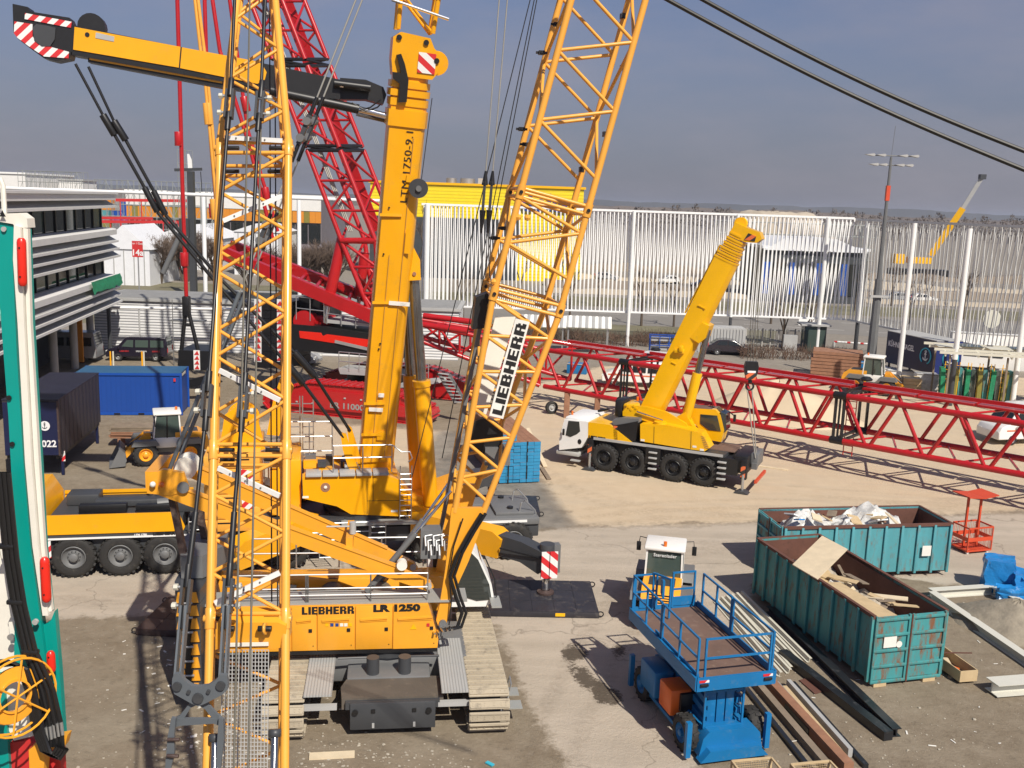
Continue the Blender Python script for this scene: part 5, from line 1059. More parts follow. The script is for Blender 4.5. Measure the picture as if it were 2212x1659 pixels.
# ================================================================ RED CRAWLER CRANE
RC = Thing('crawler_crane', 'red and black heavy crawler crane with tall red lattice boom behind the yellow cranes', 'crane', (-8.9, 64.1, 0), R_(-16.2))
pr = planer(RC)
def rslab(name, pts, yl, th, m, parent=None):
    P = [pr(x, y, yl) for x, y in pts]; mb = MB(); mb.prism([(p.x, p.z) for p in P], (0, yl, 0), (1, 0, 0), (0, 0, 1), (0, 1, 0), th); return mb.build(name, m, RC, parent)
def big_shoe():
    mb = MB(); mb.box((0, 0, .06), (1.5, .40, .12), bev=.03); mb.box((0, -.1, .14), (1.4, .06, .06))
    me = bpy.data.meshes.new('track_shoe'); me.from_pydata(mb.v, [], mb.f); me.update(); bm = bmesh.new(); bm.from_mesh(me); bmesh.ops.recalc_face_normals(bm, faces=bm.faces); bm.to_mesh(me); bm.free(); me.materials.append(None); return me
BSH = big_shoe()
def red_track(yc, near):
    x0, x1 = -5.7, 5.6; zt, ze = 2.0, .55; prof = [(x0+.5, .05), (x1-.5, .05), (x1+.0, .5), (x1-.15, 1.0), (x1-3.2, 1.95), (x0+3.2, 1.95), (x0+.15, 1.0), (x0, .5)]
    mb = MB(); mb.prism([(x, z*.95+.04) for x, z in prof], (0, yc-.62, 0), (1, 0, 0), (0, 0, 1), (0, 1, 0), 1.24); fr = mb.build('track_frame', 'red', RC)
    P = [V((x, yc, z)) for x, z in prof]; n = len(P)
    for i in range(n):
        a, b = P[i], P[(i+1) % n]; L_ = (b-a).length; k = max(1, round(L_/.44)); d = (b-a).normalized(); nrm = V((0, 1, 0)).cross(d)*-1
        if nrm.dot((a+b)/2-V((0, yc, 1))) < 0: nrm = -nrm
        for q in range(k):
            c = lerp(a, b, (q+.5)/k); yv = d; zv = nrm; xv = yv.cross(zv)
            _inst('track_shoe', BSH, 'red', RC, None, MX(((xv.x, yv.x, zv.x, c.x), (xv.y, yv.y, zv.y, c.y), (xv.z, yv.z, zv.z, c.z), (0, 0, 0, 1))))
    if near:
        mb = MB(); mb.prism([(x0+.9, .42), (x1-.9, .42), (x1-.5, .7), (x1-3.4, 1.6), (x0+3.4, 1.6), (x0+.5, .7)], (0, yc-.80, 0), (1, 0, 0), (0, 0, 1), (0, 1, 0), .2); sp = mb.build('side_plate', 'red', RC)
        p = pr(712, 880, yc-.82); text('lettering', 'LR 11000', 'letter_grey', RC, basis((p.x, yc-.82, p.z), (1, 0, 0), (0, 0, 1)), .50, bold=.012, sx=1.2, parent=sp)
        for i in range(9): blk('bracket', (x0+1.3+i*1.1, yc-.83, 1.25 if 2 < i < 7 else .75), (.12, .06, .08), 'light_grey', RC, parent=sp)
red_track(-4.1, True); red_track(4.0, False)
mb = MB(); mb.box((0, 0, 1.1), (4.2, 7.6, 1.0), bev=.06); mb.build('car_body', 'black', RC)
mb = MB(); mb.lathe([(2, 0), (2, .6), (.001, .6)], (0, 0, 1.6), (0, 0, 1), 26); mb.build('slewing_ring', 'black', RC)
# upper works
rslab('main_frame', [(628, 700), (700, 706), (800, 722), (860, 735), (860, 778), (800, 770), (640, 757), (628, 745)], -1.9, 3.8, 'black')
rslab('side_band', [(646, 715), (693, 719), (697, 726), (706, 722), (800, 734), (800, 750), (720, 741), (648, 730)], -1.94, .05, 'red_bright')
c = pr(735, 740, -1.97); blk('name_strip', (c.x+1.0, -1.97, c.z-.15), (2.8, .03, .2), 'letter_grey', RC, ry=R_(8))
rslab('engine_box', [(645, 640), (700, 640), (706, 652), (706, 690), (645, 690)], -.5, 2.2, 'black')
rslab('gallery', [(700, 690), (800, 700), (800, 706), (700, 697)], -1.6, 2.5, 'light_grey')
mb = MB(); c = pr(668, 693, -1.0); mb.lathe([(.001, -.8), (.75, -.8), (.75, -.6), (.5, -.55), (.5, .55), (.75, .6), (.75, .8), (.001, .8)], c, (0, 1, 0), 20); mb.build('winch', 'red', RC)
mb = MB(); c = pr(690, 690, -.4); mb.box(c, (1.9, 1.2, .6), bev=.1); mb.build('winch_cover', 'red', RC)
a = pr(640, 690, -1.8); b = pr(700, 697, -1.8); railing(RC, [a, b], 1.5, 'galv', (1, .5), .035, 'railing', 1.2)
a = pr(706, 700, -1.7); b = pr(800, 714, -1.7); railing(RC, [a, b], 1.4, 'galv', (1, .5), .035, 'railing', 1.2)
for (x0, x1, y0, y1) in ((552, 618, 652, 795),):
    for i in range(8): rslab('counterweight_slab', [(x0, y0+i*17.9), (x1, y0+2+i*17.9), (x1, y0+2+i*17.9+17.0), (x0, y0+i*17.9+17.0)], -2.2, 3.4, 'black')
for x in (549, 596):
    o = rslab('warning_board', [(x, 646), (x+15, 647), (x+15, 782), (x, 781)], -2.25, .05, 'white')
    for i in range(10):
        y = 650+i*13.2; rslab('triangle', [(x+1, y+10), (x+14, y+10), (x+9, y)], -2.29, .03, 'sign_red', o)
# ladder platform at right and stairs
rslab('platform', [(860, 830), (945, 822), (948, 828), (862, 838)], -2.6, 1.4, 'light_grey'); a, b = pr(865, 828, -2.6), pr(925, 824, -2.6); railing(RC, [a, b], 1.1, 'galv', (1, .5), .03, 'railing', .9)
for s in range(2): a, b = pr(948+s*22, 806+s*3, -3.2), pr(985+s*22, 872, -3.2); bar('stair_stringer', a, b, .08, .2, 'mid_grey', RC)
for i in range(9): a = lerp(pr(948, 806, -3.2), pr(985, 872, -3.2), i/8.5); b = lerp(pr(970, 809, -3.2), pr(1007, 872, -3.2), i/8.5); bar('stair_tread', a, b, .25, .04, 'light_grey', RC)
rslab('platform', [(730, 795), (800, 800), (800, 812), (735, 808)], -3.0, 1.5, 'light_grey'); a, b = pr(732, 800, -3.0), pr(798, 806, -3.0); railing(RC, [a, b], 1.2, 'galv', (1, .5), .03, 'railing', .7)
# red beams of the guying frame
for pts, yl, h in ((((470, 540), (860, 708)), -1.7, .80), (((500, 530), (860, 668)), 1.6, .7)):
    a, b = pr(*pts[0], yl), pr(*pts[1], yl); o = bar('guy_frame_beam', a, b, .45, h, 'red', RC)
for i in range(9): k = .1+i*.09; a = lerp(pr(470, 535, -1.7), pr(860, 700, -1.7), k); b = lerp(pr(500, 530, 1.6), pr(860, 668, 1.6), k); rod('frame_rung', a, b, .13, 'red', RC)
a, k, b = pr(740, 512, -1.2), pr(708, 660, -1.5), pr(703, 698, -1.6); rod('boom_stop', a, k, .36, 'red', RC, n=12); rod('boom_stop_rod', k, b, .15, 'chrome', RC, n=12)
a, k, b = pr(788, 545, 1.2), pr(776, 640, 1.2), pr(772, 690, 1.2); rod('boom_stop', a, k, .34, 'red', RC, n=12); rod('boom_stop_rod', k, b, .15, 'chrome', RC, n=12)
# main lattice boom
def rb(y):     # corner pixels of the boom section at a picture height
    f = (y)/303.0; return [pr(609.5+117.5*f, y, -1.6), pr(540+115*f, y, -1.6), pr(587+117*f, y, 1.7), pr(657+120*f, y, 1.7)]
for ya, yb, n in ((520, 325, 3), (318, 142, 3), (128, -60, 3)): lattice(RC, rb(ya), rb(yb), n, .15, .085, 'red', dirs=(0, 0, 0, 0), nch=10)
for ya in (325, 142):
    A_, B_ = rb(ya), rb(ya-10 if ya > 200 else ya-14)
    for i in range(4): rod('joint_frame', A_[i], A_[(i+1) % 4], .11, 'black', RC); rod('joint_frame', B_[i], B_[(i+1) % 4], .11, 'black', RC); rod('joint_frame', A_[i], B_[(i+1) % 4], .09, 'black', RC)
A_ = rb(520); foot = [pr(822, 690, -1.2), pr(806, 690, -1.2), pr(812, 690, 1.4), pr(828, 690, 1.4)]
lattice(RC, foot, A_, 3, .16, .10, 'red')
for i in range(4): rod('strut', A_[i], A_[(i+1) % 4], .2, 'red', RC)
A_, B_ = rb(500), rb(-60); mb = MB(); mb._add([lerp(A_[2], A_[3], .25), lerp(A_[2], A_[3], .60), lerp(B_[2], B_[3], .60), lerp(B_[2], B_[3], .25)], [(0, 1, 2, 3)])
for i in range(3): a, b = lerp(A_[1], A_[0], .2+.05*i)+V((0, .6, 0)), lerp(B_[1], B_[0], .2+.05*i)+V((0, .6, 0)); rod('stowed_rope', a, b, .05, 'rope_light', RC)
a, b = lerp(A_[2], A_[3], .42), lerp(B_[2], B_[3], .42); bar('boom_walkway', a, b, .9, .08, 'red', RC, up=(0, 1, 0))
# hanging stays of the red crane (each runs from above the picture)
def stay(name, label, pts, r, m, Y, links=(), group='crane stays at upper left', n=8):
    P = [at(x, y, Y) for x, y in pts]; t = Thing(name, label, 'stay', P[-1], 0, group, world=True)
    for a, b in zip(P[:-1], P[1:]): rod('stay_bar', a, b, r, m, t, n=n)
    for k in links: p = at(*k, Y); d = (P[-1]-P[0]).normalized(); rod('stay_link', p-d*.45, p+d*.45, r*2.0, m, t)
    return t
t = stay('red_stay', 'longest red stay hanging down to the black A frame', [(382, -90), (383, 0), (388, 175), (394, 400), (403, 655)], .14, 'red', 66, ((386, 300), (398, 560)))
stay('red_stay', 'dark red stay second from the left, ending behind the lattice', [(441, -90), (442, 0), (445, 105), (455, 300), (475, 530)], .13, 'red', 64, ((460, 455),))
stay('red_stay', 'red stay third from the left, crossing the yellow arm', [(455, -90), (459, 0), (475, 110), (540, 320), (590, 520)], .13, 'red', 64, ((530, 225),))
stay('red_stay', 'rightmost red stay close to the red boom', [(488, -90), (496, 0), (535, 280), (600, 500)], .12, 'red', 64, ((575, 420),))
t = stay('yellow_stay', 'left one of the two thin yellow stays behind the long arm', [(418, -90), (421, 0), (432, 100), (443, 175), (468, 440)], .075, 'yellow_pale', 44, ((447, 246), (462, 452)))
stay('yellow_stay', 'right one of the two thin yellow stays behind the long arm', [(424, -90), (428, 0), (440, 100), (449, 175), (474, 440)], .075, 'yellow_pale', 44, ((452, 246),))
# black A frame with ballast carriage
t = Thing('ballast_frame', 'black A shaped hanger with ballast box and red triangle board under the red stay', 'ballast frame', G(425, 800), world=True)
Y = 66
for p0, p1, r in (((403, 655), (388, 790), .14), ((403, 655), (436, 790), .14), ((396, 700), (414, 702), .10)): rod('leg', at(*p0, Y), at(*p1, Y), r, 'black', t)
c = at(403, 662, Y); mb = MB(); mb.box(c, (.5, .5, 1.4), bev=.1); mb.build('shackle', 'black', t)
p0, p1 = at(388, 755, Y), at(465, 800, Y); mb = MB(); mb.box(((p0.x+p1.x)/2, Y+1.2, (p0.z+p1.z)/2), (p1.x-p0.x, 3.0, p0.z-p1.z)); mb.build('ballast_box', 'black', t)
p = at(425, 778, Y-.4); blk('warning_board', (p.x, Y-.38, p.z), (.42, .05, 1.35), 'white', t)
for i in range(4): mb = MB(); mb.prism([(-.17, 0), (.17, 0), (.05, .28)], (p.x, Y-.43, p.z-.62+i*.33), (1, 0, 0), (0, 0, 1), (0, 1, 0), .03); mb.build('triangle', 'sign_red', t)
p0, p1 = at(405, 830, 63), at(470, 812, 63); bar('tow_beam', p0, p1, .5, .5, 'black', t)
# ================================================================ RED BOOM LYING ACROSS THE YARD
RB = Thing('red_boom', 'long red lattice boom lying across the sand behind the small yellow crane', 'crane boom', G(1808, 990), world=True)
zb, ztp = 1.75, 4.15
nb0, nb1 = G(1173, 834, zb), G(2212, 1026, zb); fb0, fb1 = G(1223, 817, zb), G(2212, 993, zb)
ax_ = (nb1-nb0).normalized(); sd_ = V((-ax_.y, ax_.x, 0)); wdt_ = max(1.8, ((fb0-nb0).dot(sd_)+(fb1-nb1).dot(sd_))/2)
def rsec(s, h0=zb, h1=ztp): p = nb0+ax_*s; q = p+sd_*wdt_; return [V((p.x, p.y, h0)), V((p.x, p.y, h1)), V((q.x, q.y, h1)), V((q.x, q.y, h0))]
S = [0.0, (G(1345, 866, zb)-nb0).dot(ax_), (G(1808, 951, zb)-nb0).dot(ax_), 46.0]
S.insert(2, (S[1]+S[2])/2)
for i, (a, b) in enumerate(((S[0]+.1, S[1]-.2), (S[1]+.25, S[3]-.25), (S[3]+.25, S[4]))):
    n = 2*max(1, round((b-a)/2.75))
    A_, B_ = rsec(a), rsec(b)
    for k in range(4): rod('chord', A_[k], B_[k], .16, 'red', RB, n=12)
    for f in (0, 2):
        for k in range(n):
            u0, u1 = k/n, (k+1)/n; p, q = (f, f+1) if k % 2 else (f+1, f)
            rod('diagonal', lerp(A_[p], B_[p], u0+.02/n), lerp(A_[q], B_[q], u1-.12/n), .10, 'red', RB, n=8)
    for k in range(n//2): 
        u0, u1, u2 = 2*k/n, (2*k+1)/n, (2*k+2)/n
        rod('diagonal', lerp(A_[0], B_[0], u0), lerp(A_[3], B_[3], u1), .06, 'red', RB); rod('diagonal', lerp(A_[3], B_[3], u1), lerp(A_[0], B_[0], u2), .06, 'red', RB)
        rod('diagonal', lerp(A_[1], B_[1], u0), lerp(A_[2], B_[2], u1), .06, 'red', RB)
    a3, b3 = lerp(A_[2], A_[1], .30)+V((0, 0, .16)), lerp(B_[2], B_[1], .30)+V((0, 0, .16))
    for k in range(n//2): bar('walkway_plate', lerp(a3, b3, (k+.03)/(n//2)), lerp(a3, b3, (k+.97)/(n//2)), .75, .10, 'red', RB, up=(0, 0, 1))
    bar('stowed_bar', lerp(a3, b3, 0)+V((0, 0, .22)), lerp(a3, b3, 1)+V((0, 0, .22)), .14, .18, 'red', RB)
for s in (S[1], S[3]):
    for ds in (-.22, .22):
        q = rsec(s+ds)
        for k in (0, 3): bar('joint_post', q[k], q[k+1 if k == 0 else 2], .13, .13, 'black', RB)
        bar('joint_bar', q[0], q[3], .13, .13, 'black', RB); bar('joint_bar', q[1], q[2], .13, .13, 'black', RB)
    q = rsec(s); bar('joint_post', q[0], q[1], .09, .09, 'black', RB)
    for p in q: mb = MB(); mb.tube(p-ax_*.34, p+ax_*.34, .20, 12); mb.build('joint_lug', 'black', RB)
    c = rsec(s)[2]+V((0, 0, .4)); mb = MB(); mb.lathe([(.3, 0), (.34, .08), (.2, .2), (.001, .2)], c, (0, 0, 1), 14); mb.build('rope_guide', 'black', RB)
a, b = rsec(S[3]-.9)[3], rsec(S[3]-.4)[3]
for k in range(10): z = .4+k*.36; rod('ladder_rung', V((a.x, a.y, z)), V((b.x, b.y, z)), .025, 'red', RB)
rod('ladder_side', V((a.x, a.y, .2)), V((a.x, a.y, 4.2)), .03, 'red', RB); rod('ladder_side', V((b.x, b.y, .2)), V((b.x, b.y, 4.2)), .03, 'red', RB)
# tapered foot piece left of it
A_ = [at(905, 735, 63), at(905, 700, 63), at(905, 690, 65), at(905, 725, 65)]; B_ = rsec(-.3)
lattice(RB, A_, B_, 6, .15, .085, 'red')
for (p, q, Y_) in (((915, 682), (1060, 700), 64), ((905, 700), (1010, 715), 62.5)): rod('stowed_pipe', at(*p, Y_), at(*q, Y_-1), .2, 'red', RB, n=10)
for s in (2.0, 44.0):
    q = rsec(s)
    for k in (0, 3): p = q[k]; blk('support_stand', (p.x, p.y, zb/2-.07), (.35, .35, zb-.15), 'timber_brown', RB)
mb = MB()
wheel(RB, (nb0.x+.6, nb0.y-.35, .42), (.35, -.93, 0), .42, .28, 'rubber', 'light_grey')
# ================================================================ SMALL FOUR-AXLE CRANE
SCN = Thing('mobile_crane', 'small four axle yellow crane with white driver cab on the sand', 'crane', (5.4, 50.2, 0), R_(-25))
ps = planer(SCN)
def sslab(name, pts, yl, th, m, parent=None, t=None):
    P = [ps(x, y, yl) for x, y in pts]; mb = MB(); mb.prism([(p.x, p.z) for p in P], (0, yl, 0), (1, 0, 0), (0, 0, 1), (0, 1, 0), th); return mb.build(name, m, SCN, parent)
HW = 1.32
for s in (-1, 1):
    for x in (0.0, 1.56, 3.66, 5.20): wheel(SCN, (x, s*1.12, .72), (0, s, 0), .72, .46, 'rubber', 'black', 'dark_grey', lugs=24 if s < 0 else 0)
mb = MB(); mb.box((2.9, 0, 1.22), (7.8, 2.2, .75), bev=.04); mb.build('chassis', 'black', SCN)
mb = MB(); mb.box((2.75, 0, 1.66), (6.9, 2*HW, .16)); mb.build('deck', 'dark_grey', SCN)
mb = MB(); mb.box((2.75, -HW-.02, 1.68), (6.7, .05, .13)); mb.build('deck_edge', 'light_grey', SCN)
mb = MB(); mb.box((3.4, .2, 1.76), (6.2, 1.6, .04)); mb.build('deck_plate', 'brown_floor', SCN)
mb = MB(); mb.box((2.6, -HW+.1, 1.2), (.75, .35, .85)); mb.build('side_locker', 'black', SCN); mb = MB(); mb.box((6.4, -HW+.1, 1.2), (.9, .3, .8)); mb.build('side_locker', 'black', SCN)
for (x0) in (2.62, 6.1):
    for k in range(4): mb = MB(); mb.box((x0, -HW-.10, .55+k*.28), (.42, .2, .07), bev=.01); mb.build('step', 'light_grey', SCN)
# driver cab
cabp = [(1208, 972), (1208, 948), (1219, 906), (1270, 911), (1270, 944), (1256, 967)]
cb = sslab('driver_cab', cabp, -HW, 2*HW, 'white')
sslab('side_window', [(1222, 940), (1228, 909), (1251, 911), (1253, 932), (1246, 938), (1232, 944)], -HW-.02, .03, 'cab_glass', cb)
P = [ps(x, y, -HW) for x, y in cabp]; mb = MB()
a, b = P[1], P[2]; mb.poly([(a.x-.03, -HW+.1, a.z+.15), (a.x-.03, HW-.1, a.z+.15), (b.x-.03, HW-.1, b.z-.05), (b.x-.03, -HW+.1, b.z-.05)]); mb.build('windscreen', 'cab_glass', SCN, parent=cb)
mb = MB(); mb.box(((P[2].x+P[3].x)/2, 0, P[2].z+.06), (P[3].x-P[2].x-.05, 2*HW-.15, .16), bev=.06); mb.build('cab_roof', 'white', SCN, parent=cb)
mb = MB(); mb.tube((P[2].x+.15, -.6, P[2].z+.1), (P[2].x+.15, -.6, P[2].z+.34), .06, 8); mb.build('beacon', 'lamp_amber', SCN, parent=cb)
c = ps(1252, 954, -HW); mb = MB(); mb.ball((c.x, -HW-.01, c.z), .11, 10, (1, .2, 1.3)); mb.build('door_grip', 'black', SCN, parent=cb)
c = ps(1222, 932, -HW); mb = MB(); mb.box((c.x-.05, -HW-.18, c.z), (.12, .1, .35), bev=.04); mb.build('mirror', 'black', SCN, parent=cb)
mb = MB(); mb.box((P[0].x+.45, 0, P[0].z-.14), (1.3, 2*HW-.1, .22), bev=.05); mb.build('bumper', 'light_grey', SCN); mb = MB(); mb.box((P[0].x+.95, -HW-.05, P[0].z-.42), (.5, .22, .06)); mb.build('step', 'light_grey', SCN)
sslab('engine_cover', [(1271, 912), (1318, 918), (1372, 961), (1270, 946)], -HW, 2*HW-.1, 'yellow_bright')
mb = MB(); a = ps(1293, 905, 0); mb.box((a.x, .1, a.z-.1), (1.6, 2.2, .3), bev=.04); mb.build('engine_grille', 'mid_grey', SCN)
mb = MB(); mb.tube(ps(1292, 888, .3), ps(1314, 884, .3), .07, 8); mb.build('air_intake', 'black', SCN)
p = ps(1272, 945, -HW); text('lettering', 'LIEBHERR', 'letter_black', SCN, basis((p.x, -HW-.015, p.z-.02), (1, 0, 0), (0, 0, 1)), .19, bold=.012, sx=1.15)
# ballast
sslab('ballast', [(1326, 919), (1340, 917), (1378, 910), (1372, 955), (1330, 956)], -HW+.05, 2*HW-.1, 'black'); sslab('ballast_lid', [(1322, 908), (1345, 903), (1380, 905), (1380, 913), (1340, 920), (1324, 917)], -HW+.1, 2.2, 'mid_grey')
sslab('warning_board', [(1325, 920), (1333, 921), (1334, 956), (1326, 954)], -HW+.0, .05, 'stripe_or')
# superstructure
su = sslab('superstructure', [(1383, 916), (1440, 918), (1494, 930), (1515, 936), (1533, 968), (1522, 975), (1493, 971), (1383, 953)], -HW+.02, .85, 'yellow_bright')
for a_, b_ in (((1413, 922), (1412, 958)), ((1493, 932), (1492, 969))): pa, pb = ps(*a_, -HW), ps(*b_, -HW); mb = MB(); mb.beam((pa.x, -HW+.012, pa.z), (pb.x, -HW+.012, pb.z), .018, .012); mb.build('panel_gap', 'black', SCN, parent=su)
for i in range(7): pa = ps(1516+i*1.2, 943+i*4, -HW); mb = MB(); mb.beam((pa.x-.05, -HW+.012, pa.z), (pa.x+.18, -HW+.012, pa.z-.02), .02, .02); mb.build('vent', 'timber_brown', SCN, parent=su)
for (x, y) in ((1388, 951), (1500, 965), (1516, 972)): c = ps(x, y, -HW); blk('label', (c.x, -HW+.012, c.z), (.2, .01, .1), 'sticker', SCN, parent=su)
sslab('turntable_frame', [(1383, 905), (1470, 922), (1500, 935), (1500, 960), (1390, 945)], -.5, 1.3, 'yellow_bright')
sslab('boom_cradle', [(1345, 888), (1362, 876), (1395, 878), (1440, 890), (1482, 915), (1490, 935), (1440, 925), (1380, 905), (1345, 898)], -.75, .14, 'yellow_bright'); sslab('boom_cradle', [(1345, 888), (1362, 876), (1395, 878), (1440, 890), (1482, 915), (1490, 935), (1440, 925), (1380, 905), (1345, 898)], .6, .14, 'yellow_bright')
c = ps(1345, 880, 0); mb = MB(); mb.box(c+V((.0, 0, .05)), (.45, 1.3, .9), bev=.1); mb.build('winch_drum', 'black', SCN); mb = MB(); mb.box(c+V((.65, 0, -.02)), (.8, 1.4, .75), bev=.1); mb.build('winch_frame', 'yellow_bright', SCN)
for i in range(6): mb = MB(); p = c+V((.45+i*.13, -.72, .3-.1*(i % 3))); mb.tube(p, p+V((0, -.06, 0)), .06, 8); mb.build('winch_bolt', 'yellow_bright', SCN)
mb = MB(); p = c+V((.75, .1, .42)); mb.tube(p, p+V((0, 0, .22)), .07, 8); mb.build('beacon', 'lamp_amber', SCN)
mb = MB(); a = ps(1440, 907, -.9); mb.lathe([(.001, 0), (.32, 0), (.32, .14), (.001, .14)], (a.x-.3, -.95, a.z-.25), (0, 0, 1), 16, False); mb.build('slew_cover', 'yellow_bright', SCN)
rod('hydraulic_line', ps(1376, 889, -.85), ps(1432, 908, -.85), .04, 'chrome', SCN)
# crane cab
cc = sslab('crane_cab', [(1490, 905), (1495, 882), (1545, 885), (1556, 897), (1564, 930), (1557, 955), (1530, 950), (1520, 935)], .35, 1.0, 'yellow_bright')
sslab('side_window', [(1513, 895), (1549, 898), (1557, 932), (1530, 929), (1512, 915)], .32, .03, 'cab_glass', cc)
sslab('windscreen', [(1556, 890), (1568, 895), (1569, 930), (1562, 936)], .4, .9, 'cab_glass', cc)
mb = MB(); a = ps(1523, 880, .8); mb.box(a, (1.3, .8, .05)); mb.build('roof_grille', 'brown_floor', SCN, parent=cc)
mb = MB(); a = ps(1575, 889, .6); mb.tube(a, a+V((.3, 0, -.2)), .03, 6); mb.box(a+V((.3, 0, -.3)), (.12, .12, .35)); mb.build('mirror', 'black', SCN, parent=cc)
# telescopic boom
C0, C1 = ps(1408, 890, 0), ps(1596, 512, .1); bd2 = (C1-C0).normalized(); bu2 = V((0, 1, 0)).cross(bd2).normalized(); bv2 = bd2.cross(bu2)
pf = [(-.50, -.42), (.05, -.46), (.36, -.36), (.52, -.1), (.52, .1), (.36, .36), (.05, .46), (-.50, .42)]
LB = (C1-C0).length
def cp(k, u, v): return C0+bd2*(k*LB)+bu2*u+bv2*v
def cprism(name, k0, k1, sc, m, parent=None): mb = MB(); mb.prism([(x*sc, y*sc) for x, y in pf], cp(k0, 0, 0), bu2, bv2, bd2, (k1-k0)*LB); return mb.build(name, m, SCN, parent)
bm_ = cprism('boom', -.02, .87, 1.12, 'yellow_bright')
for i in range(6): cprism('boom_stage', .86+i*.026, .875+i*.026, 1.10-i*.055, 'yellow_bright', bm_); cprism('stage_rim', .872+i*.026, .882+i*.026, 1.16-i*.055, 'yellow_bright', bm_)
for k, w in ((.62, .4), (.30, .25)): mb = MB(); mb.beam(cp(k, -w/2, -.53), cp(k, w/2, -.53), .05, .05); mb.build('boom_bracket', 'yellow_bright', SCN, parent=bm_)
mb = MB(); mb.prism([(-.1, -.45), (.42, -.5), (.60, -.1), (.50, .5), (.1, .5)], cp(.50, .25, -.5), bu2, bd2, bv2, 1.0); mb.build('cylinder_bracket', 'yellow_bright', SCN, parent=bm_)
p = cp(.37, .0, -.6); mb = MB(); mb.box(p, (.5, .2, .2), bev=.03); mb.box(p+V((.1, -.08, .15)), (.2, .2, .3), bev=.03); mb.build('rope_guide', 'yellow_bright', SCN, parent=bm_)
hd3 = cp(1.02, 0, 0); mb = MB(); mb.prism([(-.42, -.25), (.45, -.25), (.95, -.05), (1.1, .22), (.85, .45), (.3, .40), (-.40, .40)], hd3-V((0, .35, 0)), bu2, bd2, (0, 1, 0), .7); hh = mb.build('boom_head', 'yellow_bright', SCN)
mb = MB(); mb.lathe([(.001, -.15), (.30, -.15), (.24, 0), (.30, .15), (.001, .15)], hd3+bd2*.42-bu2*.2, (0, 1, 0), 16); mb.build('head_sheave', 'yellow_bright', SCN, parent=hh)
mb = MB(); mb.prism([(.35, -.16), (.85, -.02), (.8, .22), (.4, .2)], hd3-V((0, .38, 0)), bu2, bd2, (0, 1, 0), .03); mb.build('warning_board', 'stripe_or', SCN, parent=hh)
rod('boom_cable', cp(.55, -.66, -.3), cp(.93, -.6, -.2), .045, 'yellow_bright', SCN)
a, b = ps(1482, 905, -.1), ps(1530, 712, -.05); k = lerp(a, b, .52); rod('luffing_barrel', a, k, .25, 'yellow_bright', SCN, n=16); rod('luffing_rod', k, b, .16, 'cyl_grey', SCN, n=16)
sslab('cylinder_mount', [(1462, 900), (1480, 890), (1500, 930), (1485, 938)], -.35, .5, 'yellow_bright')
# stabilisers, tail
for x in (-.75, 7.15):
    mb = MB(); mb.box((x, -HW+.1, 1.15), (.3, .3, 1.0), bev=.03); mb.build('stabiliser_box', 'black', SCN); blk('warning_board', (x-.02, -HW-.06, 1.05), (.22, .03, .55), 'stripe_or', SCN)
    rod('stabiliser_leg', (x, -HW-.05, .12), (x, -HW-.05, .9), .07, 'galv', SCN); mb = MB(); mb.prism([(-.35, 0), (.35, 0), (.15, .12), (-.15, .12)], (x, -HW-.35, .02), (1, 0, 0), (0, 0, 1), (0, 1, 0), .55); mb.build('stabiliser_foot', 'dark_grey', SCN)
mb = MB(); mb.box((6.95, 0, 1.35), (.7, 2*HW-.1, .85), bev=.04); mb.build('tail_box', 'black', SCN)
mb = MB(); mb.box((7.45, .2, 1.45), (.35, 1.4, .7), bev=.05); mb.box((7.5, -.5, 1.2), (.25, .3, .3)); mb.build('tail_winch', 'mid_grey', SCN); mb = MB(); mb.box((7.75, -.2, .62), (.12, 2.3, .14)); mb.build('tail_bar', 'basket_red', SCN)
# hook block and ropes
t = Thing('hook_block', 'black and orange crane hook block hanging beside the small crane', 'hook', G(1622, 830), world=True)
hk = ps(1622, 803, -.3); HK = SCN.frame @ hk
for nm_, pts_, th_, m_ in (('sheave_case', [(-.28, .50), (.28, .50), (.34, .24), (.30, -.03), (-.30, -.03), (-.34, .24)], .28, 'black'), ('cheek', [(-.30, -.03), (.30, -.03), (.20, -.38), (-.20, -.38)], .30, 'stripe_or')):
    mb = MB(); mb.prism(pts_, HK-V((0, th_/2, 0)), (1, 0, 0), (0, 0, 1), (0, 1, 0), th_); mb.build(nm_, m_, t)
blk('label', HK+V((0, -.155, .02)), (.4, .02, .10), 'letter_white', t)
mb = MB(); mb.tube(HK+V((0, 0, -.56)), HK+V((0, 0, -.36)), .10, 10); mb.path([HK+V((.18*math.cos(a_), 0, -.72+.18*math.sin(a_))) for a_ in [-3.6+i*.5 for i in range(10)]], .05, 7); mb.build('hook', 'black', t)
top = SCN.frame @ (hd3+bu2*.95+bd2*.1)
for i, dx in enumerate((-.3, -.1, .1, .3)): rod('hoist_rope', HK+V((dx*.7, 0, .5)), top+V((dx*.3, 0, 0)), .016, 'rope', t)
for dx in (-.12, .12): rod('sling', HK+V((dx, 0, -.85)), SCN.frame @ V((7.5, -.4+dx, 1.6)), .03, 'rope_light', t)
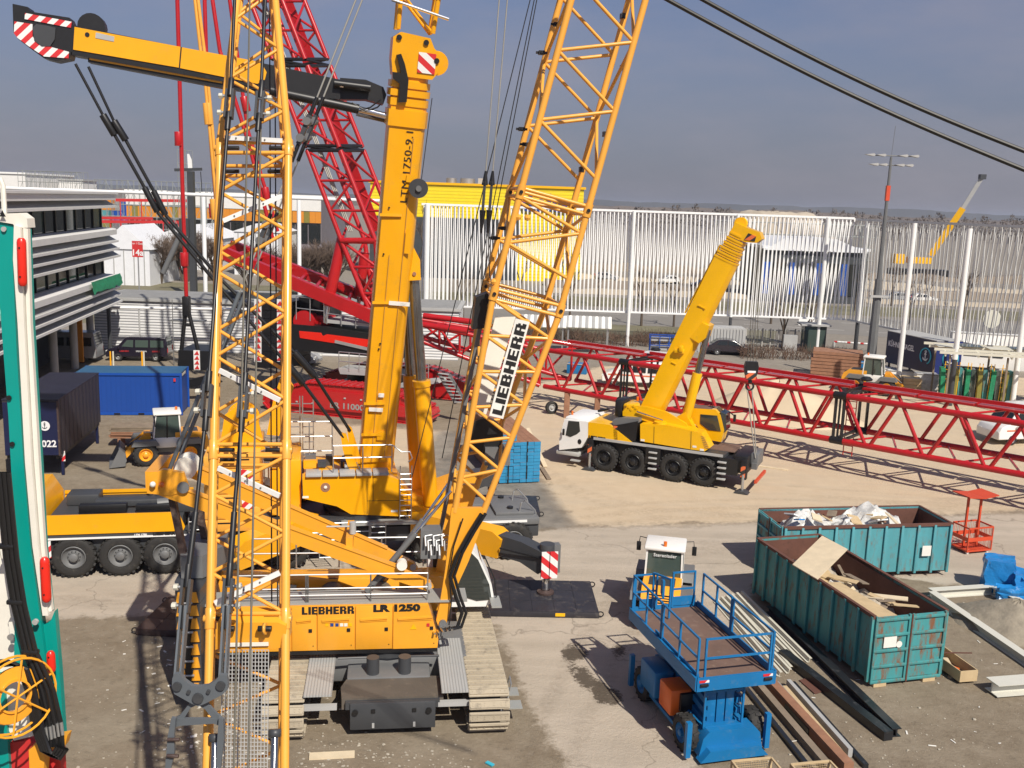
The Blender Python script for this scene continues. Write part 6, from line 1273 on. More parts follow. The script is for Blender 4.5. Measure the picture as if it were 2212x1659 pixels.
# ================================================================ NEAREST LATTICE BOOM
def pix(P):
    v = V(P)-CAM; w = v.dot(_F); return 1106+FPX*v.dot(_R)/w, 829.5-FPX*v.dot(_U)/w
LT = Thing('lattice_boom', 'nearest yellow lattice boom standing upright left of centre with white guard bars', 'crane boom', at(530, 1659, 11.9)+V((0, 0, -4)), world=True)
L0, L1_ = at(447, 1659, 11.9), at(475, 318, 15.8); R0, R1_ = at(615, 1659, 11.9), at(623, 318, 15.8)
axl = ((L1_-L0)+(R1_-R0)).normalized(); wl = ((R0-L0)+(R1_-L1_)).normalized(); nrm = axl.cross(wl)*-1
if nrm.y < 0: nrm = -nrm
off = nrm*.80+V((-.22, 0, 0))
def yl_(y, A=None, B=None):      # point of the boom's near left chord seen at picture height y
    A, B = A or L0, B or L1_; a, b = -1.0, 2.5
    for _ in range(40):
        m = (a+b)/2
        if pix(lerp(A, B, m))[1] > y: a = m
        else: b = m
    return (a+b)/2
def ls(y): k = yl_(y); a, b = lerp(L0, L1_, k), lerp(R0, R1_, k); return [a, b, b+off, a+off]
for ya, yb, n in ((1325, 985, 4), (960, 330, 7)):
    A_, B_ = ls(ya), ls(yb)
    lattice(LT, A_, B_, n, .060, .028, 'yellow_pale', dirs=(0, 0, 0, 0), rungs=(), phase=1 if n == 4 else 0)
    for S_ in (A_, B_):
        for i in range(4): rod('strut', S_[i], S_[(i+1) % 4], .0315, 'yellow_pale', LT)
for y in (1336, 972, 320):
    for i, p in enumerate(ls(y)):
        rod('joint_fork', p-axl*.14, p+axl*.14, .0735, 'yellow_pale', LT); s_ = 1 if i in (0, 3) else -1; rod('joint_pin', p-wl*.085, p+wl*.085, .0525, 'yellow_pale', LT); rod('pin_puller', p+wl*.07*s_, p+wl*.30*s_, .0315, 'black', LT)
A_ = ls(308); T_ = [at(513, 0, 17.4), at(595, 0, 17.4)]; T_ = [T_[0], T_[1], T_[1]+off*.8, T_[0]+off*.8]; B_ = [A_[i]+(T_[i]-A_[i])*1.5 for i in range(4)]
lattice(LT, A_, B_, 7, .060, .028, 'yellow_pale', rungs=(), phase=0)
for i in range(4): rod('strut', A_[i], A_[(i+1) % 4], .0315, 'yellow_pale', LT)
A_, B_ = ls(1780), ls(1345)
lattice(LT, A_, B_, 6, .060, .025, 'yellow_pale', faces=(1, 2, 3), rungs=())
for (x0, y0), (x1, y1) in (((486, 297), (610, 304)), ((482, 477), (607, 424)), ((474, 800), (605, 865)), ((471, 1011), (604, 1071)), ((464, 1303), (604, 1237))):
    k0, k1 = yl_(y0), yl_(y1); Y0, Y1 = lerp(L0, L1_, k0).y-.09, lerp(L0, L1_, k1).y-.09; b_ = bar('guard_bar', at(x0, y0, Y0), at(x1, y1, Y1), 0.0350, 0.0700, 'white', LT)
    for q in (.2, .45, .7): p = lerp(at(x0, y0, Y0), at(x1, y1, Y1), q); mb = MB(); mb.tube(p+V((0, -.014, 0)), p+V((0, -.03, .0)), .014, 6); mb.build('bolt', 'mid_grey', LT, parent=b_)
# head box, grating and cylinders at the foot
yb_ = lerp(L0, L1_, yl_(1370)).y-.05
P = [at(x, y, yb_) for x, y in ((470, 1345), (600, 1345), (618, 1352), (618, 1398), (585, 1402), (470, 1402))]
mb = MB(); mb._add(P+[p+V((0, .35, .07)) for p in P], [(0, 1, 2, 3, 4, 5), (11, 10, 9, 8, 7, 6)]+[(i, (i+1) % 6, 6+(i+1) % 6, 6+i) for i in range(6)]); hb_ = mb.build('cross_box', 'orange_yellow', LT)
bar('white_lip', at(488, 1393, yb_-.03), at(580, 1391, yb_-.03), 0.0210, 0.0490, 'cream', LT, parent=hb_)
for x in (492, 572): p = at(x, 1358, yb_-.1); rod('box_pin', p-wl*.09, p+wl*.09, .0420, 'black', LT, parent=hb_); rod('box_eye', p-wl*.02, p+wl*.02, .0840, 'yellow_pale', LT, parent=hb_)
g0, g1 = (482, 1404), (580, 1404); k0, k1 = yl_(1404), yl_(1700)
def gpt(u, y): k = yl_(y); a, b = lerp(L0, L1_, k), lerp(R0, R1_, k); x0 = (484-(447+(1659-y)*.0206))/168.0; return lerp(a, b, .20+.60*u)-nrm*.085
mb = MB(); yy = [1404+i*8.6 for i in range(34)]
for y in yy: mb.beam(gpt(0, y), gpt(1, y), .0085, .02, up=nrm)
for i in range(15): u = i/14; mb.beam(gpt(u, 1404), gpt(u, 1690), .0085, .02, up=nrm)
o = mb.build('grating', 'light_grey', LT); o['kind'] = 'stuff'
for x, y in ((465, 1590), (594, 1580)): Y_ = lerp(L0, L1_, yl_(y)).y-.1; a, b = at(x, y, Y_), at(x-4, y+150, Y_-.5); rod('cylinder', a, b, .0525, 'cyl_grey', LT, n=12); rod('cylinder_cap', a+axl*.03, a-axl*.07, .0840, 'dark_grey', LT, n=12)
# pendant bars, links and yoke in front of it
def chain(label, pts, nm, group, dn=.52):
    P = []
    for x, y in pts: P.append(at(x, y, lerp(L0, L1_, yl_(y)).y-dn))
    t = Thing('pendant_chain', label, 'pendant', P[-1], 0, group, world=True); return t, P
for k, (lab, top, l1, l2, l3, l4, yk, sgn) in enumerate((('left black pendant bar chain hanging before the nearest lattice boom', (511, -80), ((497, 207), (494, 243)), ((449, 846), (446, 886)), (423, 1106), ((403, 1268), (399, 1308)), (385, 1470), -1),
                                               ('right black pendant bar chain hanging before the nearest lattice boom', (577, -80), ((563, 212), (560, 246)), ((527, 850), (524, 888)), (506, 1106), ((494, 1266), (491, 1308)), (482, 1470), 1))):
    t, P = chain(lab, [top, l1[0], l1[1], l2[0], l2[1], l3, l4[0], l4[1], yk], 'pendant', 'pendant chains of the nearest boom')
    for a, b, r in ((P[0], P[1], .0266), (P[2], P[3], .0266), (P[4], P[5], .029), (P[5], P[6], .042)): rod('pendant_rod', a, b, r, 'black', t, n=10)
    for a, b in ((P[1], P[2]), (P[3], P[4]), (P[6], P[7])):
        d = (b-a).normalized()
        for s in (-.05, .05): bar('link_plate', a-d*.10+wl*s, b+d*.10+wl*s, 0.0350, 0.1050, 'dark_grey', t, up=wl.cross(d))
        rod('socket', a-d*.30, a, .0455, 'black', t); rod('socket', b+d*.30, b, .0455, 'black', t)
        for q in (a, b):
            rod('link_pin', q-wl*.07, q+wl*.18 if sgn > 0 else q-wl*.18, .0224, 'galv', t)
            mb = MB(); c = q+wl*.14*sgn; mb.tube(c-wl*.028, c+wl*.028, .045, 6); mb.build('castle_nut', 'panel_cream', t)
    bar('strap', P[7]+wl*.035, P[8]+wl*.035, 0.0280, 0.1190, 'pendant_grey', t, up=nrm); bar('strap', P[7]-wl*.035, P[8]-wl*.035, 0.0280, 0.1190, 'pendant_grey', t, up=nrm)
YK = Thing('pendant_yoke', 'grey steel yoke plate with crossed arms at the bottom left', 'yoke', at(430, 1560, 11.0), world=True)
yk_ = lerp(L0, L1_, yl_(1500)).y-.54
def ypl(name, pts, dy, th, m, parent=None):
    Q = [at(x/3, 1106+y/3, yk_+dy) for x, y in pts]; n = len(Q); mb = MB(); mb._add(Q+[q+V((0, th, 0)) for q in Q], [tuple(range(n)), tuple(range(n, 2*n))[::-1]]+[(i, (i+1) % n, n+(i+1) % n, n+i) for i in range(n)]); return mb.build(name, m, YK, parent)
y1_ = ypl('yoke_plate', [(1113, 1140), (1116, 1080), (1128, 1050), (1165, 1050), (1195, 1092), (1240, 1125), (1290, 1133), (1345, 1125), (1405, 1085), (1420, 1055), (1470, 1062), (1476, 1100), (1475, 1150), (1440, 1185), (1330, 1242), (1285, 1260), (1240, 1242), (1130, 1180)], 0, .063, 'pendant_grey')
for x, y, r in ((1150, 1127, .06), (1432, 1122, .06), (1285, 1203, .07), (1225, 1163, .025), (1353, 1160, .025)):
    p = at(x/3, 1106+y/3, yk_); mb = MB(); mb.tube(p+V((0, -.035, 0)), p+V((0, .015, 0)), r, 16); mb.build('yoke_pin', 'dark_grey', YK, parent=y1_)
for pts in ([(1240, 1225), (1330, 1225), (1235, 1270), (1195, 1335), (1150, 1392), (1118, 1402), (1112, 1345), (1165, 1320)], [(1240, 1225), (1330, 1225), (1395, 1300), (1445, 1345), (1445, 1400), (1412, 1380), (1368, 1330), (1330, 1280)], [(1150, 1340), (1405, 1340), (1412, 1382), (1385, 1372), (1165, 1386), (1140, 1394)]): ypl('yoke_arm', pts, .014+.008*len(pts), .042, 'pendant_grey')
for pts in ([(1110, 1335), (1138, 1340), (1128, 1450), (1130, 1560), (1108, 1660), (1070, 1660), (1085, 1460)], [(1418, 1330), (1445, 1345), (1450, 1470), (1435, 1600), (1430, 1660), (1395, 1660), (1408, 1470)]): ypl('yoke_leg', pts, -.035, .05, 'pendant_grey')
for x, y in ((1105, 1475), (1102, 1580), (1128, 1475), (1122, 1583)): p = at(x/3, 1106+y/3, yk_-.056); rod('leg_pin', p-wl*.04, p+wl*.07, .0245, 'steel_rusty', YK)
# hoist ropes in front of the boom
for i, (a, b, r, m, lab) in enumerate((((541, -60), (504, 1720), .014, 'rope', 'left steel hoist rope in front of the nearest lattice'), ((570, -60), (535, 1720), .014, 'rope', 'right steel hoist rope in front of the nearest lattice'))):
    P0, P1 = at(*a, 17.1), at(*b, 10.9); mb = MB(); n = 40
    mb.path([lerp(P0, P1, q/n) for q in range(n+1)], r, 8); thing1(mb, 'hoist_rope', m, lab, 'rope', 'hoist ropes')
for a, b, Y0, Y1, lab in (((593, -60), (600, 1330), 18.55, 14.35, 'dark rope inside the nearest lattice, right side'), ((582, -60), (587, 1300), 18.55, 14.35, 'thin dark rope inside the nearest lattice, left of the other')):
    mb = MB(); mb.path([at(*a, Y0), lerp(at(*a, Y0), at(*b, Y1), .5), at(*b, Y1)], .0115, 6); thing1(mb, 'hoist_rope', 'rope_dark', lab, 'rope', 'hoist ropes')
# grey boom stays of the crawler crane
for k, (a, b, lab) in enumerate((((792, -60), (352, 1050), 'left one of the two pale grey boom stays running down to the A frame'), ((806, -60), (366, 1045), 'right one of the two pale grey boom stays running down to the A frame'))):
    P0, P1 = at(*a, 25.2+k*1.2), at(*b, 24.6+k*1.2); t = Thing('boom_stay', lab, 'stay', P1, 0, 'grey boom stays', world=True); d = (P1-P0).normalized()
    def fr(y, P0=P0, P1=P1): return lerp(P0, P1, (y+60)/(1106.0))
    rod('stay_rope', fr(-60), fr(195), .022, 'rope_light', t); rod('stay_rope', fr(330), fr(440), .022, 'rope_light', t); rod('stay_rope', fr(520), fr(610), .022, 'rope_light', t)
    for y0, y1 in ((195, 330), (440, 520)):
        rod('stay_socket', fr(y0), fr((y0*2+y1)/3), .05, 'black', t); rod('stay_socket', fr((y0+2*y1)/3), fr(y1), .05, 'black', t)
        mid = fr((y0+y1)/2); bar('stay_link', mid-d*.38, mid+d*.38, .10, .17, 'dark_grey', t, up=(0, 1, 0))
        for s in (-.22, .22): mb = MB(); c = mid+d*s; mb.tube(c+V((0, -.14, 0)), c+V((0, .14, 0)), .10, 12); mb.build('link_pin', 'mid_grey', t)
    rod('stay_bar', fr(610), fr(1050), .055, 'pendant_grey', t)
# pale stays and thin ropes left of the leaning boom
for k, (a, b, lab) in enumerate((((1083, -60), (1047, 400), 'left pale stay above the black sockets beside the leaning boom'), ((1101, -60), (1062, 400), 'right pale stay above the black sockets beside the leaning boom'))):
    P0, P1 = at(*a, 26.0), at(*b, 26.3); P2 = at(b[0]-6+k*2, 600, 26.5); d = (P1-P0).normalized(); t = Thing('boom_stay', lab, 'stay', P2, 0, 'pale stays by the leaning boom', world=True)
    rod('stay_rope', P0, lerp(P0, P1, .94), .017, 'rope_light', t); mb = MB(); mb.tube(lerp(P0, P1, .93), P1, .03, 8, .085); mb.build('stay_socket', 'black', t)
    bar('stay_link', P1-d*.1, P1+d*.75, .07, .13, 'dark_grey', t, up=(0, 1, 0)); mb = MB(); mb.tube(P1+d*.65, P1+d*1.25, .085, 8, .03); mb.build('stay_socket', 'black', t); rod('stay_rope', P1+d*1.2, P2, .017, 'mid_grey', t)
for a, b, lab in (((1160, -60), (890, 1030), 'thin black rope furthest left beside the leaning boom'), ((1166, -60), (955, 990), 'thin black rope in the middle beside the leaning boom'), ((1171, -60), (1035, 650), 'thin black rope closest to the leaning boom')):
    mb = MB(); mb.path([at(*a, 26.8), lerp(at(*a, 26.8), at(*b, 27.2), .5), at(*b, 27.2)], .013, 6); thing1(mb, 'hoist_rope', 'rope_dark', lab, 'rope', 'thin hoist ropes')
# two heavy ropes crossing the sky at upper right
for a, b, lab in (((1380, -35), (2300, 402), 'lower of the two thick black ropes crossing the sky at right'), ((1475, -25), (2300, 360), 'upper of the two thick black ropes crossing the sky at right')):
    P0, P1 = at(*a, 11.5), at(*b, 10.5); mb = MB(); n = 24
    mb.path([lerp(P0, P1, q/n)-V((0, 0, .10*math.sin(math.pi*q/n))) for q in range(n+1)], .024, 8); thing1(mb, 'stay_rope', 'rope_dark', lab, 'rope', 'thick ropes in the sky')
# ================================================================ TEAL DRILLING RIG AT THE LEFT EDGE
DR = Thing('drilling_rig', 'teal and white drilling rig mast with black hoses at the left edge', 'drilling rig', (-10.2, 19.2, 0), world=True)
DY = 19.0
def dsl(name, pts, dy, th, m, parent=None):
    Q = [at(x, y, DY+dy) for x, y in pts]; n = len(Q); mb = MB(); mb._add(Q+[q+V((0, th, 0)) for q in Q], [tuple(range(n)), tuple(range(n, 2*n))[::-1]]+[(i, (i+1) % n, n+(i+1) % n, n+i) for i in range(n)]); return mb.build(name, m, DR, parent)
col = dsl('mast_column', [(-6, 478), (30, 488), (27, 560), (36, 760), (50, 990), (66, 1180), (86, 1330), (100, 1440), (30, 1440), (34, 1200), (18, 900), (-2, 640)], 0, .22, 'teal')
dsl('mast_cap', [(-8, 462), (42, 460), (58, 472), (60, 492), (34, 492), (28, 484), (-6, 478)], -.05, .30, 'cream')
dsl('guide_rail', [(30, 486), (44, 490), (52, 700), (68, 1000), (82, 1180), (104, 1330), (92, 1330), (70, 1180), (54, 1000), (38, 700), (28, 560)], -.12, .10, 'cream')
dsl('guide_rail', [(50, 492), (60, 494), (66, 700), (84, 1000), (96, 1180), (112, 1320), (104, 1322), (88, 1180), (74, 1000), (58, 700)], -.05, .10, 'cream')
dsl('rail_groove', [(44, 492), (50, 492), (59, 700), (75, 1000), (89, 1180), (100, 1300), (90, 1260), (68, 1000), (52, 700)], -.02, .1, 'purple_grey')
dsl('side_edge', [(60, 494), (64, 494), (72, 700), (90, 1000), (100, 1180), (114, 1320), (110, 1320), (94, 1180), (82, 1000), (66, 700)], .05, .08, 'teal')
dsl('lower_column', [(56, 1335), (85, 1330), (92, 1352), (110, 1340), (118, 1320), (128, 1440), (138, 1590), (115, 1592), (100, 1500), (80, 1440)], .10, .15, 'teal')
for (x0, y0), (x1, y1), r in (((46, 514), (49, 618), .085), ((96, 1204), (101, 1300), .095), ((109, 1407), (112, 1452), .085)):
    a, b = at(x0, y0, DY-.2), at(x1, y1, DY-.2); d = (b-a).normalized(); mb = MB(); mb.lathe([(.001, 0), (r*.55, 0), (r*.9, r*.45), (r, r*1.1), (r, (b-a).length-r*1.1), (r*.9, (b-a).length-r*.45), (r*.55, (b-a).length), (.001, (b-a).length)], a, d, 14); rc2 = mb.build('red_cover', 'red_bright', DR)
    for k in (.2, .8): q = lerp(a, b, k)-V((0, r, 0)); mb = MB(); mb.tube(q, q-V((0, .012, 0)), .018, 8); mb.build('cover_bolt', 'black', DR, parent=rc2)
p = at(78, 1342, DY-.15); mb = MB(); mb.tube(p, p+V((0, -.06, 0)), .06, 12); mb.build('mast_bolt', 'light_grey', DR)
for x, y in ((9, 495), (20, 859), (27, 959)): p = at(x, y, DY-.02); mb = MB(); mb.tube(p, p+V((0, -.03, 0)), .05, 10); mb.build('mast_bolt', 'light_grey' if y < 500 else 'black', DR)
mb = MB(); p = at(6, 468, DY-.12); mb.prism([(-.06, 0), (.06, 0), (0, .12)], p, (1, 0, 0), (0, 0, 1), (0, -1, 0), .01); mb.build('arrow_mark', 'black', DR)
mb = MB(); mb.path([at(x, y, DY+.3) for x, y in ((0, 385), (6, 400), (8, 430), (10, 468))], .05, 7); mb.build('mast_hook', 'cream', DR)
# white lower frame
dsl('lower_frame', [(-20, 1500), (-20, 1140), (0, 1130), (10, 1190), (30, 1290), (52, 1400), (60, 1480), (72, 1590), (30, 1600)], .24, .2, 'cream')
dsl('lower_brace', [(-8, 1150), (6, 1146), (48, 1330), (30, 1335)], .1, .3, 'cream'); dsl('lower_clamp', [(18, 1345), (60, 1340), (66, 1372), (22, 1378)], .05, .5, 'cream')
for y in (1255, 1375): p = at(25, y, DY-.1); mb = MB(); mb.tube(p, p+V((0, -.05, 0)), .07, 12); mb.build('frame_pin', 'galv', DR)
# hoses
for i in range(6):
    dx = i*5; mb = MB(); mb.path([at(x+dx*(1 if y < 1450 else 1.25), y, DY-.35-.05*(i % 2)) for x, y in ((-6, 1020), (2, 1106), (12, 1206), (28, 1306), (52, 1406), (84, 1490), (100, 1560), (104, 1612))], .045, 7); mb.build('hose', 'hose', DR)
for i in range(4):
    mb = MB(); mb.path([at(x+i*6, y+i*2, DY-.5) for x, y in ((-12, 1430), (12, 1428), (40, 1440), (58, 1490), (72, 1570), (90, 1620), (112, 1632), (126, 1612))], .05, 7); mb.build('hose', 'hose', DR)
for y, x in ((1180, 14), (1300, 34), (1408, 66)): p = at(x, y, DY-.38); mb = MB(); mb.box(p, (.34, .14, .10), rz=0, bev=.03); mb.build('hose_clamp', 'black', DR)
for i in range(6): p = at(92+i*8, 1575-i*3, DY-.42); mb = MB(); mb.tube(p, p+V((.02, 0, -.28)), .035, 8); mb.build('hose_fitting', 'galv', DR)
# reel
rc_ = at(27, 1502, DY-.75); rn = V((.80, -.58, .1)).normalized(); ru = V((0, 0, 1)).cross(rn).normalized(); rv = rn.cross(ru)
reel = None
for o_, rr, r in ((0, .78, .025), (.22, .78, .025), (0.02, .55, .03)):
    mb = MB(); mb.path([rc_+rn*o_+(ru*math.cos(a)+rv*math.sin(a))*rr for a in [2*math.pi*i/28 for i in range(28)]], r, 6, True); x_ = mb.build('reel_ring', 'orange_yellow', DR)
for i in range(6): a = 2*math.pi*i/6+.3; mb = MB(); mb.tube(rc_+rn*.2, rc_+rn*.2+(ru*math.cos(a)+rv*math.sin(a))*.78, .022, 6); mb.build('reel_spoke', 'orange_yellow', DR)
mb = MB(); mb.lathe([(.55, .0), (.55, .05), (.34, .07), (.34, .12), (.30, .12), (.30, .03)], rc_, rn, 26); mb.build('reel_dish', 'orange_yellow', DR)
# foot
dsl('rig_base', [(-20, 1610), (60, 1600), (130, 1622), (134, 1720), (-20, 1720)], .25, .25, 'sign_red'); dsl('manifold', [(92, 1598), (146, 1588), (140, 1612), (126, 1620), (98, 1618)], -.3, .2, 'orange_yellow'); dsl('manifold_bracket', [(62, 1620), (90, 1600), (96, 1640), (90, 1720), (66, 1720)], -.2, .25, 'orange_yellow')
mb = MB(); mb.box((-13.2, 19.0, .8), (3.6, 3.0, 1.2), bev=.1); mb.build('undercarriage', 'dark_grey', DR)
p0 = at(45, 1440, DY+.5); mb = MB(); mb.box((p0.x-.5, DY+.4, p0.z/2), (.6, .5, p0.z)); mb.build('mast_foot', 'teal', DR)
# ================================================================ YARD THINGS
# --- roll-off skips
def skip(label, loc, rz, W, Ln, H, m, doors_front=True):
    """local x across, y back; open top, ribbed sides, double doors at y = 0"""
    t = Thing('waste_skip', label, 'skip', loc, rz, 'open waste skips')
    mb = MB(); mb.box((W/2, Ln/2, .22), (W-.1, Ln-.1, .10)); mb.build('floor', 'rust', t)
    for x in (.03, W-.03): mb = MB(); mb.box((x, Ln/2, H/2+.12), (.05, Ln, H-.2)); mb.build('side_wall', m, t); mb = MB(); mb.box((x+(.035 if x < 1 else -.035), Ln/2, H/2+.1), (.012, Ln-.1, H-.3)); mb.build('side_lining', 'rust', t)
    mb = MB(); mb.box((W/2, Ln-.03, H/2+.12), (W-.12, .05, H-.2)); mb.build('end_wall', m, t); mb = MB(); mb.box((W/2, Ln-.065, H/2+.1), (W-.16, .012, H-.3)); mb.build('end_lining', 'rust', t)
    n = int(Ln/.62)
    for i in range(n+1):
        y = .04+i*(Ln-.08)/n
        for x in (-.04, W+.04): mb = MB(); mb.box((x, y, H/2+.08), (.08, .10, H-.16), bev=.012); mb.build('side_rib', m, t)
    for x in (0, W): bar('top_rail', (x, -.02, H), (x, Ln+.02, H), .11, .10, 'rust', t, up=(0, 0, 1))
    bar('top_rail', (0, Ln, H+.002), (W, Ln, H+.002), .10, .10, 'rust', t)
    for i in range(4): x = W*(i+.5)/4; mb = MB(); mb.box((x, Ln+.04, H/2+.08), (.10, .08, H-.16)); mb.build('end_rib', m, t)
    for k, x0 in enumerate((.02, W/2+.03)):
        w = W/2-.05; mb = MB(); mb.box((x0+w/2, .0, H/2+.10), (w, .05, H-.22)); d = mb.build('door', 'skip_door', t); mb = MB(); mb.box((x0+w/2, .034, H/2+.1), (w-.06, .012, H-.3)); mb.build('door_lining', 'rust', t, parent=d)
        for i in range(5): z = .16+i*(H-.24)/4; mb = MB(); mb.box((x0+w/2, -.05, z), (w, .07, .09), bev=.015); mb.build('door_rib', m, t, parent=d)
        for x in (x0+.03, x0+w-.03): mb = MB(); mb.box((x, -.046, H/2+.08), (.07, .06, H-.1)); mb.build('door_post', m if k else 'skip_green', t, parent=d)
    mb = MB(); mb.tube((W/2+.0, -.08, .1), (W/2, -.08, H+.02), .03, 8); mb.build('lock_rod', 'rust', t)
    for x in (.25, W-.5): mb = MB(); mb.box((x+.1, .1, .07), (.42, .35, .13)); mb.build('wood_block', 'timber', t)
    for x in (.45, W-.45): bar('base_rail', (x, 0, .12), (x, Ln, .12), .12, .14, 'rust', t)
    return t
r_ = random.Random(5)
def junk(t, W, Ln, z, n, mats, s0, s1, seed, name='debris_piece', y0=.2, y1=None):
    r = random.Random(seed)
    for i in range(n):
        w, l = r.uniform(s0, s1), r.uniform(s0, s1)
        mb = MB(); c = V((r.uniform(.3, W-.3), r.uniform(y0, (y1 or Ln)-.3), z+r.uniform(-.15, .25))); mb.box(c, (w, l*1.4, r.uniform(.02, .10)), rz=r.uniform(0, 3.1), rx=r.uniform(-.5, .5), ry=r.uniform(-.4, .4))
        o = mb.build(name, r.choice(mats), None); tag(o); o.parent = None; yield o, c
def into(t, o):                                  # moves a loose mesh into a thing's axes
    o.matrix_basis = t.frame; WM[o.name] = t.frame
sB = skip('near teal skip with rusty double doors holding boards and timber', (10.6, 26.5, 0), R_(15.5), 2.42, 6.7, 2.15, 'skip_green')
blk('sticker', (.55, -.06, 1.38), (.42, .02, .34), 'sticker', sB); mb = MB(); mb.lathe([(.001, 0), (.10, 0), (.10, .012), (.001, .012)], (.86, -.06, 1.28), (0, -1, 0), 14, False); mb.build('sticker', 'sticker', sB)
def heap(name, label, t, W, y0, y1, z, h, m, seed, lumps=14, cat='waste'):
    r = random.Random(seed); nx, ny = 16, 34; L_ = [(r.uniform(.2, W-.2), r.uniform(y0, y1), r.uniform(.3, .8), r.uniform(.3, 1)) for _ in range(lumps)]
    vs = []; fs = []
    for j in range(ny+1):
        for i in range(nx+1):
            x, y = .1+(W-.2)*i/nx, y0+(y1-y0)*j/ny; zz = z+r.uniform(-.10, .10)+sum(h*k*math.exp(-((x-a)**2+(y-b)**2)/(s*s)) for a, b, s, k in L_)*.45+r.uniform(-.07, .07); vs.append((x+r.uniform(-.03, .03), y+r.uniform(-.03, .03), zz))
    for j in range(ny):
        for i in range(nx): fs.append((j*(nx+1)+i, j*(nx+1)+i+1, (j+1)*(nx+1)+i+1, (j+1)*(nx+1)+i))
    mb = MB(); mb._add(vs, fs, m == 'plastic_film'); o = mb.build(name, m, t); o.parent = None; o.matrix_basis = t.frame; tag(o, label, cat, kind='stuff'); return o
heap('waste_heap', 'mixed rubble and wood waste filling the near skip', sB, 2.42, .15, 6.5, 1.20, .40, 'rubbish', 3)
def board(label, t, c, d, m, rz=0, rx=0, ry=0, cat='board', group='boards lying in the near skip', name='board'):
    mb = MB(); mb.box((0, 0, 0), d); o = mb.build(name, m); W = t.frame @ MX.Translation(V(c)) @ MX.Rotation(rz, 4, 'Z') @ MX.Rotation(ry, 4, 'Y') @ MX.Rotation(rx, 4, 'X'); o.matrix_basis = W; return tag(o, label, cat, group)
pq = [G(1712, 1219, 2.22), G(1776, 1157, 2.62), G(1831, 1186, 2.62), G(1766, 1251, 2.22)]; mb = MB(); mb._add(pq+[q-V((0, 0, .03)) for q in pq], [(0, 1, 2, 3), (7, 6, 5, 4)]+[(i, (i+1) % 4, 4+(i+1) % 4, 4+i) for i in range(4)]); thing1(mb, 'board', 'timber_pale', 'large pale plywood sheet leaning up out of the near skip', 'board', 'boards lying in the near skip')
board('brown chipboard sheet lying along the left side of the near skip', sB, (.52, 1.5, 2.0), (.85, 2.9, .03), 'timber', R_(4), 0, R_(5))
board('brown board with broken edge in the middle of the near skip', sB, (.62, 3.7, 1.85), (.9, 1.1, .04), 'timber', R_(-12), R_(8), R_(4))
k = 0
for i in range(15):
    board('small wood offcut, %s' % ['pale and flat beside the chipboard', 'tilted near the paper', 'dark under the plywood', 'long and thin in the middle', 'short beside the right wall', 'pale wedge near the doors', 'crossed over another offcut', 'standing on edge', 'half buried near the middle', 'lying against the left wall', 'thin strip pointing to the doors', 'square piece by the plywood', 'broken slat near the paper', 'narrow lath by the right wall', 'wide piece near the doors'][i], sB,
          (r_.uniform(.9, 1.9), r_.uniform(.9, 3.9), 1.78+r_.uniform(0, .25)), (r_.uniform(.08, .3), r_.uniform(.4, 1.1), .03), r_.choice(['timber', 'timber_pale', 'timber_grey']), r_.uniform(0, 3.1), r_.uniform(-.25, .25), r_.uniform(-.2, .2), 'offcut', 'wood offcuts in the near skip', 'wood_offcut')
board('crumpled white paper bag in the near skip', sB, (.95, 3.2, 1.75), (.4, .5, .12), 'white', .4, .3, .2, 'paper', None, 'paper_bag')
# rear skip, doors at its left end
sA = skip('rear teal skip full of plastic film, standing crosswise behind the near one', (9.80, 36.75, 0), R_(9.7-90), 2.2, 6.75, 2.05, 'skip_teal')
blk('sticker', (2.2+.10, 5.75, 1.05), (.02, .36, .40), 'sticker', sA)
heap('film_waste', 'crumpled grey plastic film and packaging heaped in the rear skip', sA, 2.2, .5, 5.7, 1.15, 1.05, 'plastic_film', 8, 26)
for i in range(12): board('scrap of packaging in the rear skip, %s' % ['cardboard at the left end', 'pale foam in the middle', 'brown board near the right', 'white sheet on top', 'cardboard flap', 'thin lath', 'folded card', 'pale strip', 'brown strip', 'blue bag', 'white block', 'long lath'][i], sA, (r_.uniform(.5, 1.8), r_.uniform(.8, 5.6), 1.9+r_.uniform(0, .35)), (r_.uniform(.2, .5), r_.uniform(.3, .7), .05), ['timber', 'white', 'timber', 'white', 'timber', 'timber_pale', 'timber', 'timber_pale', 'timber_brown', 'blue_wrap', 'white', 'timber_grey'][i], r_.uniform(0, 3), r_.uniform(-.5, .5), r_.uniform(-.5, .5), 'scrap', 'packaging scraps in the rear skip', 'packaging_scrap')
# --- scissor lift
SL = Thing('scissor_lift', 'blue scissor lift with brown platform floor in the right foreground', 'lift platform', (4.71, 22.11, 0), R_(15.5))
W, D, Z = 2.12, 4.3, 2.2
mb = MB(); mb.box((W/2, D/2, Z-.02), (W-.1, D-.1, .05)); mb.build('platform_floor', 'brown_floor', SL)
for a, b, nm in (((0, 0), (W, 0), 'platform_edge'), ((W, 0), (W, D), 'platform_edge'), ((W, D), (0, D), 'platform_edge'), ((0, D), (0, 0), 'platform_edge')): mb = MB(); mb.beam((a[0], a[1], Z-.06), (b[0], b[1], Z-.06), .07, .34); mb.build(nm, 'blue_lift', SL)
for a, b in (((.07, .06), (.07, D*.62)), ((W-.07, .06), (W-.07, D-.05))): mb = MB(); mb.beam((*a, Z+.10), (*b, Z+.10), .03, .16); mb.build('toe_board', 'blue_lift', SL)
def rail(p0, p1, h0=0, posts=2):
    a, b = V((*p0, Z)), V((*p1, Z))
    for z in (1.08, .58): bar('guard_rail', a+V((0, 0, z)), b+V((0, 0, z)), .045, .045, 'blue_lift', SL)
    for i in range(posts+1): p = lerp(a, b, i/posts); bar('guard_post', p+V((0, 0, .05)), p+V((0, 0, 1.1)), .05, .05, 'blue_lift', SL)
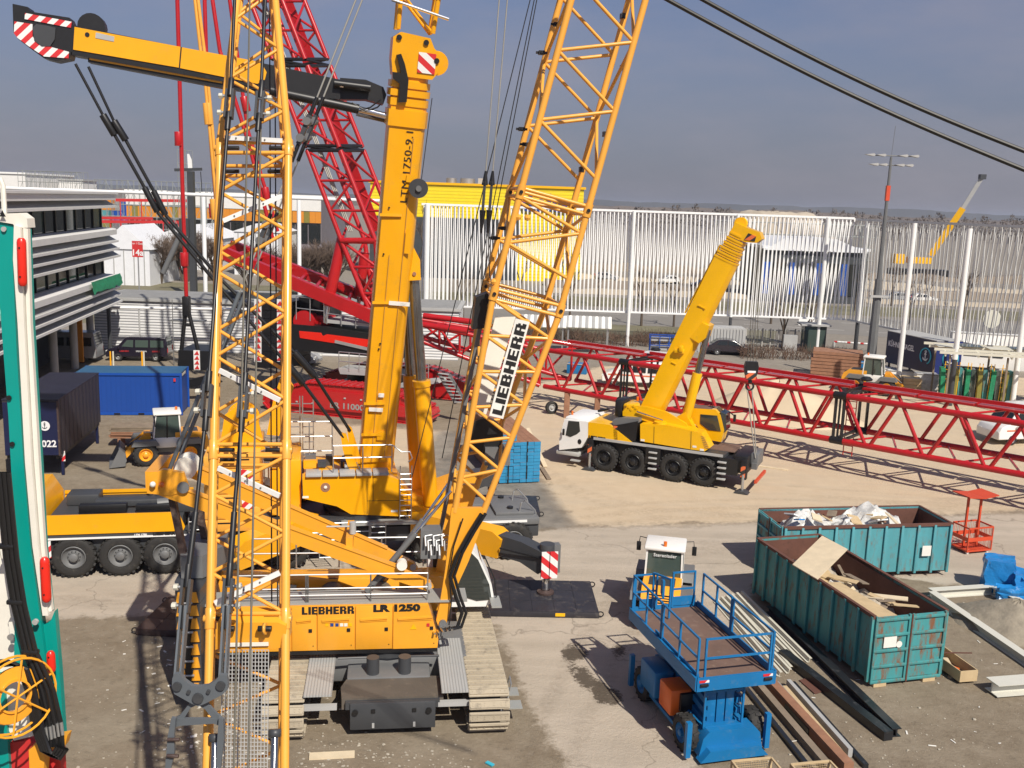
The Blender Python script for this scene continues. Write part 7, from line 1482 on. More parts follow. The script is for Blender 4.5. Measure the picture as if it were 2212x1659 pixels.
rail((.05, .10), (.05, 2.2), posts=2); rail((.05, 2.3), (.05, D-.05), posts=2); rail((W-.05, .10), (W-.05, 2.2), posts=1); rail((W-.05, 2.3), (W-.05, D-.3), posts=2); rail((.22, .05), (W-.15, .05), posts=1); rail((1.25, D-.05), (W-.2, D-.05), posts=1); rail((.1, D-.05), (.75, D-.05), posts=1)
for x0 in (.62, 1.3): mb = MB(); mb.box((x0+.3 if x0 > 1 else x0-.1, D-.05, Z+.22), (.75 if x0 > 1 else .55, .03, .26)); mb.build('gate_panel', 'blue_lift', SL)
bar('gate_frame', (.62, D-.1, Z), (.62, D-.1, Z+1.15), .05, .05, 'blue_lift', SL); bar('gate_frame', (.85, D-.75, Z+.05), (.85, D-.75, Z+1.2), .05, .05, 'blue_lift', SL); bar('gate_frame', (.62, D-.1, Z+1.13), (.85, D-.75, Z+1.18), .05, .05, 'blue_lift', SL); mb = MB(); mb.box((.75, D-.45, Z+.85), (.06, .45, .5), rz=-.3); mb.build('control_panel', 'blue_lift', SL)
for x in (.18, W-.22): blk('reflector', (x, -.04, Z+.03), (.26, .015, .06), 'stripe_rw', SL); mb = MB(); mb.box((x, -.06, Z-.06), (.22, .06, .07), bev=.02); mb.build('lamp', 'black', SL)
for i in range(4):
    z0, z1 = .75+i*.29, .75+(i+1)*.29
    for x in (.62, 1.45):
        bar('scissor_arm', (x, .5, z0), (x, D-.6, z1), .10, .16, 'blue_lift', SL); bar('scissor_arm', (x+.13, .5, z1), (x+.13, D-.6, z0), .10, .16, 'blue_lift', SL)
for i in range(3): mb = MB(); mb.box((.72+i*.25, .55, 1.35), (.22, .10, 1.25), bev=.01); mb.build('arm_plate', 'blue_lift', SL)
for x in (.45, 1.5): bar('cage_post', (x, .35, .75), (x, .35, 1.75), .05, .05, 'blue_lift', SL)
for z in (.77, 1.72): bar('cage_bar', (.45, .35, z), (1.5, .35, z), .05, .05, 'blue_lift', SL); bar('cage_bar', (.45, .35, z), (.45, 1.2, z), .05, .05, 'blue_lift', SL)
mb = MB(); mb.box((W/2, D/2+.2, .62), (1.3, D-.5, .22)); mb.build('base_frame', 'blue_lift', SL)
mb = MB(); mb.prism([(.25, .15), (2.0, .15), (1.9, .62), (1.75, .78), (.5, .78), (.35, .62)], (0, .10, 0), (1, 0, 0), (0, 0, 1), (0, 1, 0), .45); mb.build('front_bumper', 'blue_lift', SL)
mb = MB(); mb.prism([(.2, .1), (2.05, .1), (1.8, .38), (.45, .38)], (0, -.12, 0), (1, 0, 0), (0, 0, 1), (0, 1, 0), .28); mb.build('bumper_lip', 'blue_lift', SL)
for x, y in ((.18, .75), (.18, 3.35), (1.98, .75), (1.98, 3.35)): wheel(SL, (x, y, .46), (-1 if x < 1 else 1, 0, 0), .46, .36, 'rubber', 'blue_lift', lugs=16)
for x, y in ((-.02, .2), (2.15, .2), (.0, 3.95)): bar('outrigger_post', (x, y, .12), (x, y, 1.05), .13, .13, 'blue_lift', SL)
mb = MB(); mb.box((.22, 2.75, .95), (.55, 1.0, .75), bev=.05); mb.build('tank', 'blue_lift', SL); mb = MB(); mb.box((.30, 1.72, .92), (.60, .75, .72), bev=.06); mb.build('generator', 'orange', SL); mb = MB(); mb.box((.62, 1.45, .95), (.75, .4, .5), bev=.03); mb.build('battery_box', 'black', SL); mb = MB(); mb.box((.15, 1.9, .38), (.10, 2.6, .10)); mb.build('side_beam', 'blue_lift', SL)
# --- wheel loaders
def loader(label, loc, rz, bucket=True, s=1.0, bucket_dirt='mid_grey', drop=0.0):
    F_ = MX.Translation(V(loc)) @ MX.Rotation(rz, 4, 'Z') @ MX.Scale(s, 4)
    t = Thing('wheel_loader', label, 'loader', loc, rz, 'wheel loaders', frame=F_)
    for x in (-1.0, 1.0):
        for y in (-.72, .72): wheel(t, (x, y, .56), (0, 1 if y > 0 else -1, 0), .56, .42, 'rubber', 'orange_yellow', lugs=18)
    mb = MB(); mb.prism([(-1.92, .60), (-.35, .60), (-.35, 1.52), (-1.45, 1.50), (-1.80, 1.28), (-1.92, .95)], (0, -.62, 0), (1, 0, 0), (0, 0, 1), (0, 1, 0), 1.24); h = mb.build('engine_hood', 'orange_yellow', t)
    for i in range(4): blk('grille_slot', (-1.86+i*.03, 0, 1.10+i*.07), (.05, .8, .03), 'black', t, parent=h)
    for y in (-.45, .45): blk('tail_light', (-1.93, y*1.2, .78), (.03, .14, .10), 'sign_red', t, parent=h)
    mb = MB(); mb.prism([(-1.40, 1.505), (-.75, 1.525), (-.75, 1.54), (-1.40, 1.52)], (0, -.42, 0), (1, 0, 0), (0, 0, 1), (0, 1, 0), .84); mb.build('hood_vent', 'dark_grey', t, parent=h)
    text('lettering', 'LIEBHERR', 'letter_black', t, basis((-1.945, .42, .70), (0, -1, 0), (0, 0, 1)), .17, bold=.01, parent=h)
    mb = MB(); mb.box((-.55, 0, .72), (3.0, .9, .35), bev=.04); mb.build('chassis', 'mid_grey', t)
    for y in (-.78, .78):
        for x in (-1.0, 1.0): mb = MB(); mb.prism([(-.62, .0), (.62, .0), (.5, .25), (-.45, .25)], (x, y-.2, 1.0), (1, 0, 0), (0, 0, 1), (0, 1, 0), .4); mb.build('mudguard', 'mid_grey', t)
    # cab: posts, panes, roof
    cab = [(-.62, 1.45), (.62, 1.20), (.62, 1.45), (.50, 2.38), (-.55, 2.38)]
    mb = MB(); mb.box((0, 0, 1.05), (1.3, 1.25, .5), bev=.04); cb = mb.build('cab_base', 'white_worn', t)
    for x0, x1 in ((-.60, -.54), (.62, .50), (.02, .0)):
        for y in (-.60, .60): bar('cab_post', (x0, y, 1.28), (x1, y*.95, 2.38), .06, .06, 'white_worn' if x0 != .02 else 'black', t, parent=cb)
    mb = MB(); mb.poly([(-.58, -.55, 1.52), (-.58, .55, 1.52), (-.53, .53, 2.36), (-.53, -.53, 2.36)]); mb.build('rear_window', 'glass_green', t, parent=cb)
    mb = MB(); mb.poly([(.61, -.55, 1.3), (.61, .55, 1.3), (.49, .53, 2.36), (.49, -.53, 2.36)]); mb.build('windscreen', 'glass_green', t, parent=cb)
    for y in (-.60, .60): mb = MB(); mb.poly([(-.55, y, 1.3), (.59, y, 1.3), (.48, y*.95, 2.36), (-.52, y*.95, 2.36)]); mb.build('side_window', 'glass_green', t, parent=cb)
    mb = MB(); mb.box((-.02, 0, 2.44), (1.28, 1.34, .13), bev=.06); mb.build('cab_roof', 'white_worn', t, parent=cb)
    mb = MB(); mb.box((-.1, 0, 1.45), (.45, .5, .6), bev=.08); mb.build('seat', 'black', t, parent=cb)
    mb = MB(); mb.tube((-.45, 0, 2.5), (-.45, 0, 2.66), .06, 10); mb.build('beacon', 'lamp_amber', t, parent=cb)
    for y in (-.72, .72): mb = MB(); mb.path([(.5, y*.9, 2.4), (.55, y*1.25, 2.42), (.55, y*1.28, 2.25)], .015); mb.box((.56, y*1.3, 2.08), (.05, .15, .32), bev=.02); mb.build('mirror', 'black', t, parent=cb)
    mb = MB(); mb.box((.05, -.82, .62), (.4, .2, .04)); mb.box((.05, -.82, .42), (.4, .2, .04)); mb.build('step', 'dark_grey', t)
    # arms and bucket
    for y in (-.34, .34): mb = MB(); mb.prism([(.75, 1.35), (1.05, 1.45), (1.75, .85), (2.05, .45), (1.85, .35), (1.5, .72), (.8, 1.1)], (0, y-.06, -drop), (1, 0, 0), (0, 0, 1), (0, 1, 0), .12); mb.build('lift_arm', 'orange_yellow', t)
    mb = MB(); mb.prism([(.7, .7), (1.15, .7), (1.05, 1.5), (.75, 1.5)], (0, -.3, 0), (1, 0, 0), (0, 0, 1), (0, 1, 0), .6); mb.build('arm_mount', 'orange_yellow', t); rod('tilt_cylinder', (.95, 0, 1.35), (1.8, 0, .85), .06, 'dark_grey', t)
    if bucket:
        pf = [(1.98, .08), (2.62, .04), (2.62, .08), (2.10, .16), (1.98, .42), (2.02, .70), (2.18, .92), (2.12, .95), (1.90, .72), (1.85, .35)]
        mb = MB(); mb.prism(pf, (0, -.92, 0), (1, 0, 0), (0, 0, 1), (0, 1, 0), 1.84); b = mb.build('bucket', bucket_dirt, t)
        for y in (-.93, .89): mb = MB(); mb.prism([(1.9, .1), (2.6, .05), (2.16, .93), (1.9, .7)], (0, y, 0), (1, 0, 0), (0, 0, 1), (0, 1, 0), .04); mb.build('bucket_side', bucket_dirt, t, parent=b)
    return t
lr = loader('wheel loader seen from behind beside the blue scissor lift', (5.32, 31.35, 0), R_(78), s=1.0)
c_ = lr.frame @ V((-.60, .3, 2.2)); text('lettering', 'Stereolader', 'letter_white', lr, basis((-.60, .36, 2.18), (0, -1, 0), (0, 0, 1)), .16)
ll = loader('wheel loader with lowered grey bucket beside the blue containers', (-17.35, 48.3, 0), R_(180+22), s=1.05)
loader('wheel loader with yellow fork arms parked behind the red boom at right', (27.6, 74.2, 0), R_(-28), bucket=False, s=1.15, drop=.0)
# pallets stacked beside the left loader
t = Thing('timber_pallets', 'stack of weathered boards and pallets behind the left wheel loader', 'pallets', G(305, 962), R_(8))
for i in range(7): mb = MB(); mb.box((rnd.uniform(-.1, .1), rnd.uniform(-.05, .05), .55+i*.09), (2.9, 1.1, .07), rz=rnd.uniform(-.03, .03)); mb.build('board', 'timber_brown' if i < 4 else 'timber_grey', t)
for x in (-1, 0, 1): blk('bearer', (x, 0, .26), (.15, 1.0, .5), 'timber_brown', t)
# --- containers
def oriented(A, B): d = (V(B)-V(A)); return math.atan2(d.y, d.x), math.hypot(d.x, d.y)
a = G(205, 897); b = G(393, 897); rz, _ = oriented(a, b); p = V((b.x, b.y, 0))-V((math.cos(rz), math.sin(rz), 0))*6.06
t = Thing('shipping_container', 'plain bright blue site container behind the navy swap body', 'container', p, rz)
mb = MB(); mb.box((3.03, 1.22, 1.33), (6.0, 2.40, 2.5)); mb.build('body', 'container_blue_ribs', t); mb = MB(); mb.box((3.03, 1.22, 2.60), (6.06, 2.44, .06)); mb.build('roof', 'blue_roof', t)
for z in (.1, 2.53): bar('frame_rail', (0, 0, z), (6.06, 0, z), .10, .14, 'blue_container', t)
for x in (0, 6.06): bar('corner_post', (x, 0, .02), (x, 0, 2.62), .12, .12, 'blue_container', t); bar('corner_post', (x, 2.44, .02), (x, 2.44, 2.62), .12, .12, 'blue_container', t)
for x in (2.3, 3.7): blk('fork_pocket', (x, -.055, .1), (.35, .02, .10), 'black', t)
blk('label', (5.7, -.06, 2.2), (.12, .02, .2), 'sign_red', t); blk('end_label', (6.08, .8, 2.45), (.02, 1.4, .14), 'panel_cream', t)
# navy swap body on legs
q0, q1, q2_ = G(72, 865, 3.75), G(125, 865, 3.75), G(213, 807, 3.75)
rz = math.atan2(q2_.y-q1.y, q2_.x-q1.x)-math.pi/2
t = Thing('swap_body', 'navy swap body numbered 1022 on folding legs left of the loader', 'container', (q1.x, q1.y, 0), rz)
Lc = (q2_-q1).length; mb = MB(); mb.box((-1.22, Lc/2, 2.43), (2.44, Lc, 2.62)); mb.build('curtain_body', 'curtain_ribbed', t); mb = MB(); mb.box((-1.22, -.02, 2.40), (2.40, .06, 2.5)); e = mb.build('end_door', 'navy', t); mb = MB(); mb.box((-1.22, Lc/2, 3.77), (2.46, Lc+.05, .06)); mb.build('roof', 'navy_curtain', t)
blk('corner_post', (-.02, -.05, 2.43), (.08, .08, 2.6), 'steel_rusty', t); text('number', '1022', 'letter_white', t, basis((-.14, -.06, 1.55), (1, 0, 0), (0, 0, 1)), .44, align='RIGHT', bold=.012, parent=e)
def anchor(t, o, ux, uz, r, ring, mk, parent=None, full=True):
    n_ = V(ux).cross(V(uz)); o = V(o); ux, uz = V(ux), V(uz)
    if full: mb = MB(); mb.lathe([(.001, 0), (r, 0), (r, .012), (.001, .012)], o, n_, 24, False); mb.build('roundel', ring, t, parent); 
    else: mb = MB(); mb.path([o+(ux*math.cos(a)+uz*math.sin(a))*r+n_*.01 for a in [i*.26-1.1 for i in range(21)]], r*.09, 5); mb.build('roundel', ring, t, parent)
    o = o+n_*.02; mb = MB(); mb.tube(o-uz*r*.55, o+uz*r*.45, r*.07, 6); mb.tube(o-ux*r*.2+uz*r*.25, o+ux*r*.2+uz*r*.25, r*.06, 6); mb.path([o+uz*r*.58+(ux*math.cos(a)+uz*math.sin(a))*r*.13 for a in [i*.63 for i in range(10)]], r*.05, 5, True); mb.path([o+(ux*math.cos(a)+uz*math.sin(a)*.75)*r*.42-uz*r*.2 for a in [math.pi+i*.35 for i in range(10)]], r*.07, 5); mb.build('anchor_mark', mk, t, parent)
anchor(t, (-.62, -.055, 2.55), (1, 0, 0), (0, 0, 1), .23, 'letter_white', 'letter_black', e)
for x in (-2.3, -.1):
    for y in (.6, Lc-.4): bar('leg', (x, y, .02), (x, y, 1.2), .12, .12, 'navy', t)
bar('base_beam', (-.15, .1, 1.05), (-.15, Lc-.1, 1.05), .2, .2, 'black', t); bar('base_beam', (-2.3, .1, 1.05), (-2.3, Lc-.1, 1.05), .2, .2, 'black', t); blk('reflector', (-.04, .53, .95), (.16, .02, .5), 'stripe_rw', t)
# navy swap body at right with anchor roundels
c0, c1, c2 = G(1911, 782, 1.3), G(2016, 809.6, 1.3), G(2079, 744, 3.95); rz = math.atan2(c0.y-c1.y, c0.x-c1.x)
t = Thing('swap_body', 'navy swap body with anchor roundels on legs under the right fence', 'container', (c1.x, c1.y, 0), rz)
Lc = (c0-c1).length; mb = MB(); mb.box((Lc/2, -1.2, 2.62), (Lc, 2.4, 2.6)); mb.build('body', 'navy', t); mb = MB(); mb.box((Lc/2, -1.2, 3.95), (Lc+.05, 2.44, .06)); mb.build('roof', 'light_grey', t); mb = MB(); mb.box((-.02, -1.2, 2.62), (.05, 2.36, 2.56)); e = mb.build('end_door', 'navy_lit', t)
text('lettering', 'KÜHNE+NAGEL', 'letter_white', t, basis((Lc-.25, .012, 2.75), (-1, 0, 0), (0, 0, 1)), .62, bold=.012, sx=(Lc*.60)/4.9)
anchor(t, (1.1, .02, 2.6), (-1, 0, 0), (0, 0, 1), .62, 'cyan', 'letter_white', None, False); anchor(t, (-.06, -1.35, 2.55), (0, -1, 0), (0, 0, 1), .7, 'cyan', 'letter_white', e, False)
for x in (.4, Lc-.4):
    for y in (-.15, -2.2): bar('leg', (x, y, .02), (x, y, 1.35), .13, .13, 'black', t)
# --- vans and cars
def vehicle(label, cat, loc, rz, L_, W_, prof, win, m, wx, wr=.33, group='parked vehicles', stripe=None, glassm='glass_dark'):
    t = Thing('parked_van' if cat == 'van' else 'parked_car', label, cat, loc, rz, group); hw = W_/2
    n = len(prof); vs = []
    for (x, z), k in [(p, 1.0 if p[1] < 1.0 else 1.0-.16*(p[1]-1.0)) for p in prof]: vs.append((x, -hw*k, z)); vs.append((x, hw*k, z))
    fs = [tuple(2*i for i in range(n)), tuple(2*i+1 for i in range(n))[::-1]]+[(2*i, 2*i+1, 2*((i+1) % n)+1, 2*((i+1) % n)) for i in range(n)]
    mb = MB(); mb._add(vs, fs); b = mb.build('body', m, t)
    mo = b.modifiers.new('soft', 'BEVEL'); mo.width = .06; mo.segments = 2; mo.limit_method = 'ANGLE'
    for w in win:
        for s in (-1, 1): mb = MB(); mb.poly([(x, s*(hw*(1-.16*(z-1.0))+.012), z) for x, z in w]); mb.build('side_window', glassm, t, parent=b)
    for i in range(n):
        (x0, z0), (x1, z1) = prof[i], prof[(i+1) % n]
        if min(z0, z1) > .85 and abs(z1-z0) > .3:
            dn = V((z1-z0, 0, -(x1-x0))).normalized()*.012; dn = dn if (dn.x*(x0-L_/2)) > 0 else -dn
            a, b2 = lerp((x0, 0, z0), (x1, 0, z1), .10), lerp((x0, 0, z0), (x1, 0, z1), .92)
            mb = MB(); mb.poly([V((a.x, -hw*.84, a.z))+dn, V((a.x, hw*.84, a.z))+dn, V((b2.x, hw*.78, b2.z))+dn, V((b2.x, -hw*.78, b2.z))+dn]); mb.build('window', glassm, t, parent=b)
    for x in wx:
        for s in (-1, 1): wheel(t, (x, s*(hw-.10), wr), (0, s, 0), wr, .22, 'rubber', 'galv')
    for s in (-1, 1): blk('head_lamp', (.06, s*hw*.75, .78), (.1, .3, .16), 'lamp_clear', t, parent=b); blk('tail_lamp', (L_-.03, s*hw*.85, .95), (.06, .12, .4), 'sign_red', t, parent=b); mb = MB(); mb.box((L_*.22, s*(hw+.1), 1.12), (.12, .18, .16), bev=.03); mb.build('mirror', m, t, parent=b)
    if stripe:
        for s in (-1, 1): blk('side_stripe', (L_*.5, s*(hw+.006), .92), (L_*.8, .01, .07), stripe, t, parent=b)
    return t
VAN = [(.02, .35), (0, .75), (.25, .98), (.85, 1.12), (1.55, 1.88), (1.9, 1.96), (4.65, 1.94), (4.76, 1.2), (4.78, .4)]
VW = [[(1.25, 1.2), (2.15, 1.15), (2.15, 1.72), (1.68, 1.72)], [(2.3, 1.15), (3.3, 1.15), (3.3, 1.72), (2.3, 1.72)], [(3.45, 1.15), (4.5, 1.17), (4.45, 1.7), (3.45, 1.72)]]
HV = [(.02, .35), (0, .8), (.2, 1.1), (.75, 1.3), (1.3, 2.15), (1.7, 2.4), (5.4, 2.4), (5.6, 1.3), (5.6, .4)]
HW_ = [[(1.1, 1.35), (1.9, 1.3), (1.9, 2.0), (1.45, 2.0)], [(2.1, 1.35), (3.2, 1.35), (3.2, 2.0), (2.1, 2.0)], [(3.4, 1.35), (4.3, 1.35), (4.3, 2.0), (3.4, 2.0)], [(4.45, 1.35), (5.3, 1.35), (5.25, 2.0), (4.45, 2.0)]]
CARP = [(.02, .3), (0, .62), (.3, .82), (1.05, .95), (1.8, 1.42), (2.5, 1.50), (3.3, 1.44), (3.95, 1.02), (4.25, .95), (4.28, .4)]
CARW = [[(1.35, .98), (2.4, .98), (2.4, 1.38), (1.88, 1.36)], [(2.5, .98), (3.5, .98), (3.2, 1.34), (2.5, 1.38)]]
v = vehicle('black van with red and white lettering in front of the corrugated shed', 'van', G(236, 776), R_(6), 4.8, 1.9, VAN, VW, 'car_black', (.95, 3.85), stripe=None, glassm='glass_green')
for x, s, m in ((1.1, 'LIEBHERR', 'sign_red'), (2.35, 'SPEDITION', 'letter_white'), (3.6, 'SERVICE', 'sign_red')): text('lettering', s, m, v, basis((x, -.975, .78), (1, 0, 0), (0, 0, 1)), .17)
vehicle('silver minibus half hidden under the louvred building', 'van', G(58, 778), R_(5), 5.6, 2.0, HV, HW_, 'car_grey', (1.0, 4.5))
vehicle('dark violet hatchback parked below the fence beside the grey box', 'car', G(1625, 768), R_(176), 4.28, 1.75, CARP, CARW, 'car_black', (.8, 3.4), .31)
vehicle('cream people carrier with orange stripe inside the red boom lattice', 'van', G(1300, 828), R_(-8), 4.9, 1.95, VAN, VW, 'car_white', (.95, 3.85), stripe='orange', group='cars by the red boom')
vehicle('white estate car parked behind the cream people carrier', 'van', G(1345, 808), R_(-14), 4.8, 1.9, VAN, VW, 'car_white', (.95, 3.85), group='cars by the red boom')
vehicle('silver estate car seen under the black crane body', 'car', G(690, 790), R_(172), 4.28, 1.75, CARP, CARW, 'car_grey', (.8, 3.4), .31)
vehicle('white van with orange stripe behind the red boom at the right edge', 'van', G(2130, 955), R_(14), 5.6, 2.0, HV, HW_, 'car_white', (1.0, 4.5), stripe='orange')
vehicle('white box van beyond the greyer fence', 'van', (38.5, 88.5, 0), R_(-20), 5.6, 2.1, HV, HW_, 'car_white', (1.0, 4.5))
# ================================================================ LEFT BUILDING WITH LOUVRES
A_, B_ = G(258, 655, 4.3), G(70, 738, 4.3); fd = (B_-A_); fd.z = 0; fd.normalize(); fo = V((-fd.y, fd.x, 0)); fo = fo if fo.x > 0 else -fo     # fo points to the yard
LEN = 34.0
t = Thing('louvre_building', 'three storey office building with stacked white louvre canopies at left', 'building', (A_.x, A_.y, 0), world=True)
P0 = V((A_.x, A_.y, 0))
def bx_(s, o, z): return P0+fd*s+fo*o+V((0, 0, z))
for (z0, nf) in ((4.35, 3), (8.05, 3), (12.0, 1)):
    for i in range(nf):
        z = z0+i*.60; e0 = .25*(nf-i)
        mb = MB(); mb.prism([(-.02, .08), (-.75, .50), (-.75, .56), (-.02, .14)], bx_(-e0, 0, z), fo, (0, 0, 1), fd, LEN); mb.build('louvre', 'louver_grey', t)
        mb = MB(); mb.prism([(0, 0), (.10, 0), (.10, .16), (0, .16)], bx_(-e0, -.02, z), fo, (0, 0, 1), fd, LEN); mb.build('louvre_edge', 'louver', t)
    z = z0+nf*.60; mb = MB(); mb.prism([(-1.2, .40), (-.10, .0), (.0, .02), (.0, .42), (-.12, .50), (-1.2, .55)], bx_(-.1, 0, z), fo, (0, 0, 1), fd, LEN); mb.build('fascia', 'louver', t)
    mb = MB(); mb.prism([(-1.2, 0), (-1.0, 0), (-1.0, nf*.60+.3), (-1.2, nf*.60+.3)], bx_(0, 0, z0), fo, (0, 0, 1), fd, LEN); mb.build('fascia_back', 'louver_grey', t)
mb = MB(); mb.prism([(-1.6, 0), (.1, 0), (.1, .16), (-1.6, .16)], bx_(-.6, 0, 13.05-.0), fo, (0, 0, 1), fd, LEN); mb.build('roof_edge', 'louver', t)
mb = MB(); mb.prism([(-16, 0), (-1.6, 0), (-1.6, .12), (-16, .12)], bx_(-.6, 0, 12.85), fo, (0, 0, 1), fd, LEN); mb.build('roof', 'roof_grey', t)
for z0, z1 in ((6.7, 8.05), (10.4, 11.9)):
    n = 14
    for i in range(n): mb = MB(); s0, s1 = LEN*i/n+.05, LEN*(i+1)/n-.05; mb.prism([(s0, z0), (s1, z0), (s1, z1), (s0, z1)], bx_(0, -1.25, 0), fd, (0, 0, 1), fo, .05); mb.build('window', 'glass_dark' if i % 3 else 'glass_green', t)
    for i in range(n): mb = MB(); mb.beam(bx_(LEN*i/n, -1.15, z0), bx_(LEN*i/n, -1.15, z1), .10, .10); mb.build('mullion', 'black', t)
mb = MB(); mb.prism([(.5, 0), (LEN, 0), (LEN, 13), (.5, 13)], bx_(0, -4.5, 0), fd, (0, 0, 1), fo, -9); mb.build('core_wall', 'facade_dark', t)
for z in (6.55, 10.25): mb = MB(); mb.prism([(0, 0), (LEN, 0), (LEN, .18), (0, .18)], bx_(0, -4.4, z), fd, (0, 0, 1), fo, 3.4); mb.build('floor_slab', 'concrete', t)
for s in (1.8, 6.5, 11.5, 16.5): rod('column', bx_(s, -1.9, 0), bx_(s, -1.9, 12.8), .28, 'concrete', t, n=14)
rod('slim_column', bx_(.3, -.8, 0), bx_(.3, -.8, 4.4), .16, 'dark_grey', t, n=10)
mb = MB(); vs = []; fs = []; r = random.Random(3)
for i in range(13):
    for j in range(5): vs.append(bx_(-.2+i*.75, .12+.05*j+r.uniform(-.05, .05), 6.75-.18*j-r.uniform(0, .25)*(j == 4)))
for i in range(12):
    for j in range(4): fs.append((i*5+j, (i+1)*5+j, (i+1)*5+j+1, i*5+j+1))
mb._add(vs, fs); thing1(mb, 'debris_net', 'green_net', 'torn green safety net hanging on the lowest louvre canopy', 'net')
# corrugated shed
t = Thing('corrugated_shed', 'low white corrugated shed with grey flat roof behind the black van', 'building', (-35.5, 83, 0), world=True)
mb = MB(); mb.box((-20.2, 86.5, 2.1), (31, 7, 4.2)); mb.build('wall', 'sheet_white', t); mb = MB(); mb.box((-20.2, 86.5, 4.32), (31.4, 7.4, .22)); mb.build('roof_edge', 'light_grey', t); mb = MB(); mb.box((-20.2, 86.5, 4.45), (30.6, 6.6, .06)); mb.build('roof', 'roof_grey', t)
mb = MB(); mb.box((-23, 86.5, 4.7), (6, 2.4, .5)); mb.build('skylight', 'facade_dark', t); mb = MB(); mb.box((-23, 86.3, 5.0), (4.4, .5, .08)); mb.build('skylight_rim', 'light_grey', t)
for x in (-28.5, -24.4): p = at(375 if x < -27 else 455, 700, 80); 
t = Thing('stair_tower', 'grey caged ladder with platform against the shed', 'ladder', G(378, 790), world=True); p = G(376, 790)
for dx in (0, .8): rod('upright', p+V((dx, 0, 0)), p+V((dx, 0, 5.2)), .035, 'mid_grey', t)
for i in range(16): rod('rung', p+V((0, 0, .3+i*.3)), p+V((.8, 0, .3+i*.3)), .02, 'mid_grey', t)
blk('platform', p+V((1.2, 0, 3.6)), (2.6, 1.0, .1), 'mid_grey', t)
for x in (240, 246, 308, 312): pp = G(x, 808); mb = MB(); mb.tube(pp, pp+V((0, 0, 1.7)), .06, 8); thing1(mb, 'bollard', 'yellow' if x in (240, 308) else 'panel_cream', '%s post behind the blue container, %s' % ('yellow' if x in (240, 308) else 'pale', 'left pair' if x < 260 else 'right pair'), 'post', 'thin posts behind the blue container')
mb = MB(); pp = at(171, 772, 75); mb.box((pp.x, 75, 1.9), (.7, .12, 3.4)); thing1(mb, 'lane_sign', 'orange_panel', 'narrow orange sign board with blue discs beside the column', 'sign')
# ================================================================ MATERIAL LYING ABOUT
# blue ended timber stack
a, b = G(1078, 1046), G(1165, 1042); rz, wd_ = oriented(a, b)
t = Thing('timber_stack', 'square stack of timber beams with blue painted ends behind the leaning boom', 'timber stack', (a.x, a.y, 0), rz)
nc, nr = 6, 12; cw, ch = wd_/nc, 2.02/nr
for i in range(nc):
    for j in range(nr):
        j_ = rnd.uniform(-.03, .03); Lb = 5.6+rnd.uniform(-.1, .1); c = ((i+.5)*cw, Lb/2+j_, (j+.5)*ch+.05)
        bm_ = blk('beam', c, (cw*.97, Lb, ch*.96), 'timber_brown', t); blk('beam_end', (c[0], j_-.012, c[2]), (cw*.955, .02, ch*.93), 'blue_end', t, parent=bm_)
for i in range(2): blk('beam', (.45, 2.9, 2.16+i*.17), (.85, 5.4, .155), 'timber_brown', t); blk('beam_end', (.45, .19, 2.16+i*.17), (.83, .02, .15), 'blue_end', t)
for x in (.42, 1.32): blk('strap', (x*wd_/1.97, -.03, 1.05), (.06, .03, 2.1), 'black', t)
for (x0, y0, x1, y1, lab, m) in ((1140, 925, 1178, 1008, 'pale plank leaning against the blue ended timber stack', 'timber_pale'), (1170, 1010, 1186, 1035, 'short weathered plank on the ground beside the timber stack', 'timber_grey')):
    a, b = G(x0, y0, .9 if y0 < 1000 else .06), G(x1, y1, .05); mb = MB(); mb.beam(a, b, .22, .05); thing1(mb, 'plank', m, lab, 'plank', 'loose planks')
for (x0, y0, x1, y1, lab, m, w) in ((1638, 1006, 1702, 1015, 'long pale plank on the sand behind the small crane', 'timber_pale', .2), (668, 1634, 766, 1629, 'pale board on the dirt below the crawler crane', 'timber_pale', .26), (1690, 1440, 1722, 1436, 'short wood block beside the black steel', 'timber', .22)):
    a, b = G(x0, y0, .03), G(x1, y1, .03); mb = MB(); mb.beam(a, b, w, .05); thing1(mb, 'plank', m, lab, 'plank', 'loose planks')
# steel lying between lift and skip
def ibeam(label, p0, p1, w, h, m, z=0.0, name='steel_beam', group='steel lying beside the skips', kind='I'):
    a, b = G(*p0), G(*p1); a.z = b.z = z; d = (b-a).normalized(); s = V((-d.y, d.x, 0)); tw = .02
    pf = {'I': [(-w/2, 0), (w/2, 0), (w/2, tw), (tw, tw*1.5), (tw, h-tw*1.5), (w/2, h-tw), (w/2, h), (-w/2, h), (-w/2, h-tw), (-tw, h-tw*1.5), (-tw, tw*1.5), (-w/2, tw)],
          'Z': [(-w/2, 0), (0, 0), (.01, h-.012), (w/2, h-.012), (w/2, h), (0, h), (-.012, .012), (-w/2, .012)], 'B': [(-w/2, 0), (w/2, 0), (w/2, h), (-w/2, h)]}[kind]
    mb = MB(); mb.prism(pf, a, s, (0, 0, 1), d, (b-a).length); return thing1(mb, name, m, label, 'steel beam', group)
ibeam('upper one of the two long black wrapped steel beams beside the near skip', (1662, 1322), (1936, 1592), .26, .24, 'steel_blackwrap')
ibeam('lower one of the two long black wrapped steel beams beside the near skip', (1690, 1420), (1918, 1600), .28, .26, 'steel_blackwrap', kind='B')
for i in range(6): ibeam('cream Z profile under the lift railing, %s from the left' % ['first', 'second', 'third', 'fourth', 'fifth', 'sixth'][i], (1545+i*11, 1300-i*3), (1684+i*11+(i % 2)*9, 1462-i*6), .17, .13, 'panel_cream', .02+.0*i, 'z_profile', 'cream Z profiles', 'Z')
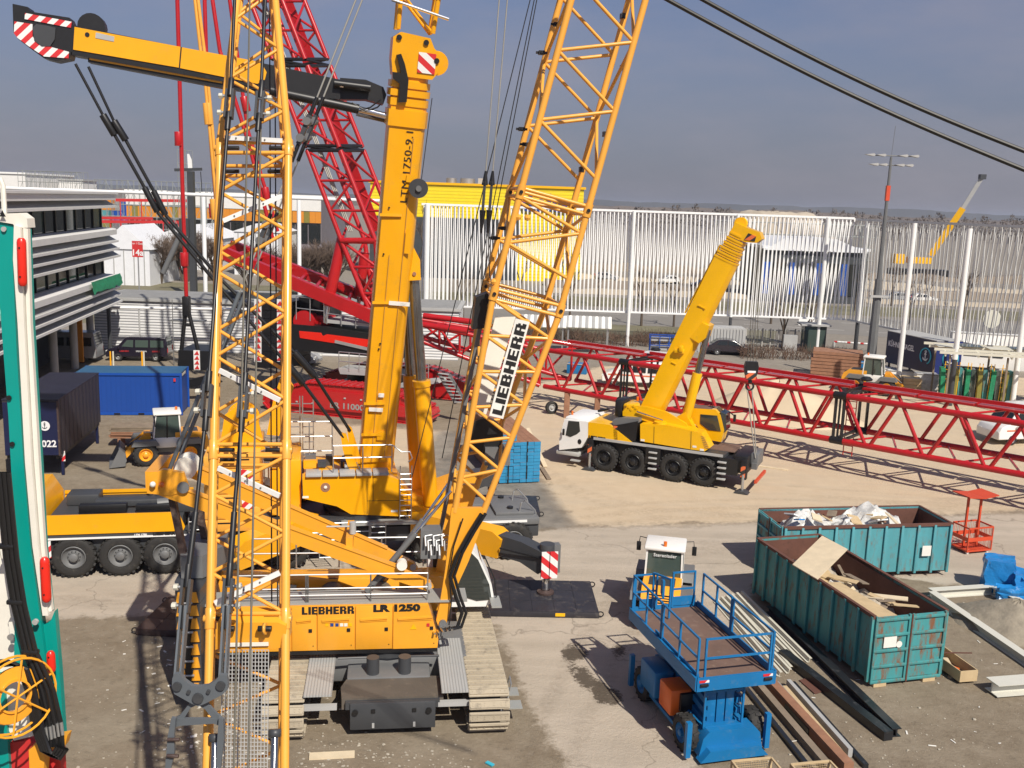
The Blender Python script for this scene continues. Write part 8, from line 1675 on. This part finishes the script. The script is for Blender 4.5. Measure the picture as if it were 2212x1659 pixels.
for i, (a, b, w, h, m, z, lab) in enumerate((((1622, 1470), (1800, 1680), .20, .20, 'timber_grey', .0, 'dark weathered timber furthest left in the long pile by the lift'), ((1640, 1462), (1832, 1672), .26, .30, 'timber_brown', .0, 'brown timber with pale top in the long pile by the lift'), ((1662, 1490), (1750, 1590), .13, .2, 'steel_blackwrap', .0, 'short black beam in the middle of the pile'), ((1676, 1487), (1760, 1582), .12, .22, 'letter_grey', .0, 'grey white wrapped bar in the middle of the pile'), ((1694, 1492), (1820, 1640), .12, .16, 'timber', .0, 'tan timber right of the middle of the pile'), ((1702, 1484), (1836, 1636), .12, .24, 'light_grey', .0, 'grey sleeve wrapped bar furthest right in the pile'), ((1610, 1490), (1760, 1680), .12, .12, 'steel_blackwrap', .0, 'thin black bar at the left of the pile'), ((1712, 1480), (1870, 1660), .14, .12, 'steel_blackwrap', .0, 'dark bar along the right side of the pile'))):
    ibeam(lab, a, b, w, h, m, z, 'pile_beam', 'long pile of bars by the lift', 'B')
p = [G(x, y, .02) for x, y in ((1726, 1470), (1742, 1466), (1778, 1494), (1760, 1500))]; mb = MB(); mb._add(p+[q+V((0, 0, .02)) for q in p], [(0, 1, 2, 3), (7, 6, 5, 4)]+[(i, (i+1) % 4, 4+(i+1) % 4, 4+i) for i in range(4)]); thing1(mb, 'rust_plate', 'rust', 'small rusty steel plate lying beside the cream profiles', 'steel plate')
def cage(label, p0, w, d, h, rz, m):
    t = Thing('mesh_crate', label, 'crate', p0, rz, 'wire mesh crates')
    for x in (0, w):
        for y in (0, d): bar('post', (x, y, 0), (x, y, h), .05, .05, m, t)
    for z in (.04, h): 
        for a, b in (((0, 0), (w, 0)), ((w, 0), (w, d)), ((w, d), (0, d)), ((0, d), (0, 0))): bar('rail', (*a, z), (*b, z), .045, .045, m, t)
    mb = MB()
    for i in range(1, 22): mb.tube((w*i/22, 0, 0), (w*i/22, 0, h), .006, 3); mb.tube((0, d*i/22, 0), (0, d*i/22, h), .006, 3); mb.tube((w*i/22, d, 0), (w*i/22, d, h), .006, 3)
    for i in range(1, 12): z = h*i/12; mb.tube((0, 0, z), (w, 0, z), .006, 3); mb.tube((0, 0, z), (0, d, z), .006, 3); mb.tube((0, d, z), (w, d, z), .006, 3)
    o = mb.build('mesh', m, t); o['kind'] = 'stuff'; return t
cage('rusty wire mesh crate in front of the scissor lift', G(1612, 1752), 1.0, .9, .7, R_(12), 'timber'); cage('rusty wire mesh crate at the end of the timber pile', G(1742, 1752), 1.0, .85, .65, R_(12), 'timber')
# right edge: frame of cream beams, spoil, trough, cream girder, wrapped machine, man basket
ibeam('cream steel beam, far side of the rectangle on the ground', (2008, 1290), (2142, 1281), .30, .30, 'beam_cream', 0, 'frame_beam', 'cream beams laid as a rectangle'); ibeam('cream steel beam, long left side of the rectangle on the ground', (2012, 1294), (2240, 1452), .30, .30, 'beam_cream', 0, 'frame_beam', 'cream beams laid as a rectangle'); ibeam('cream steel beam, right side of the rectangle beside the blue wrapped machine', (2146, 1284), (2240, 1333), .30, .30, 'beam_cream', 0, 'frame_beam', 'cream beams laid as a rectangle')
p = G(2196, 1352); mound('spoil_heap', 'grey brown gravel heap inside the cream beam rectangle', (p.x, p.y, 0), 1.9, 1.9, .95, 'spoil', 7, 'heap')
a, b = G(2000, 1412), G(2090, 1478); rz, ln_ = oriented(b, a)
t = Thing('wooden_trough', 'long open wooden trough with tools beside the near skip', 'wooden box', (b.x, b.y, 0), rz)
for y in (-.28, .28): blk('side_board', (ln_/2, y, .26), (ln_, .03, .34), 'timber', t)
for x in (0, ln_): blk('end_board', (x, 0, .26), (.03, .58, .34), 'timber', t)
blk('floor_board', (ln_/2, 0, .10), (ln_, .54, .03), 'timber_brown', t); blk('tool', (.6, .05, .2), (.3, .1, .12), 'orange', t, rz=.5); blk('tool', (1.1, -.05, .18), (.5, .2, .06), 'timber_pale', t, rz=-.4); blk('bearer', (.4, 0, .04), (.1, .7, .08), 'timber_grey', t); blk('bearer', (ln_-.4, 0, .04), (.1, .7, .08), 'timber_grey', t); bar('loose_stick', (ln_*.62, .25, .42), (ln_*.45, -.75, .5), .03, .03, 'rust', t)
ibeam('cream box girder end at the bottom right edge', (2140, 1500), (2290, 1488), .55, .35, 'beam_cream', .05, 'cream_girder', None); board('brown wedge block under the cream girder', Thing.__new__(Thing) if 0 else sB, (5.2, -1.5, .12), (.5, .35, .2), 'timber', .3, 0, 0, 'wood block', None, 'wood_block')
g = G(2175, 1288); t = Thing('wrapped_machine', 'machine wrapped in crinkled blue film at the right edge', 'wrapped goods', g, R_(-20)); r = random.Random(9)
for c, d in (((-.3, .5, .62), (1.0, .9, 1.25)), ((.6, .2, .45), (.9, 1.1, .9)), ((1.4, .3, .62), (.8, 1.0, 1.2)), ((.2, -.5, .28), (1.2, .5, .5)), ((2.2, .2, .5), (1.0, 1.0, 1.0))):
    mb = MB(); n = 7; vs = []
    bm = bmesh.new(); bmesh.ops.create_cube(bm, size=1); bmesh.ops.subdivide_edges(bm, edges=bm.edges, cuts=5, use_grid_fill=True)
    for v in bm.verts: v.co = V((v.co.x*d[0]+c[0]+r.uniform(-.06, .06), v.co.y*d[1]+c[1]+r.uniform(-.06, .06), max(.01, v.co.z*d[2]+c[2]+r.uniform(-.05, .05))))
    bm.verts.index_update(); mb._add([v.co for v in bm.verts], [[v.index for v in f.verts] for f in bm.faces]); bm.free(); mb.build('wrapped_part', 'blue_wrap', t)
mb = MB(); mb.box((1.3, .3, 1.3), (.6, .5, .3), bev=.06); mb.build('bare_part', 'black', t)
g = G(2096, 1188); t = Thing('man_basket', 'red crane man basket with canopy roof beside the rear skip', 'basket', g, R_(18))
for x in (-.6, .6):
    for y in (-.45, .45): bar('post', (x, y, .1), (x, y, 1.12), .04, .04, 'basket_red', t)
for z in (.14, .62, 1.1):
    for a, b in (((-.6, -.45), (.6, -.45)), ((.6, -.45), (.6, .45)), ((.6, .45), (-.6, .45)), ((-.6, .45), (-.6, -.45))): bar('rail', (*a, z), (*b, z), .035, .06 if z != .62 else .16, 'basket_red', t)
blk('floor', (0, 0, .12), (1.2, .9, .04), 'basket_red', t)
mb = MB()
for i in range(1, 14): mb.tube((-.6+1.2*i/14, -.45, .1), (-.6+1.2*i/14, -.45, 1.1), .008, 4); mb.tube((-.6+1.2*i/14, .45, .1), (-.6+1.2*i/14, .45, 1.1), .008, 4); mb.tube((.6, -.45+.9*i/14, .1), (.6, -.45+.9*i/14, 1.1), .008, 4)
o = mb.build('mesh', 'basket_red', t); o['kind'] = 'stuff'
for x in (-.3, .35): bar('mast', (x, .1, .1), (x, .1, 2.3), .08, .08, 'basket_red', t)
for k, (x, ry) in enumerate(((-.35, .08), (.38, -.12))): blk('roof_panel', (x, .1, 2.36), (.75, 1.0, .04), 'basket_red', t, ry=ry)
for x in (-.5, .5): mb = MB(); mb.tube((x, -.4, .06), (x, -.34, .06), .06, 10); mb.build('castor', 'white', t)
# --- behind the red boom
p = G(1660, 905); mound('sand_pile', 'broad pile of pale sand behind the red boom', (p.x+.8, p.y+1.0, 0), 5.2, 3.6, 2.5, 'sandpile', 12, 'heap')
g = G(1748, 815); t = Thing('timber_stack', 'dark red brown timber stack beside the parked loader at right', 'timber stack', g, R_(-18))
for j in range(8): blk('plank_layer', (2.0+rnd.uniform(-.1, .1), 1.3, .15+j*.28), (3.9, 2.6, .24), 'timber_brown', t, rz=rnd.uniform(-.04, .04))
t = Thing('glass_rack', 'rack of green glass panes held by yellow frames at right', 'glass rack', G(2030, 865), R_(-14), None)
for i in range(12): blk('pane', (i*.42, .35*(i % 2), 1.35), (.30, .9, 2.3), ['green_net', 'glass_green', 'olive_panel', 'skip_green'][i % 4], t, ry=rnd.uniform(-.06, .06))
for i in range(7):
    for dx in (0, .22): bar('yellow_frame', (i*.78+dx, -.3, .05), (i*.78+dx+.08, -.2, 3.0), .045, .045, 'yellow_bright', t)
    for k in range(8): bar('frame_rung', (i*.78, -.3, .3+k*.35), (i*.78+.24, -.3, .3+k*.35), .03, .03, 'yellow_bright', t)
t = Thing('canopy_frame', 'flat pale lattice canopy roof on posts at the right edge', 'canopy', G(2100, 880), R_(-10)); zc = 3.9
for i in range(6): bar('rafter', (-2.6+i*2.2, -1.6, zc+.02), (-1.6+i*2.2, 3.4, zc+.02), .10, .22, 'panel_cream', t)
for i in range(4): bar('purlin', (-3.0, -1.6+i*1.65, zc+.18), (9.5, -1.6+i*1.65, zc+.18), .10, .18, 'panel_cream', t)
for x in (-2.2, 1.6, 5.2, 8.8):
    for y in (-1.3, 3.0): bar('post', (x, y, 0), (x, y, zc), .12, .12, 'timber_grey', t)
for i in range(7): blk('roof_sheet', (-1.8+i*1.75, 1.4+(i % 2)*.8, zc+.30), (1.6, 1.5, .03), 'glass_green' if i % 2 else 'panel_cream', t)
for i, (x, y, w, h, m, lab) in enumerate(((1905, 822, 2.4, 1.0, 'white', 'white box with red bands beside the floodlight mast'), (1945, 828, 2.0, 1.0, 'white', 'long white box under the navy swap body'), (1945, 850, 1.3, 1.2, 'timber', 'wooden crate nearest the fence post at right'), (1968, 853, 1.3, 1.3, 'timber', 'second wooden crate beside the glass rack'), (2000, 850, 1.6, 1.5, 'plastic_film', 'pallet wrapped in pale film beside the glass rack'), (1868, 812, 1.3, 1.1, 'blue_lift', 'blue crate behind the parked loader'), (2165, 800, 9, 3.2, 'building_white', 'white site cabin behind the glass rack'), (2150, 868, 1.6, .7, 'timber', 'low timber pallet right of the glass rack'), (1245, 808, 1.6, .8, 'blue_lift', 'small blue box beside the cream people carrier'))):
    g = G(x, y); t = Thing('goods_box', lab, 'box', g, R_(-12), 'goods stored at right')
    mb = MB(); mb.box((0, .6, h/2), (w, 1.2, h), bev=.03); b = mb.build('body', m, t); bar('edge_strip', (-w/2, -.02, h), (w/2, -.02, h), .06, .06, 'light_grey', t, b)
    if m == 'timber':
        for q in range(5): blk('slat', (0, -.02, h*(q+.5)/5), (w*1.02, .05, h/5*.7), 'timber', t)
    if i == 0: blk('band', (-.6, -.02, .6), (.5, .04, .25), 'sign_red', t); blk('band', (-.6, -.02, .2), (.5, .04, .2), 'sign_red', t)
# pavilion frames, blue racks, gatehouse, fence, barrier
for i, (x, y, lab) in enumerate(((1172, 760, 'left corrugated pavilion roof on thin posts behind the red boom'), (1268, 762, 'right corrugated pavilion roof on thin posts behind the red boom'))):
    g = G(x, y); t = Thing('pavilion', lab, 'shelter', g, R_(-4), 'pavilions behind the red boom')
    for px in (-1.8, 1.8):
        for py in (-1.4, 1.4): bar('post', (px, py, 0), (px, py, 2.5), .12, .12, 'galv', t)
    for k in range(14):
        for s in (-1, 1): mb = MB(); mb.prism([(0, 0), (.30, 0), (.30, .04), (.15, .08), (0, .04)], (-2.1+k*.3, s*1.7, 2.5), (1, 0, 0), (0, 0, 1), V((0, -s*1.7, .85)).normalized(), 1.9); mb.build('roof_sheet', 'white_worn' if k % 2 else 'louver_grey', t)
g = G(1432, 800); t = Thing('blue_rack', 'blue steel rack frames behind the small crane boom', 'rack', g, R_(-5))
for i in range(4):
    for dy in (0, 1.2): bar('upright', (-1.2+i*.8, dy, 0), (-1.2+i*.8, dy, 2.9), .06, .06, 'blue_container', t)
for z in (.5, 1.3, 2.1, 2.85):
    for dy in (0, 1.2): bar('beam', (-1.2, dy, z), (1.2, dy, z), .06, .08, 'blue_container', t)
    blk('load', (-.3, .6, z-.25), (1.6, .9, .3), 'timber_pale' if z < 2 else 'light_grey', t)
mb = MB(); g = G(1545, 762); mb.box((g.x, g.y+1, 1.2), (5.5, 2.2, 2.4)); 
for i in range(18): mb.box((g.x-2.6+i*.3, g.y-.13, 1.2), (.12, .08, 2.2))
thing1(mb, 'site_container', 'light_grey', 'pale ribbed container behind the dark hatchback', 'container')
g = G(1758, 762); t = Thing('kiosk', 'grey gate kiosk with flat roof beside the white post', 'kiosk', g, R_(-5)); mb = MB(); mb.box((0, 1, 1.3), (2.0, 1.8, 2.6)); mb.build('wall', 'glass_green', t); mb = MB(); mb.box((0, 1, 2.68), (2.8, 2.4, .16)); mb.build('roof', 'light_grey', t); blk('meter_box', (-2.3, .3, .8), (1.3, .5, 1.6), 'light_grey', t)
for x in (-1, 1): bar('post', (x, .1, 0), (x, .1, 2.6), .08, .08, 'dark_grey', t)
t = Thing('garden_fence', 'low grey panel fence behind the dark hatchback', 'fence', G(1580, 745), world=True)
a, b = G(1575, 748), G(1750, 752)
for i in range(11): p = lerp(a, b, i/10); bar('post', p, p+V((0, 0, 1.9)), .12, .12, 'concrete', t)
for i in range(70): p = lerp(a, b, (i+.5)/70); bar('picket', p+V((0, .1, .1)), p+V((0, .1, 1.8)), .03, .05, 'louver_grey', t)
bar('rail', a+V((0, .1, 1.7)), b+V((0, .1, 1.7)), .06, .06, 'louver_grey', t); bar('rail', a+V((0, .1, .3)), b+V((0, .1, .3)), .06, .06, 'louver_grey', t)
t = Thing('barrier_pole', 'white and red barrier pole across the gate road', 'barrier', G(1802, 752), world=True)
a, b = at(1802, 738, 99), at(1888, 744, 97)
for i in range(12): p, q = lerp(a, b, i/12), lerp(a, b, (i+1)/12); rod('pole_band', p, q, .10, 'white' if i % 4 else 'sign_red', t)
rod('stand', (a.x, a.y, 0), a, .14, 'light_grey', t)
t = Thing('road_sign', 'white rectangular road sign beyond the gate', 'sign', G(1742, 730), world=True); c = at(1742, 699, 118); blk('board', c, (1.9, .08, 1.1), 'white', t); rod('pole', (c.x, c.y+.1, 0), c+V((0, .1, .4)), .05, 'galv', t)
# field, cars and trees beyond the fence
for i, (y0, y1, h) in enumerate(((150, 153, .9), (162, 166, 1.2), (178, 183, 1.4), (205, 212, 2.2))):
    o = ridge('embankment', y0, 5, 160, 60, lambda x, h=h, i=i: h*(.7+.25*_fn(x+i*13, .09)+.1*_fn(x, .6)), ['mound', 'far_ground', 'mound', 'far_ground'][i], y1-y0); o['kind'] = 'structure'
for i, (x, y, rz, m, lab) in enumerate(((1420, 612, 4, 'car_white', 'white car on the far road behind the fence, left of the small crane'), (1335, 606, 184, 'car_grey', 'grey car on the far road behind the fence near the leaning boom'), (1490, 622, 3, 'car_black', 'black car on the far road behind the small crane boom'), (1700, 634, 182, 'red_container', 'red car on the far road behind the fence at right'), (1905, 650, 2, 'car_grey', 'silver car on the far road by the floodlight mast'), (2020, 655, 183, 'car_white', 'white car on the far road at far right'))):
    vehicle(lab, 'car', G(x, y), R_(rz), 4.28, 1.75, CARP, CARW, m, (.8, 3.4), .31, 'cars on the far road')
for i in range(14):
    x = 960+i*88+rnd.uniform(-20, 20); g = G(x, 650+i*1.5+rnd.uniform(-6, 10))
    bare_tree(g, rnd.uniform(6.5, 9.5), 'bare roadside tree behind the slatted fence, %s from the left' % ['first', 'second', 'third', 'fourth', 'fifth', 'sixth', 'seventh', 'eighth', 'ninth', 'tenth', 'eleventh', 'twelfth', 'thirteenth', 'fourteenth'][i], 90+i, .42, dens=.95, group='roadside trees')
# loose stones, chips and litter on the ground (uncountable)
r = random.Random(77); mb = MB()
def chip(x, y, s, flat):
    c = V((x, y, 0)); pts = []
    k = 5
    for i in range(k): a = 2*math.pi*i/k+r.uniform(-.3, .3); pts.append(c+V((math.cos(a)*s*r.uniform(.6, 1.1)*1.2, math.sin(a)*s*r.uniform(.6, 1.1), .008)))
    top = [lerp(p, c, .25)+V((0, 0, s*flat)) for p in pts]; mb._add(pts+top, [tuple(range(k, 2*k))]+[(i, (i+1) % k, k+(i+1) % k, k+i) for i in range(k)])
for i in range(1500):
    x, y = r.gauss(480, 170), r.uniform(1350, 1700)
    if i % 3 == 0: x, y = r.uniform(1600, 2212), r.uniform(1260, 1659)
    if i % 7 == 0: x, y = r.uniform(640, 1020), r.gauss(1640, 25)
    g = G(x, y); chip(g.x, g.y, abs(r.gauss(.010, .014))+.006, .5)
o = mb.build('gravel_chips', 'stone'); tag(o, 'pale stones and chips strewn over the dirt in the foreground', 'gravel', kind='stuff')
mb = MB()
for i in range(90):
    g = G(r.gauss(430, 110), r.uniform(1370, 1640)); mb.box((g.x, g.y, .015), (r.uniform(.04, .16), r.uniform(.02, .08), .01), rz=r.uniform(0, 3), rx=r.uniform(-.2, .2))
for i in range(50):
    g = G(r.uniform(1560, 2180), r.uniform(1300, 1640)); mb.box((g.x, g.y, .015), (r.uniform(.04, .2), r.uniform(.02, .05), .01), rz=r.uniform(0, 3), rx=r.uniform(-.2, .2))
o = mb.build('litter', 'sticker'); tag(o, 'scraps of pale litter scattered on the dirt', 'litter', kind='stuff')
g = G(1058, 1652); mb = MB(); mb.box((g.x, g.y, .03), (.22, .10, .03), rz=-.7); thing1(mb, 'plastic_strip', 'cyan', 'small turquoise plastic strip on the dirt at the bottom', 'plastic strip')

# hazy air over the whole site
hm = bpy.data.materials.new('haze_air'); hm.use_nodes = True; ht = hm.node_tree; ht.nodes.clear(); hv = _n(ht, 'ShaderNodeVolumePrincipled'); ho = _n(ht, 'ShaderNodeOutputMaterial')
hv.inputs['Color'].default_value = (.80, .86, 1.0, 1); hv.inputs['Density'].default_value = .00015; hv.inputs['Anisotropy'].default_value = .2; ht.links.new(hv.outputs[0], ho.inputs['Volume']); MT['haze_air'] = hm
mb = MB(); mb.box((0, 4300, 21.5), (13000, 9600, 45)); o = mb.build('haze', 'haze_air'); o['kind'] = 'stuff'
